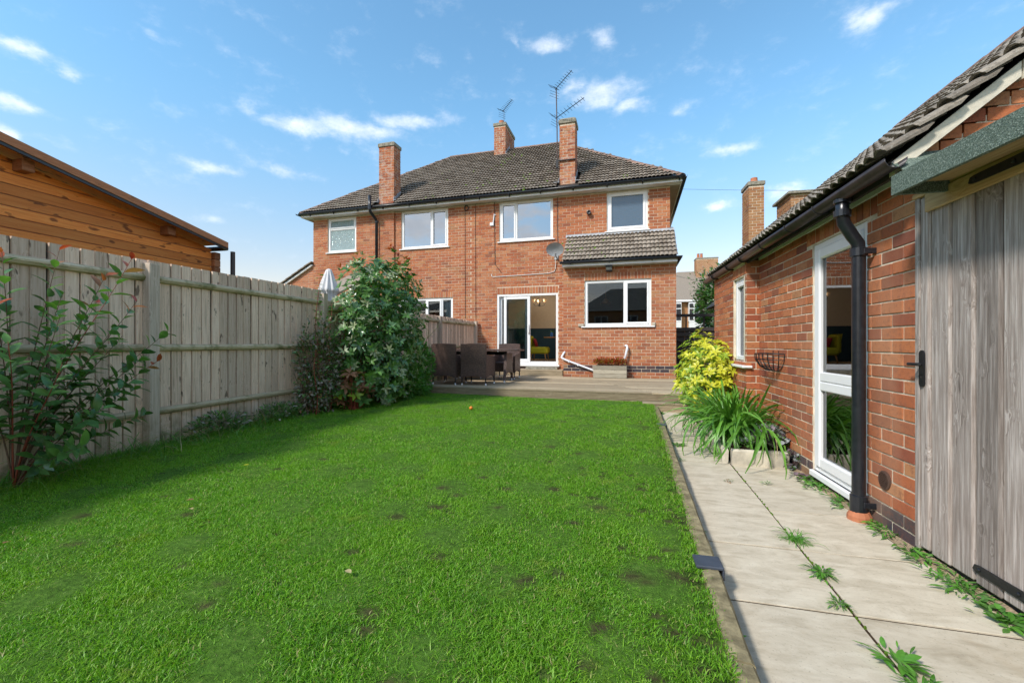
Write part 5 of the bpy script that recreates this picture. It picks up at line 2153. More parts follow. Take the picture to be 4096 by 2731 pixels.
# ================================================================== neighbour's lean-to, parasol
lean = thing('lean_to', 'brick lean-to with sloping tiled verge against the far flank of the adjoining house', 'outbuilding', HOUSE @ Matrix.Translation((-12.2, .5, 0)))
mb = MB()
mb.prism([(-12.95, .03, 0), (-11.56, .03, 0), (-11.56, .03, 3.95), (-12.95, .03, 3.20)], (0, 0, 0), (0, 4, 0))
me = mb.mesh('wall', m_mortar)
fixn(me)
obj('wall', me, lean, HOUSE)
lay(lean, HOUSE @ Matrix.Translation((0, .03, 0)), course_bricks(-12.95, -11.56, 1.5, 3.95, clip=lambda z: (-12.95 + max(0, (z - 3.20) / .54), -11.56), x_off=.05), m_brick, 60, seed=71)
lp = math.atan2(.75, 1.39)
for i in range(6):
    mb = MB()
    a = Vector((-13.10 + 1.54 * i / 6, -.12, 3.155 + .83 * i / 6))
    T = Matrix.Translation(a) @ Matrix.Rotation(-lp - R(-3), 4, 'Y')
    mb.box(0, .33, 0, 4.2, .035, .065, T)
    mb.build('roof_tile_row', m_tile, lean, HOUSE)
mb = MB()
T = Matrix.Translation((-13.0, -.06, 3.16)) @ Matrix.Rotation(-lp, 4, 'Y')
mb.box(0, 1.62, 0, .10, -.03, .03, T)
mb.build('verge_strip', m_render, lean, HOUSE)
lean2 = thing('porch_roof', 'dark edged porch roof of the adjoining house above the fence post', 'porch', HOUSE @ Matrix.Translation((-9.6, -1.6, 2.4)))
mb = MB()
mb.prism([(-10.1, -2.0, 2.52), (-9.2, -2.0, 2.52), (-9.2, -.05, 3.45), (-10.1, -.05, 3.45)], (0, 0, 0), (0, 0, .06))
me = mb.mesh('roof', m_tile)
fixn(me)
obj('roof', me, lean2, HOUSE)
mb = MB()
mb.box(-10.15, -9.15, -2.06, -2.0, 2.46, 2.54)
mb.build('gutter', m_black, lean2, HOUSE)
for u in (-10.05, -9.25):
    mb = MB()
    mb.box(u - .04, u + .04, -1.95, -1.87, .3, 2.5)
    mb.build('post', m_upvc_old, lean2, HOUSE)

par = thing('parasol', 'closed white canvas parasol standing beyond the fence by the variegated shrub', 'parasol', (-6.62, 9.0, .3))
mb = MB()
nfo = 10


def para(u, v):
    a = 2 * math.pi * u
    prof = [(0.02, 3.03), (.06, 3.01), (.09, 2.92), (.14, 2.76), (.19, 2.60), (.215, 2.50), (.16, 2.44), (.12, 2.0), (.10, 1.5)]
    t = v * (len(prof) - 1)
    i = min(int(t), len(prof) - 2)
    f = t - i
    r = prof[i][0] * (1 - f) + prof[i + 1][0] * f
    zz = prof[i][1] * (1 - f) + prof[i + 1][1] * f
    r *= 1 + .16 * math.sin(nfo * a) * min(1, v * 3)
    return Vector((-6.62 + r * math.cos(a), 9.0 + r * math.sin(a), zz))


mb.grid(para, 61, 22)
mb.build('canopy', m_canvas, par, smooth=True)
mb = MB()
mb.tube([(-6.62, 9, .3), (-6.62, 9, 3.0)], .024, 8)
mb.lathe([(.22, .28), (.22, .33), (.05, .36)], 16, (-6.62, 9, 0))
mb.build('pole', m_upvc_old, par)

# ================================================================== side gate
gate = thing('side_gate', 'dark brown boarded gate with diagonal brace between house and garage', 'gate', (2.4, 12.6, 0))
GY = 12.6
xx = 1.62
while xx < 3.4:
    mb = MB()
    mb.bbox(xx, xx + .118, GY, GY + .02 + rng.uniform(0, .006), .10, 1.60, .004)
    mb.build('gate_board', m_gate, gate)
    xx += .122
for z0, z1 in ((1.44, 1.53), (.78, .88), (1.58, 1.68)):
    mb = MB()
    mb.bbox(1.62, 3.4, GY - .045, GY - .001, z0, z1, .005)
    mb.build('ledge', m_gate, gate)
mb = MB()
mb.prism([(1.66, GY - .05, 1.36), (1.66, GY - .05, 1.44), (2.95, GY - .05, .98), (2.95, GY - .05, .90)], (0, 0, 0), (0, .045, 0))
me = mb.mesh('brace', m_gate)
fixn(me)
obj('brace', me, gate)
mb = MB()
mb.bbox(1.60, 3.4, GY - .02, GY + .05, 1.975, 2.055, .006)
mb.build('top_rail', m_gate, gate, Matrix.Translation((0, 0, 0)))
for x_ in (1.64, 2.02, 2.48, 2.98):
    mb = MB()
    mb.bbox(x_ - .02, x_ + .02, GY, GY + .035, 1.60, 1.976, .004)
    mb.build('baluster', m_gate, gate)

# ================================================================== houses behind
nb = thing('bungalow', 'low brick house mostly hidden behind the garage, with two brick chimneys', 'house', (6.2, 15.5, 0))
mb = MB()
mb.box(3.9, 9.2, 14.0, 18.0, -.1, 2.6)
mb.build('wall', m_brick_y, nb)
mb = MB()
mb.add([(3.6, 13.7, 2.6), (9.5, 13.7, 2.6), (9.5, 18.3, 2.6), (3.6, 18.3, 2.6), (5.0, 16.0, 3.9), (8.1, 16.0, 3.9)], [(0, 1, 5, 4), (1, 2, 5), (2, 3, 4, 5), (3, 0, 4), (0, 3, 2, 1)])
mb.build('roof', m_tile, nb)
chimney(nb, 4.02, 4.44, 14.1, 14.75, 2.4, 5.98, W=I4, mat=m_brick_y, seed=81, pots=1)
ch = chimney(nb, 5.15, 6.05, 14.1, 15.2, 2.4, 5.62, W=I4, mat=m_brick_y, seed=82, cap=False)
mb = MB()
mb.bbox(5.05, 6.2, 14.0, 15.3, 5.62, 5.70, .01)
mb.build('slab_cap', m_conc_d, ch)

fh = thing('house', 'distant pale semi with white bay windows and hipped roof beyond the gate', 'house', (8.5, 40, 0))
FYY = 40.0
mb = MB()
mb.box(3.0, 15.0, FYY, FYY + 7, 0, 5.0)
mb.build('wall', m_brick_y, fh)
mb = MB()
mb.add([(2.6, FYY - .4, 5.0), (15.4, FYY - .4, 5.0), (15.4, FYY + 7.4, 5.0), (2.6, FYY + 7.4, 5.0), (6.2, FYY + 3.5, 8.1), (12, FYY + 3.5, 8.1)], [(0, 1, 5, 4), (1, 2, 5), (2, 3, 4, 5), (3, 0, 4), (0, 3, 2, 1)])
mb.build('roof', m_tile, fh)
mb = MB()
mb.box(2.6, 15.4, FYY - .45, FYY - .38, 4.88, 5.05)
mb.build('fascia', m_upvc, fh)
for bx0, bx1 in ((5.0, 5.95), (6.55, 8.6)):
    for bz0, bz1 in ((3.15, 4.80), (1.0, 2.5)):
        mb = MB()
        mb.box(bx0, bx1, FYY - .5, FYY - .02, bz0, bz1)
        bay = mb.build('bay_window', m_upvc, fh)
        n = max(2, round((bx1 - bx0) / .45))
        w = (bx1 - bx0) / n
        for i in range(n):
            for za, zb_ in ((bz0 + .12, bz0 + (bz1 - bz0) * .66), (bz0 + (bz1 - bz0) * .72, bz1 - .1)):
                mb = MB()
                mb.box(bx0 + w * i + .05, bx0 + w * (i + 1) - .05, FYY - .53, FYY - .505, za, zb_)
                mb.build('pane', m_winfar if 'm_winfar' in globals() else m_black, bay)
mb = MB()
mb.box(6.6, 8.55, FYY - .48, FYY - .02, 2.5, 3.15)
mb.box(5.0, 5.95, FYY - .48, FYY - .02, 2.5, 3.15)
mb.build('bay_apron', m_render, fh)
chimney(fh, 7.7, 9.6, FYY + 2.6, FYY + 3.6, 6.6, 9.1, W=I4, mat=m_brick_y, seed=83, cap=True, pots=0)
for i in range(2):
    mb = MB()
    mb.lathe([(.11, 0), (.13, .05), (.11, .4), (.13, .45)], 10, (7.95 + i * .28, FYY + 3.0, 9.2))
    mb.build('chimney_pot', m_pot, fh)

# ================================================================== rattan set on the deck
def boxuv(me):
    uv = me.uv_layers.new(name='UVMap')
    for p in me.polygons:
        n = p.normal
        ax = max(range(3), key=lambda k: abs(n[k]))
        for li in p.loop_indices:
            co = me.vertices[me.loops[li].vertex_index].co
            uv.data[li].uv = (co.y, co.z) if ax == 0 else ((co.x, co.z) if ax == 1 else (co.x, co.y))
    return me


def rattan_chair_parts():
    """chair faces +y; origin on the floor under the seat centre"""
    P = {}
    W_, D_ = .29, .27
    # back: slightly reclined panel with an arched foot
    mb = MB()
    n = 12

    def back(side):
        pts = []
        for i in range(n + 1):
            x = -W_ + 2 * W_ * i / n
            zb = .155 + .055 * math.cos((i / n - .5) * math.pi)
            pts.append((x, zb))
        return pts
    rows_ = 8
    def bpt(u, v, t):
        x = (-W_ + 2 * W_ * u) * (1 - .02 * v)
        zb = .15 + .05 * math.sin(u * math.pi)
        zz = zb + (.875 - zb) * v + .012 * math.sin(u * math.pi) * v
        y = -D_ - .07 * max(0, v - .35) + .03 * (abs(u - .5) * 2) ** 2 * v
        return Vector((x, y + t, zz))
    vs = [bpt(i / n, j / rows_, -.03) for j in range(rows_ + 1) for i in range(n + 1)] + [bpt(i / n, j / rows_, .03) for j in range(rows_ + 1) for i in range(n + 1)]
    m = (n + 1) * (rows_ + 1)
    fs = []
    for j in range(rows_):
        for i in range(n):
            a = j * (n + 1) + i
            fs.append((a, a + 1, a + n + 2, a + n + 1))
            fs.append((m + a, m + a + n + 1, m + a + n + 2, m + a + 1))
    for i in range(n):
        fs.append((i, m + i, m + i + 1, i + 1))
        a = rows_ * (n + 1) + i
        fs.append((a, a + 1, m + a + 1, m + a))
    for j in range(rows_):
        a = j * (n + 1)
        fs.append((a, a + n + 1, m + a + n + 1, m + a))
        a += n
        fs.append((a, m + a, m + a + n + 1, a + n + 1))
    mb.add(vs, fs)
    P['backrest'] = [boxuv(fixn(mb.mesh('backrest', m_rattan)))]
    P['side'] = []
    for sg in (-1, 1):
        mb = MB()
        prof = []
        for i in range(9):
            t = i / 8
            prof.append((-D_ + 2 * D_ * t, .15 + .055 * math.sin(t * math.pi)))
        prof += [(D_, .57), (D_ - .06, .60), (0, .625), (-D_, .65)]
        x = sg * (W_ - .022)
        mb.prism([(x, y, z) for y, z in prof], (-.025, 0, 0), (.025, 0, 0))
        P['side'].append(boxuv(fixn(mb.mesh('side', m_rattan))))
    mb = MB()
    mb.bbox(-W_ + .048, W_ - .048, -D_ + .03, D_ - .005, .18, .42, .02)
    P['seat'] = [boxuv(fixn(mb.mesh('seat', m_rattan)))]
    P['leg'] = []
    for sx in (-1, 1):
        for sy in (-1, 1):
            mb = MB()
            mb.tube([(sx * (W_ - .02), sy * (D_ - .01), .19), (sx * (W_ - .018), sy * (D_ - .005), .035)], .015, 8)
            leg = mb.mesh('leg', m_blackiron)
            mb = MB()
            mb.tube([(sx * (W_ - .018), sy * (D_ - .005), .0), (sx * (W_ - .018), sy * (D_ - .005), .04)], .017, 8)
            P['leg'].append((leg, mb.mesh('foot_cap', m_white)))
    return P


CP = rattan_chair_parts()


def rattan_chair(x, y, rz, label, z=DZ):
    W = Matrix.Translation((x, y, z)) @ Matrix.Rotation(rz, 4, 'Z')
    t = thing('rattan_chair', label, 'chair', W, 'rattan chairs round the deck table')
    for k in ('backrest', 'side', 'seat'):
        for me in CP[k]:
            obj(k, me, t, W)
    for lg, ft in CP['leg']:
        l = obj('leg', lg, t, W)
        obj('foot_cap', ft, l, W)
    return t


rattan_chair(-3.50, 8.93, R(-6), 'brown rattan armchair next to the bushy shrub, its back to the lawn')
rattan_chair(-2.835, 8.93, R(-4), 'brown rattan armchair near the deck middle, its back to the lawn')
rattan_chair(-2.62, 10.65, R(178), 'brown rattan armchair facing the lawn nearest the patio doors')
rattan_chair(-3.52, 10.62, R(184), 'brown rattan armchair facing the lawn next to the lower fence')
tb = thing('rattan_table', 'oblong brown rattan table with panel ends on the deck', 'table', (-3.0, 9.75, DZ))
mb = MB()
out = []
for i in range(40):
    a = 2 * math.pi * i / 40
    sx = math.copysign(abs(math.cos(a)) ** .45, math.cos(a))
    sy = math.copysign(abs(math.sin(a)) ** .45, math.sin(a))
    out.append((-3.0 + .99 * sx, 9.75 + .50 * sy))
mb.prism([(a, b, DZ + .715) for a, b in out], (0, 0, 0), (0, 0, .035))
me = mb.mesh('table_top', m_rattan)
obj('table_top', boxuv(fixn(me)), tb)
for x in (-3.78, -2.36):
    mb = MB()
    prof = [(-.36, .03), (-.345, .16)] + [(-.30 + .60 * i / 8, .17 + .05 * math.sin(math.pi * i / 8)) for i in range(9)] + [(.345, .16), (.36, .03), (.385, .03), (.26, .66), (-.26, .66), (-.385, .03)]
    mb.prism([(x, 9.75 + a, DZ + b) for a, b in prof], (-.03, 0, 0), (.03, 0, 0))
    me = mb.mesh('panel_leg', m_rattan)
    lg = obj('panel_leg', boxuv(fixn(me)), tb)
    for sy in (-1, 1):
        mb = MB()
        mb.tube([(x, 9.75 + sy * .37, DZ), (x, 9.75 + sy * .37, DZ + .045)], .019, 8)
        mb.build('foot_cap', m_white, lg)
mb = MB()
mb.box(-3.75, -2.39, 9.72, 9.78, DZ + .62, DZ + .70)
mb.build('beam', m_blackiron, tb)

# ================================================================== dining room furniture seen through the open door
WC = HOUSE @ Matrix.Translation((-3.93, 1.55, RZ0 + .012)) @ Matrix.Rotation(R(-90), 4, 'Z')
ac = thing('accent_chair', 'mustard yellow low chair standing inside the open patio door', 'chair', WC)
mb = MB()
mb.grid(lambda u, v: Vector((.27 * math.sin((u - .5) * 2.0) * 1.05, -.24 - .10 * v + .13 * (1 - math.cos((u - .5) * 2.0)), .36 + .46 * v)), 13, 6)
mb.grid(lambda u, v: Vector((.34 * math.sin((.5 - u) * 2.0) * 1.05, -.32 - .10 * v + .13 * (1 - math.cos((u - .5) * 2.0)), .24 + .60 * v)), 13, 6)
mb.bbox(-.27, .27, -.36, -.24, .30, .80, .04)
mb.build('backrest', m_mustard, ac, WC, smooth=False)
mb = MB()
mb.bbox(-.29, .29, -.30, .30, .24, .46, .05)
mb.build('seat', m_mustard, ac, WC)
for sx in (-1, 1):
    for sy in (-1, 1):
        mb = MB()
        mb.tube([(sx * .22, sy * .22, .25), (sx * .26, sy * .26, 0)], [.022, .012], 8)
        mb.build('leg', m_oak, ac, WC)
mb = MB()
mb.grid(lambda u, v: Vector((-.06 + .19 * (u - .5) * 2, -.10 - .08 * v + .05 * math.sin(math.pi * u) * math.sin(math.pi * v), .47 + .26 * v)), 9, 9)
mb.grid(lambda u, v: Vector((-.06 - .19 * (u - .5) * 2, -.12 - .08 * v - .05 * math.sin(math.pi * u) * math.sin(math.pi * v), .47 + .26 * v)), 9, 9)
o = mb.build('cushion', m_red, None, WC, smooth=True)
tag(o, 'red patterned cushion on the mustard chair inside the door', 'cushion')
dt = thing('dining_table', 'small oak table at the jamb inside the open patio door', 'table', HOUSE @ Matrix.Translation((-3.3, 1.9, RZ0)))
mb = MB()
mb.bbox(-3.78, -2.95, 1.50, 2.35, 1.425, 1.46, .006)
mb.build('table_top', m_oak, dt, HOUSE)
for u, vv in ((-3.36, 1.56), (-3.36, 2.28), (-2.98, 1.56), (-2.98, 2.28)):
    mb = MB()
    mb.bbox(u - .035, u + .035, vv - .035, vv + .035, RZ0 + .012, 1.425, .004)
    mb.build('leg', m_oak, dt, HOUSE)
bt = thing('plant_pot', 'blue banded pot with a green sprig on the oak table', 'plant pot', HOUSE @ Matrix.Translation((-3.52, 1.6, 1.46)))
mb = MB()
mb.lathe([(.045, 0), (.05, .02), (.05, .13), (.045, .14)], 14, (-3.54, 1.62, 1.462))
mb.build('pot', m_bluepl, bt, HOUSE)
mb = MB()
for k in range(14):
    a = rng.uniform(0, 6.28)
    T = Matrix.Translation((-3.54, 1.62, 1.60)) @ Matrix.Rotation(a, 4, 'Z') @ Matrix.Rotation(rng.uniform(-.9, .2), 4, 'Y')
    mb.add([T @ Vector(p) for p in ((0, 0, 0), (.05, -.02, .01), (.10, 0, 0), (.05, .02, .01))], [(0, 1, 2, 3)])
mb.build('sprig', m_lf_bright, bt, HOUSE)
chd = thing('chandelier', 'dark curved-arm ceiling light with glass shades inside the patio door', 'chandelier', HOUSE @ Matrix.Translation((-4.0, 2.0, 3.0)))
mb = MB()
mb.tube([(-4.02, 1.9, 3.0), (-4.02, 1.9, 2.52)], .012, 8)
mb.lathe([(.02, 2.50), (.03, 2.53), (.018, 2.57)], 10, (-4.02, 1.9, 0))
mb.build('rod', m_blackiron, chd, HOUSE)
m_bulb, t_, p_, o_ = newmat('lit_shade')
p_.inputs['Base Color'].default_value = (.8, .6, .4, 1)
p_.inputs['Emission Color'].default_value = (1.0, .55, .25, 1)
p_.inputs['Emission Strength'].default_value = 0.10
for k in range(4):
    a = R(20 + 90 * k)
    dx, dy = math.cos(a), math.sin(a)
    mb = MB()
    mb.tube([(-4.02, 1.9, 2.53), (-4.02 + .08 * dx, 1.9 + .08 * dy, 2.50), (-4.02 + .17 * dx, 1.9 + .17 * dy, 2.54), (-4.02 + .20 * dx, 1.9 + .20 * dy, 2.62)], .008, 6)
    am = mb.build('arm', m_blackiron, chd, HOUSE)
    mb = MB()
    mb.lathe([(.018, 0), (.045, .03), (.065, .11)], 12, (-4.02 + .20 * dx, 1.9 + .20 * dy, 2.62))
    mb.build('shade', m_bulb, am, HOUSE)

ld = bpy.data.lights.new('chandelier_bulb', 'POINT')
ld.energy = 6.0
ld.color = (1.0, 0.80, 0.58)
ld.shadow_soft_size = 0.06
lo = bpy.data.objects.new('chandelier_bulb', ld)
COL.objects.link(lo)
place(lo, chd, HOUSE @ Matrix.Translation((-4.02, 1.9, 2.78)))

# ================================================================== plants
def leaf_mesh(mat, L=1.0, w=.36, curl=.25, fold=.12, pts=4, name='leaf'):
    """pointed leaf along +x, face up; unit length"""
    mb = MB()
    vs, fs = [], []
    for i in range(pts + 1):
        t = i / pts
        ww = w * .5 * (math.sin(math.pi * min(1, t * 1.02)) ** .75) if 0 < i < pts else 0.0
        z = -curl * t * t
        if i in (0, pts):
            vs.append((t * L, 0, z))
        else:
            vs += [(t * L, -ww, z + fold * ww * 2), (t * L, 0, z), (t * L, ww, z + fold * ww * 2)]
    fs += [(0, 1, 2), (0, 2, 3)]
    for i in range(pts - 2):
        a = 1 + i * 3
        fs += [(a, a + 3, a + 4, a + 1), (a + 1, a + 4, a + 5, a + 2)]
    a = 1 + (pts - 2) * 3
    e = len(vs) - 1
    fs += [(a, e, a + 1), (a + 1, e, a + 2)]
    mb.add(vs, fs)
    return mb.mesh(name, mat, True)


def orient(p, d, up, s, roll=0.0):
    d = Vector(d).normalized()
    up = Vector(up)
    y = up.cross(d)
    if y.length < 1e-4:
        y = Vector((1, 0, 0)).cross(d)
    y.normalize()
    z = d.cross(y)
    return mat4(d, y, z, p) @ Matrix.Rotation(roll, 4, 'X') @ Matrix.Scale(s, 4)


def put_leaves(par, items, n_ind, name='leaf'):
    """items: (matrix, mesh); the nearest are objects, the rest joined per material"""
    items = sorted(items, key=lambda q: (q[0].translation - CAM).length)
    rest = {}
    for i, (T, me) in enumerate(items):
        if i < n_ind:
            obj(name, me, par, T)
        else:
            rest.setdefault(me.name, (me, []))[1].append(T)
    groups = {}
    for me, Ts in rest.values():
        groups.setdefault(me.materials[0].name, []).append((me, Ts))
    for mn, lst in groups.items():
        V, F = [], []
        off = 0
        mb = MB()
        for me, Ts in lst:
            bv = [v.co.copy() for v in me.vertices]
            bf = [tuple(p.vertices) for p in me.polygons]
            for T in Ts:
                mb.add([T @ v for v in bv], bf)
        mb.build('foliage', MATS[mn], par, smooth=True, kind='stuff')


def rdir(rg, zlo=-1, zhi=1):
    z = rg.uniform(zlo, zhi)
    a = rg.uniform(0, 2 * math.pi)
    r = math.sqrt(max(0, 1 - z * z))
    return Vector((r * math.cos(a), r * math.sin(a), z))


LD = leaf_mesh(m_lf_dark, w=.44)
LM = leaf_mesh(m_lf_mid, w=.44)
LB = leaf_mesh(m_lf_bright, w=.42)
LR = leaf_mesh(m_lf_red, w=.42)
LBZ = leaf_mesh(m_lf_bronze, w=.38)
LG = leaf_mesh(m_lf_grey, w=.6)
LY = leaf_mesh(m_lf_yellow, w=.42)
LYG = leaf_mesh(m_lf_ygreen, w=.42)
LS = leaf_mesh(m_lf_silver, w=.85, fold=.05)
LP = leaf_mesh(m_lf_purple, w=.85, fold=.05)
LC = leaf_mesh(leafmat('cream_edged_leaf', (0.20, 0.26, 0.12), (0.42, 0.45, 0.28), 0.4, 0.25), w=.34)

# ---- big-leaved shrub against the tall fence: arching stems with leaves spiralling round them
rg = random.Random(5)
ph = thing('photinia_shrub', 'large glossy shrub with red young leaves in front of the tall fence', 'shrub', (-4.26, 2.25, .18))
base = Vector((-4.27, 2.22, .16))
tips = [(-4.05, 2.86, 1.98, 1), (-4.15, 2.42, 1.98, 1), (-4.2, 2.12, 1.92, 1), (-3.95, 2.60, 1.80, 1), (-4.12, 2.95, 1.62, 1), (-3.98, 3.12, 1.36, 0), (-4.1, 3.12, 1.08, 1),
        (-4.0, 2.35, 1.62, 0), (-3.85, 2.25, 1.45, 0), (-4.2, 2.70, 1.60, 1), (-3.80, 2.55, 1.35, 0), (-4.0, 2.75, 1.30, 0), (-3.75, 2.2, 1.10, 0), (-4.15, 2.05, 1.55, 1),
        (-3.85, 2.75, .95, 0), (-4.1, 2.95, .85, 0), (-3.75, 2.45, .75, 0), (-4.2, 2.0, 1.2, 0), (-3.9, 2.0, 1.25, 0), (-3.95, 2.9, .62, 0), (-3.7, 2.3, .5, 0), (-4.1, 2.55, 1.0, 0), (-3.98, 2.9, 1.12, 0)]
leaves = []
for i, (x, y, z, red) in enumerate(tips):
    tip = Vector((x, y, z))
    c1 = base + Vector(((x - base.x) * .15, (y - base.y) * .2, (z - base.z) * .45))
    c2 = base.lerp(tip, .62) + Vector((rg.uniform(-.03, .03), rg.uniform(-.03, .03), .06))
    pts = []
    for k in range(9):
        t = k / 8
        p = (1 - t) ** 3 * base + 3 * t * (1 - t) ** 2 * c1 + 3 * t * t * (1 - t) * c2 + t ** 3 * tip
        pts.append(p)
    mb = MB()
    mb.tube(pts, [.0065 * (1 - .70 * k / 8) * (1.0 if z > 1 else .7) for k in range(9)], 6)
    mb.build('stem', m_stem if i % 6 else m_redstem, ph, smooth=True)
    L = (tip - base).length
    n = 27
    for k in range(n):
        t = .30 + .70 * (k + rg.uniform(0, .8)) / n
        t = min(t, .995)
        f = t * 8
        a = int(min(f, 7))
        p = pts[a].lerp(pts[a + 1], f - a)
        ax = (pts[a + 1] - pts[a]).normalized()
        ang = k * 2.4 + i
        s1 = ax.cross(Vector((0, 0, 1)))
        if s1.length < .1:
            s1 = Vector((1, 0, 0))
        s1.normalize()
        s2 = ax.cross(s1)
        out_ = s1 * math.cos(ang) + s2 * math.sin(ang)
        d = out_ * .9 + ax * (.25 + .55 * t) + Vector((.12, -.10, .05))
        me = LR if (red and k >= n - 2) else (LBZ if (red and k == n - 3 and rg.random() < .5) else (LM if rg.random() < .5 else LD))
        leaves.append((orient(p, d, ax + Vector((0, 0, .4)), rg.uniform(.085, .150) * (.85 if me is LR else 1), rg.gauss(0, .4)), me))
put_leaves(ph, leaves, 300)


def blob_leaves(rg, c, r, n, size, meshes, weights, shell=.55, outward=1.0, clumps=0, zlo=-1.0, up=.3):
    out_ = []
    cs = [(rdir(rg, zlo), rg.uniform(.55, 1.0)) for _ in range(clumps)]
    for k in range(n):
        if clumps:
            d, q = rg.choice(cs)
            d = (d + rdir(rg) * .30).normalized()
            f = min(1.12, q + rg.gauss(0, .10))
        else:
            d = rdir(rg, zlo)
            f = rg.uniform(shell, 1.0) ** .6
        p = Vector((c[0] + r[0] * d.x * f, c[1] + r[1] * d.y * f, c[2] + r[2] * d.z * f))
        dd = d * outward + rdir(rg) * .8 + Vector((0, 0, up))
        me = rg.choices(meshes, weights)[0]
        out_.append((orient(p, dd, Vector((0, 0, 1)) + rdir(rg) * .5, rg.uniform(*size), rg.gauss(0, .5)), me))
    return out_


def whorls(rg, pts, n, size, meshes, weights, spread=.9):
    """rosettes of leaves at shoot ends"""
    out_ = []
    for p, ax in pts:
        me = rg.choices(meshes, weights)[0]
        s1 = ax.cross(Vector((.3, .2, 1))).normalized()
        s2 = ax.cross(s1)
        ph_ = rg.uniform(0, 6.28)
        for k in range(n):
            a = ph_ + 2 * math.pi * k / n + rg.gauss(0, .15)
            d = (s1 * math.cos(a) + s2 * math.sin(a)) * spread + ax * rg.uniform(.25, .7)
            out_.append((orient(p + rdir(rg) * .01, d, ax, rg.uniform(*size), rg.gauss(0, .2)), me))
    return out_


# ---- tall bushy shrub in front of the lower fence
rg = random.Random(15)
sh = thing('evergreen_shrub', 'tall dense evergreen shrub with pale-edged leaves and red tips by the deck', 'shrub', (-4.0, 6.9, .16))
cS, rS = Vector((-3.94, 6.84, 1.50)), (.66, 1.12, 1.26)
pts = []
for k in range(900):
    tt = rg.random()
    rr = max(.05, 1 - abs((tt - .47) / .53) ** 3.2) ** .5
    an = rg.uniform(0, 2 * math.pi)
    f = rg.uniform(.55, 1.06)
    p_ = Vector((cS.x + rS[0] * rr * f * math.cos(an), cS.y + rS[1] * rr * f * math.sin(an), .30 + 2.35 * tt + .08 * math.sin(3 * an)))
    pts.append((p_, (Vector((math.cos(an) * rr, math.sin(an) * rr, (tt - .45) * 1.4)) + rdir(rg) * .5 + Vector((.15, -.15, .5))).normalized()))
lv = whorls(rg, pts, 6, (.070, .115), [LM, LD, LC], [.46, .34, .20], .75)
lv += blob_leaves(rg, cS, tuple(q * .85 for q in rS), 4200, (.06, .105), [LD, LM], [.7, .3], shell=.15)
top = []
for k in range(26):
    a = rg.uniform(0, 6.28)
    q = rg.uniform(.2, .9)
    p = Vector((cS.x + rS[0] * q * math.cos(a), cS.y + rS[1] * q * math.sin(a), cS.z + rS[2] * math.sqrt(1 - q * q * .8) + rg.uniform(.0, .16)))
    top.append((p, (Vector((rg.gauss(0, .3), rg.gauss(0, .3), 1))).normalized()))
lv += whorls(rg, top, 6, (.075, .12), [LBZ, LM, LR, LC], [.2, .4, .12, .28], .6)
for k in range(12):
    p, ax = rg.choice(top)
    for j in range(4):
        lv.append((orient(p + Vector((0, 0, .05)), Vector((rg.gauss(0, .5), rg.gauss(0, .5), .9)), rdir(rg), rg.uniform(.05, .085)), LR))
put_leaves(sh, lv, 260)
for k in range(9):
    d = rdir(rg, .1)
    mb = MB()
    b0 = Vector((-4.0 + rg.uniform(-.06, .06), 6.95 + rg.uniform(-.15, .15), .12))
    e = Vector((cS.x + rS[0] * d.x * .8, cS.y + rS[1] * d.y * .8, cS.z + rS[2] * abs(d.z) * .7))
    mb.tube([b0, b0.lerp(e, .45) + Vector((0, 0, .1)), e], [.020, .013, .006], 6)
    mb.build('stem', m_stem, sh, smooth=True)

# ---- straggly dusty shrub and its tall shoot
rg = random.Random(25)
ds = thing('straggly_shrub', 'straggly dusty shrub with a tall leafy shoot beside the fence post', 'shrub', (-4.3, 5.55, .16))
lv = blob_leaves(rg, (-4.28, 5.60, .85), (.26, .46, .78), 3000, (.038, .070), [LG, LM, LD, LBZ], [.46, .24, .22, .08], shell=.1, clumps=90)
for (x, y, z0, z1, m_) in ((-4.25, 5.55, .2, 2.32, LM), (-4.2, 5.75, .2, 1.85, LB), (-4.15, 5.35, .2, 1.35, LM), (-4.22, 6.05, .2, 1.78, LM), (-4.10, 5.95, .2, 1.5, LB)):
    mb = MB()
    bend = rg.uniform(-.05, .05)
    pp = [Vector((x + bend * math.sin(3 * k / 8), y + .04 * math.sin(k), z0 + (z1 - z0) * k / 8)) for k in range(9)]
    mb.tube(pp, [.009 - .0008 * k for k in range(9)], 5)
    mb.build('stem', m_redstem, ds, smooth=True)
    n = int((z1 - z0) / .05)
    for k in range(n):
        t = k / n
        if z0 + (z1 - z0) * t < .8 and rg.random() < .5:
            continue
        p = pp[0].lerp(pp[8], t) + Vector((bend * math.sin(3 * t), 0, 0))
        a = k * 1.57
        for q in (0, math.pi):
            lv.append((orient(p, Vector((math.cos(a + q), math.sin(a + q), .15)), (0, 0, 1), rg.uniform(.075, .115) * (1.05 - .3 * t), rg.gauss(0, .3)), m_))
for k in range(60):
    d = rdir(rg, -.3)
    p = Vector((-4.25 + .25 * d.x, 5.6 + .42 * d.y, .9 + .6 * d.z))
    mb_ = None
put_leaves(ds, lv, 120)
for k in range(16):
    mb = MB()
    b0 = Vector((-4.3 + rg.uniform(-.1, .1), 5.6 + rg.uniform(-.3, .3), .12))
    d = rdir(rg, .0)
    e = Vector((-4.28 + .26 * d.x, 5.6 + .46 * d.y, .85 + .7 * abs(d.z)))
    mb.tube([b0, b0.lerp(e, .5) + Vector((rg.gauss(0, .05), rg.gauss(0, .05), 0)), e], [.008, .005, .003], 5)
    mb.build('twig', m_stem, ds)

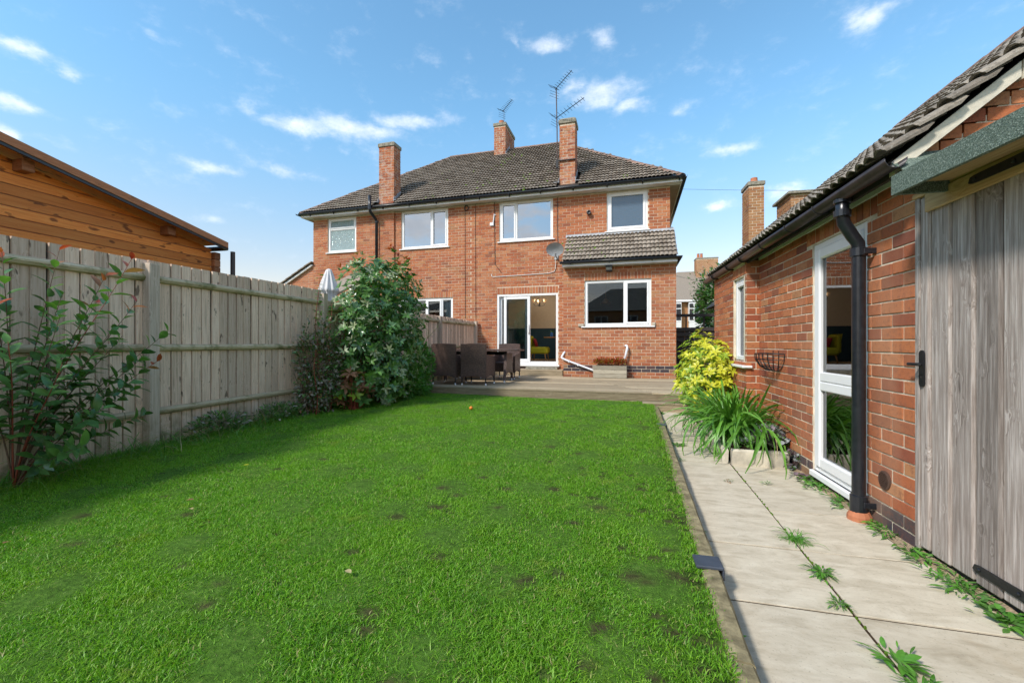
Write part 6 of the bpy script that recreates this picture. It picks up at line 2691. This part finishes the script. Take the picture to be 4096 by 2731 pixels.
# ---- bronze-leaved shrub low in front
rg = random.Random(35)
bz = thing('bronze_shrub', 'low shrub with pinkish bronze leaf rosettes at the lawn edge', 'shrub', (-3.95, 6.05, .16))
pts = [(Vector((-3.97 + rg.uniform(-.20, .16), 6.05 + rg.uniform(-.28, .25), .32 + rg.uniform(0, .52))), (Vector((rg.uniform(-.2, .6), rg.uniform(-.6, .3), .6))).normalized()) for k in range(48)]
lv = whorls(rg, pts, 6, (.10, .16), [LBZ, LYG, LM], [.58, .17, .25], 1.0)
put_leaves(bz, lv, 160)
for p, ax in pts[::2]:
    mb = MB()
    mb.tube([(-3.97 + rg.uniform(-.05, .05), 6.05 + rg.uniform(-.08, .08), .12), p - ax * .1, p], [.008, .006, .004], 5)
    mb.build('stem', m_redstem, bz)

# ---- bright climber spilling onto the deck corner
rg = random.Random(45)
cl = thing('jasmine_bush', 'bright green small-leaved bush spilling over the deck corner by the chairs', 'shrub', (-3.75, 8.1, .16))
lv = blob_leaves(rg, (-3.80, 8.0, .72), (.26, .42, .64), 2600, (.045, .075), [LB, LM], [.6, .4], shell=.3, clumps=90)
lv += blob_leaves(rg, (-3.72, 7.6, .42), (.28, .5, .34), 1300, (.05, .08), [LB, LM], [.7, .3], shell=.3, clumps=26)
for (x, y, z) in ((-3.72, 9.0, 1.70), (-3.85, 8.6, 1.55)):
    mb = MB()
    mb.tube([(-3.85, 8.1, .9), (-3.8, 8.4, 1.35), (x, y, z)], [.007, .005, .003], 5)
    mb.build('stem', m_stem, cl)
    for k in range(14):
        t = k / 14
        p = Vector((-3.8, 8.4, 1.35)).lerp(Vector((x, y, z)), t)
        lv.append((orient(p, rdir(rg, -.2, .6), (0, 0, 1), rg.uniform(.04, .065)), LB))
put_leaves(cl, lv, 140)

# ================================================================== raised bed beside the garage
bed = thing('raised_bed', 'pale concrete edging of the planting bed against the garage wall', 'planter', (1.3, 5.2, 0))


def edging(a, b, h, th=.055):
    a, b = Vector((*a, 0)), Vector((*b, 0))
    d = (b - a).normalized()
    nrm = Vector((d.y, -d.x, 0))
    L = (b - a).length
    mb = MB()
    n = 8
    vs = []
    for i in range(n + 1):
        p = a + d * L * i / n
        q = lambda s: rng.uniform(-s, s)
        z0 = path_z(p.y) - .04
        vs += [p + nrm * 0 + Vector((0, 0, z0)), p + nrm * (.004 + q(.002)) + Vector((0, 0, h - .02)), p + nrm * (-.004 + q(.003)) + Vector((0, 0, h + q(.004))), p - nrm * (th - .01) + Vector((0, 0, h + q(.004))), p - nrm * th + Vector((0, 0, h - .015)), p - nrm * th + Vector((0, 0, z0))]
    fs = []
    for i in range(n):
        for k in range(5):
            fs.append((i * 6 + k, i * 6 + k + 1, i * 6 + 7 + k, i * 6 + 6 + k))
    fs += [tuple(range(6)), tuple(reversed(range(n * 6, n * 6 + 6)))]
    mb.add(vs, fs)
    me = mb.mesh('edging_stone', m_conc_l)
    fixn(me)
    obj('edging_stone', me, bed)


m_conc_l = simple('pale_concrete', (0.52, 0.47, 0.38), 0.95, var=0.28, scale=9, bmp=0.8, spec=0.2)
edging((1.72, 4.80), (1.20, 4.80), .155)
edging((1.175, 4.795), (1.235, 5.47), .150)
edging((1.245, 5.50), (1.30, 6.25), .150)
edging((1.31, 6.28), (1.375, 7.4), .155)
mb = MB()
mb.add([(1.21, 4.85, .125), (1.80, 4.85, .14), (1.80, 7.9, .14), (1.40, 7.9, .13)], [(0, 1, 2, 3)])
mb.build('bed_soil', m_soil, bed)

# golden shrub
rg = random.Random(55)
ys = thing('golden_shrub', 'rounded golden yellow leafed shrub against the garage corner', 'shrub', (1.5, 7.0, .13))
lv = []
cY, rY = Vector((1.40, 7.02, .70)), (.42, .90, .66)
pts = []
for k in range(520):
    d = rdir(rg, -.6)
    f = rg.uniform(.66, 1.06)
    h_ = 1.0 - .25 * max(0, (d.y)) * .5
    pts.append((Vector((cY.x + rY[0] * d.x * f, cY.y + rY[1] * d.y * f, cY.z + rY[2] * d.z * f * (1.0 + .12 * math.sin(5 * d.y)))), (d * .8 + Vector((-.15, -.2, .7)) + rdir(rg) * .4).normalized()))
lv = whorls(rg, pts, 6, (.062, .095), [LY, LYG], [.72, .28], .95)
lv += blob_leaves(rg, cY, tuple(q * .8 for q in rY), 1300, (.05, .075), [LYG, LM], [.7, .3], shell=.3)
put_leaves(ys, lv, 240)
for k in range(7):
    mb = MB()
    d = rdir(rg, .2)
    mb.tube([(1.45 + rg.uniform(-.05, .05), 7.0 + rg.uniform(-.2, .2), .12), (cY.x + d.x * .15, cY.y + d.y * .4, .45), (cY.x + rY[0] * d.x * .7, cY.y + rY[1] * d.y * .7, cY.z + rY[2] * d.z * .6)], [.014, .01, .005], 5)
    mb.build('stem', m_stem, ys)

# strap-leaved clump
def strap_mesh(mat, L, w, droop, lean, name='leaf', n=8):
    mb = MB()
    vs, fs = [], []
    x = z = 0.0
    ang = math.pi / 2 - lean
    for i in range(n + 1):
        t = i / n
        ww = w * .5 * (min(1, t * 5 + .45)) * (1 - t ** 3) + .0004
        vs += [(x, -ww, z + ww * .5), (x, 0, z), (x, ww, z + ww * .5)]
        ang -= droop / n * (1 + 1.2 * t)
        x += math.cos(ang) * L / n
        z += math.sin(ang) * L / n
    for i in range(n):
        a = i * 3
        fs += [(a, a + 3, a + 4, a + 1), (a + 1, a + 4, a + 5, a + 2)]
    mb.add(vs, fs)
    return mb.mesh(name, mat, True)


rg = random.Random(65)
sc_ = thing('strap_leaf_clump', 'arching clump of long strap leaves spilling over the bed edging', 'plant', (1.42, 5.65, .13))
SM = [strap_mesh(m_lf_strap, .80 + .05 * k, .026 + .003 * (k % 3), .75 + .26 * k, .05 + .055 * k) for k in range(7)]
SD = [strap_mesh(m_straw, .55, .012, 2.4, .5), strap_mesh(m_straw, .6, .012, 1.8, .3)]
for k in range(298):
    me = rg.choice(SM) if rg.random() > .05 else rg.choice(SD)
    o_ = Vector((1.42 + rg.gauss(0, .085), 5.62 + rg.gauss(0, .20), .12))
    a = rg.uniform(0, 2 * math.pi)
    dv = (o_ - Vector((1.46, 5.65, .12)))
    a = math.atan2(dv.y + .12 * math.sin(a), dv.x + .14 * math.cos(a) - .02)
    obj('leaf', me, sc_, Matrix.Translation(o_) @ Matrix.Rotation(a, 4, 'Z') @ Matrix.Rotation(rg.gauss(0, .3), 4, 'X') @ Matrix.Scale(rg.uniform(.72, 1.2), 4))

# silvery purple ground plant at the bed corner
rg = random.Random(75)
hc = thing('silver_leaf_plant', 'mound of silvery purple leaves at the front corner of the bed', 'plant', (1.6, 4.97, .14))
lv = blob_leaves(rg, (1.60, 5.00, .20), (.17, .20, .15), 620, (.045, .070), [LS, LP, LM], [.55, .28, .17], shell=.5, clumps=0, zlo=-.1, up=.7)
lv += blob_leaves(rg, (1.40, 4.95, .16), (.13, .10, .07), 110, (.03, .05), [LB, LM, LS], [.4, .4, .2], shell=.4, zlo=0, up=.6)
lv += blob_leaves(rg, (1.735, 4.72, .09), (.05, .10, .10), 90, (.035, .055), [LS, LM, LP], [.4, .4, .2], shell=.4, up=.4)
put_leaves(hc, lv, 240)

# red sedum in the trough
rg = random.Random(85)
for k in range(11):
    u = -1.89 + .07 * k
    W_ = HOUSE @ Matrix.Translation((u, -.92, .62))
    p = W_.translation
    lv = blob_leaves(rg, (p.x, p.y, p.z + .11), (.06, .10, .12), 110, (.035, .075), [LR, LBZ, LYG], [.62, .28, .10], shell=.2, zlo=-.2, up=.8)
    t_ = thing('sedum', 'tuft of dark red leaves growing in the timber trough', 'plant', W_, 'red tufts in the trough')
    put_leaves(t_, lv, 0)


# ================================================================== weeds in the slab joints and along the walls
def rosette(name, label, x, y, z, r, n, meshes, seed, size=(.25, .65), cat='weed', flat=.25):
    wall = x > 1.6
    rg = random.Random(seed)
    t_ = thing(name, label, cat, (x, y, z), 'weeds along the path')
    lv = []
    n = int(n * (2.2 if wall else 1.8))
    for k in range(n):
        a = rg.uniform(0, 6.28)
        q = rg.uniform(0, .8) * r * rg.choice((.4, 1.0))
        lv.append((orient(Vector((x + q * math.cos(a) + (rg.uniform(-.02, .05) if wall else 0), y + q * math.sin(a) + (rg.gauss(0, .065) if wall else 0), z + .004 + rg.uniform(0, .02))), Vector((math.cos(a), math.sin(a), flat + rg.uniform(-.1, .5))), (0, 0, 1), r * rg.uniform(*size), rg.gauss(0, .3)), rg.choice(meshes)))
    put_leaves(t_, lv, min(n, 30))
    return t_


LW = leaf_mesh(m_lf_bright, w=.20, curl=.35)
LW2 = leaf_mesh(m_lf_mid, w=.17, curl=.40)
rosette('dandelion_weed', 'broad leafed weed rooted in the long joint at the bare end of the path', 1.075, 1.93, .0, .13, 26, [LW, LW2, LB], 101)
rosette('dandelion_weed', 'narrow leafed weed trailing in the long joint below the broad leafed one', 1.07, 1.80, .0, .11, 30, [LW, LW2], 102)
rosette('mat_weed', 'flat ferny weed mat on the joint between the grass tuft and slab crossing', 1.095, 2.60, .0, .085, 60, [LW2, LW], 103, (.25, .7), flat=.1)
rosette('mat_weed', 'small feathery weed at the slab crossing', 1.045, 2.31, .0, .06, 30, [LW2, LW], 104, (.3, .8))
rosette('dandelion_weed', 'ragged weed at the foot of the downpipe on the door side', 1.715, 3.78, .0, .13, 40, [LW, LW2], 105)
rosette('dandelion_weed', 'ragged weed under the blue plinth bricks beside the downpipe', 1.735, 3.30, .0, .12, 44, [LW, LW2], 106)
rosette('dandelion_weed', 'weed growing where the brick wall meets the timber door', 1.72, 2.92, .0, .12, 44, [LW, LW2], 107)
rosette('dandelion_weed', 'weed mat below the middle boards of the timber door', 1.70, 2.62, .0, .12, 50, [LW, LW2, LW], 108)
rosette('round_leaf_weed', 'round leafed weed under the lower strap hinge', 1.69, 2.36, .0, .10, 36, [LM, LB], 109, (.35, .65))
rosette('dandelion_weed', 'ferny weed at the sill of the white side door', 1.70, 4.15, .0, .12, 40, [LW2, LW, LB], 110)
rosette('round_leaf_weed', 'silvery weed hugging the side door frame', 1.715, 4.38, .0, .10, 36, [LM, LM, LP], 111, (.35, .6))
rosette('mat_weed', 'tiny weed in the cross joint by the raised bed', 1.33, 4.145, .0, .05, 26, [LW2, LW], 112)
rosette('mat_weed', 'dark moss tuft in the cross joint', 1.02, 4.145, .0, .04, 26, [LBZ, LW2], 113)
rosette('mat_weed', 'small weed by the kerb at the cross joint', .70, 4.80, .0, .06, 24, [LW2, LW], 114)
rosette('mat_weed', 'weed patch in the joint between the kerb and the raised bed', .80, 5.43, .01, .09, 40, [LW2, LW, LB], 115)
rosette('mat_weed', 'green weed at the kerb below the deck step', .80, 7.6, .05, .10, 40, [LW2, LB], 116)
rosette('mat_weed', 'leafy weed spilling from the bed edging over the narrow path', 1.20, 6.1, .03, .12, 40, [LW2, LB], 117)
rosette('mat_weed', 'weed at the kerb foot next to the slate cap', .535, 2.95, .0, .07, 30, [LW2, LB], 118)
rosette('mat_weed', 'weed at the kerb foot on the bare end of the path', .485, 1.95, .0, .06, 24, [LW2, LB], 119)
# grass tuft
rg = random.Random(120)
gt = thing('grass_tuft', 'bright grass tuft sprouting from the long slab joint', 'weed', (1.115, 3.0, 0), 'weeds along the path')
GM = [strap_mesh(m_lf_bright, .15, .0035, 1.2 + .3 * k, .35 + .25 * k, n=5) for k in range(4)]
for k in range(150):
    o_ = Vector((1.115 + rg.gauss(0, .018), 3.0 + rg.gauss(0, .022), -.005))
    obj('leaf', rg.choice(GM), gt, Matrix.Translation(o_) @ Matrix.Rotation(rg.uniform(0, 6.28), 4, 'Z') @ Matrix.Scale(rg.uniform(.5, 1.15), 4))

# moss and soil in the long joint
mb = MB()
rg = random.Random(121)
for k in range(70):
    y = rg.uniform(1.5, 4.7)
    if rg.random() < .35:
        y = rg.choice((1.75, 2.3, 2.75, 2.85, 3.1, 3.45)) + rg.gauss(0, .08)
    x = cj(y) + rg.gauss(0, .004)
    r = rg.uniform(.003, .009)
    mb.lathe([(r, -.006), (r * .8, .004), (r * .3, .007)], 6, (x, y, 0))
o = mb.build('moss', m_moss, None, kind='stuff')
o['label'] = 'green moss crumbs filling the long slab joint'
o['category'] = 'moss'

# long rough grass, dry stalks along the fence foot
rg = random.Random(130)
mb1, mb2 = MB(), MB()
FM = [strap_mesh(m_lf_mid, .26, .004, 1.0 + .4 * k, .25 + .2 * k, n=4) for k in range(4)]
base_ = [([v.co.copy() for v in m.vertices], [tuple(p.vertices) for p in m.polygons]) for m in FM]
for k in range(3600):
    y = rg.uniform(1.2, 6.6) if rg.random() < .7 else rg.choice((2.0, 2.4, 3.2, 3.6, 4.6, 4.9)) + rg.gauss(0, .1)
    x = -4.53 + abs(rg.gauss(0, .15))
    T = Matrix.Translation((x, y, lawn_z(x, y) - .005)) @ Matrix.Rotation(rg.uniform(0, 6.28), 4, 'Z') @ Matrix.Scale(rg.uniform(.35, 1.0) if rg.random() < .85 else rg.uniform(1.0, 1.7), 4)
    v_, f_ = rg.choice(base_)
    (mb2 if rg.random() < .17 else mb1).add([T @ q for q in v_], f_)
o = mb1.build('rough_grass', m_lf_strap, None, smooth=True, kind='stuff')
o['label'] = 'long rough grass along the foot of the tall fence'
o['category'] = 'grass'
o = mb2.build('dry_grass', m_straw, None, smooth=True, kind='stuff')
o['label'] = 'dry straw stalks among the rough grass by the fence'
o['category'] = 'grass'

# low wiry plants at the fence foot
for i, (x, y, lab) in enumerate(((-4.35, 4.85, 'low feathery grey green plant at the foot of the fence'), (-4.42, 4.05, 'small dark trailing weed under the bottom fence rail'))):
    rg = random.Random(140 + i)
    t_ = thing('fence_weed', lab, 'weed', (x, y, lawn_z(x, y)))
    lv = blob_leaves(rg, (x, y, .30), (.16, .38, .14), 700, (.03, .06), [LW2, LG, LM], [.5, .2, .3], shell=.2, zlo=-.3, up=.5)
    put_leaves(t_, lv, 60)

# ================================================================== small things on the lawn
mb = MB()
mb.lathe([(.004, 0), (.022, .006), (.030, .022), (.028, .038), (.014, .052), (.004, .054)], 12, (-2.155, 6.41, .195))
o = mb.build('windfall_fruit', m_orange, None, smooth=True)
tag(o, 'orange windfall fruit lying on the lawn before the deck', 'fruit')
fallen = [(-3.02, 3.05, m_lf_yellow, 'yellow fallen leaf on the lawn towards the fence'), (-2.60, 2.17, m_straw, 'pale fallen leaf on the lawn beside a smaller one'), (-2.72, 2.30, m_lf_bronze, 'brown curled fallen leaf on the lawn'),
          (-1.2, 1.75, m_straw, 'pale round fallen leaf on the worn lawn'), (-3.1, 1.6, m_lf_bronze, 'orange brown fallen leaf on the open lawn'), (1.58, 1.95, m_lf_bronze, 'single brown leaf lying on a bare slab')]
for x, y, m_, lab in fallen:
    zz = (lawn_z(x, y) + .035) if x < .4 else .006
    me = leaf_mesh(m_, 1.0, .6, .1, .15, name='fallen_leaf')
    o = obj('fallen_leaf', me, None, orient(Vector((x, y, zz)), (rng.uniform(-1, 1), rng.uniform(-1, 1), .1), (0, 0, 1), .045))
    tag(o, lab, 'leaf')

# moss cushions on the roofs
def moss_on(par, W, spots, rgm):
    mb = MB()
    for x, y in spots:
        for k in range(rgm.randint(2, 5)):
            px_, py_ = x + rgm.gauss(0, .10), y + rgm.gauss(0, .09)
            r = rgm.uniform(.015, .045)
            T = W @ Matrix.Translation((px_, py_, .028))
            mb.lathe([(r, 0), (r * .85, r * .35), (r * .4, r * .55)], 7, (0, 0, 0), T)
    mb.build('moss', m_moss, par, kind='stuff')


rgm = random.Random(150)
moss_on(house, WR, [(-5.3 + rgm.gauss(0, .25), rgm.uniform(.2, 4.2)) for k in range(17)] + [(-4.2 + rgm.gauss(0, .5), rgm.uniform(.1, 4.4)) for k in range(12)] + [(-3.6, .15), (-4.0, .1), (-2.2, .15), (-1.2, .3)], rgm)
moss_on(nhouse, WR, [(rgm.uniform(-7.8, -6.0), rgm.uniform(.2, 3)) for k in range(7)], rgm)
moss_on(house, WK, [(rgm.uniform(-2.7, -1.4), rgm.uniform(.1, 1.1)) for k in range(8)], rgm)
moss_on(garage, WT, [(rgm.uniform(.5, 4.5), rgm.uniform(.05, 1.0)) for k in range(5)], rgm)


# ================================================================== trees beyond the gate
def tree(name, label, x, y, h, r, seed, meshes, weights, n=1500, size=(.12, .22), trunk=.12, zc=.62):
    rg = random.Random(seed)
    t_ = thing(name, label, 'tree', (x, y, 0))
    mb = MB()
    mb.tube([(x, y, -.05), (x + .1, y, h * .35), (x, y + .1, h * .75)], [trunk, trunk * .7, trunk * .25], 8)
    tk = mb.build('trunk', m_stem, t_, smooth=True)
    for k in range(7):
        d = rdir(rg, .0, .8)
        mb = MB()
        b0 = Vector((x, y, h * rg.uniform(.3, .6)))
        mb.tube([b0, b0 + Vector((d.x * r[0] * .4, d.y * r[1] * .4, .3)), b0 + Vector((d.x * r[0] * .85, d.y * r[1] * .85, d.z * r[2]))], [trunk * .4, trunk * .25, .015], 6)
        mb.build('limb', m_stem, tk)
    lv = blob_leaves(rg, (x, y, h * zc), r, n, size, meshes, weights, clumps=110, zlo=-.8)
    put_leaves(t_, lv, 0)
    return t_


tree('garden_tree', 'dark evergreen tree beyond the gate between house and garage', 5.05, 22.0, 4.6, (1.1, 1.3, 1.9), 161, [LD, LM, LG], [.55, .3, .15], 4200, (.14, .26))
tree('garden_tree', 'thin bare-limbed tree reaching across the distant roof', 5.9, 27.0, 6.2, (1.6, 1.2, 1.4), 162, [LG, LD], [.5, .5], 500, (.10, .18), zc=.72)

# ================================================================== what the windows mirror: gardens behind the lens
m_winfar = simple('dark_pane', (0.03, 0.035, 0.045), 0.1, var=0.2)
bh = thing('house', 'brick house with tiled gable roof across the gardens, mirrored in the kitchen window', 'house', (-2, -30, 0))
mb = MB()
mb.box(-8, 8, -37, -30, 0, 5.2)
mb.build('wall', m_brick, bh)
mb = MB()
mb.add([(-8.4, -29.6, 5.2), (8.4, -29.6, 5.2), (8.4, -37.4, 5.2), (-8.4, -37.4, 5.2), (-4.4, -33.5, 8.3), (4.4, -33.5, 8.3)], [(0, 1, 5, 4), (1, 2, 5), (2, 3, 4, 5), (3, 0, 4), (0, 3, 2, 1)])
mb.build('roof', m_tile, bh)
for x in (-6, -2.5, 1.5, 5):
    for z in (.9, 3.3):
        mb = MB()
        mb.box(x, x + 1.6, -29.98, -29.9, z, z + 1.3)
        w_ = mb.build('window', m_upvc, bh)
        for q in (0, 1):
            mb = MB()
            mb.box(x + .08 + q * .76, x + .74 + q * .76, -29.895, -29.88, z + .08, z + 1.22)
            mb.build('pane', m_winfar, w_)
bf = thing('fence', 'plain board fence closing the end of the garden opposite the house', 'fence', (-2, -9, 0))
for k in range(60):
    obj('fence_board', fb, bf, mat4((0, 1, 0), (-1, 0, 0), (0, 0, 1), (-4.6 + .112 * k, -9.0, 0)) @ Matrix.Diagonal((1, .125, 1.9, 1)))
for z in (1.7, 1.1, .4):
    rail(bf, (2.1, -8.985, z), (-4.6, -8.985, z))
tree('garden_tree', 'round leafy tree behind the back fence', 3.5, -16, 6.5, (2.4, 2.4, 2.2), 171, [LM, LD], [.6, .4], 1500, (.2, .35), .2)
tree('garden_tree', 'broad leafy tree behind the back fence corner', -9.5, -18, 7.5, (2.8, 2.8, 2.6), 172, [LM, LD], [.6, .4], 1500, (.2, .35), .2)

# overhead wires
for i, (a, b, sag, lab) in enumerate((((1.6, 12.0, 3.05), (13.5, 39, 6.6), .5, 'thin overhead wire from the kitchen corner towards the distant house'),
                                      ((1.8, 12.1, 5.35), (14, 15.2, 5.75), .15, 'thin overhead wire from the house eaves past the bungalow chimneys'))):
    a, b = Vector(a), Vector(b)
    mb = MB()
    mb.tube([a.lerp(b, k / 16) - Vector((0, 0, sag * 4 * (k / 16) * (1 - k / 16))) for k in range(17)], .0035, 4)
    o = mb.build('overhead_wire', m_blackiron)
    tag(o, lab, 'wire')
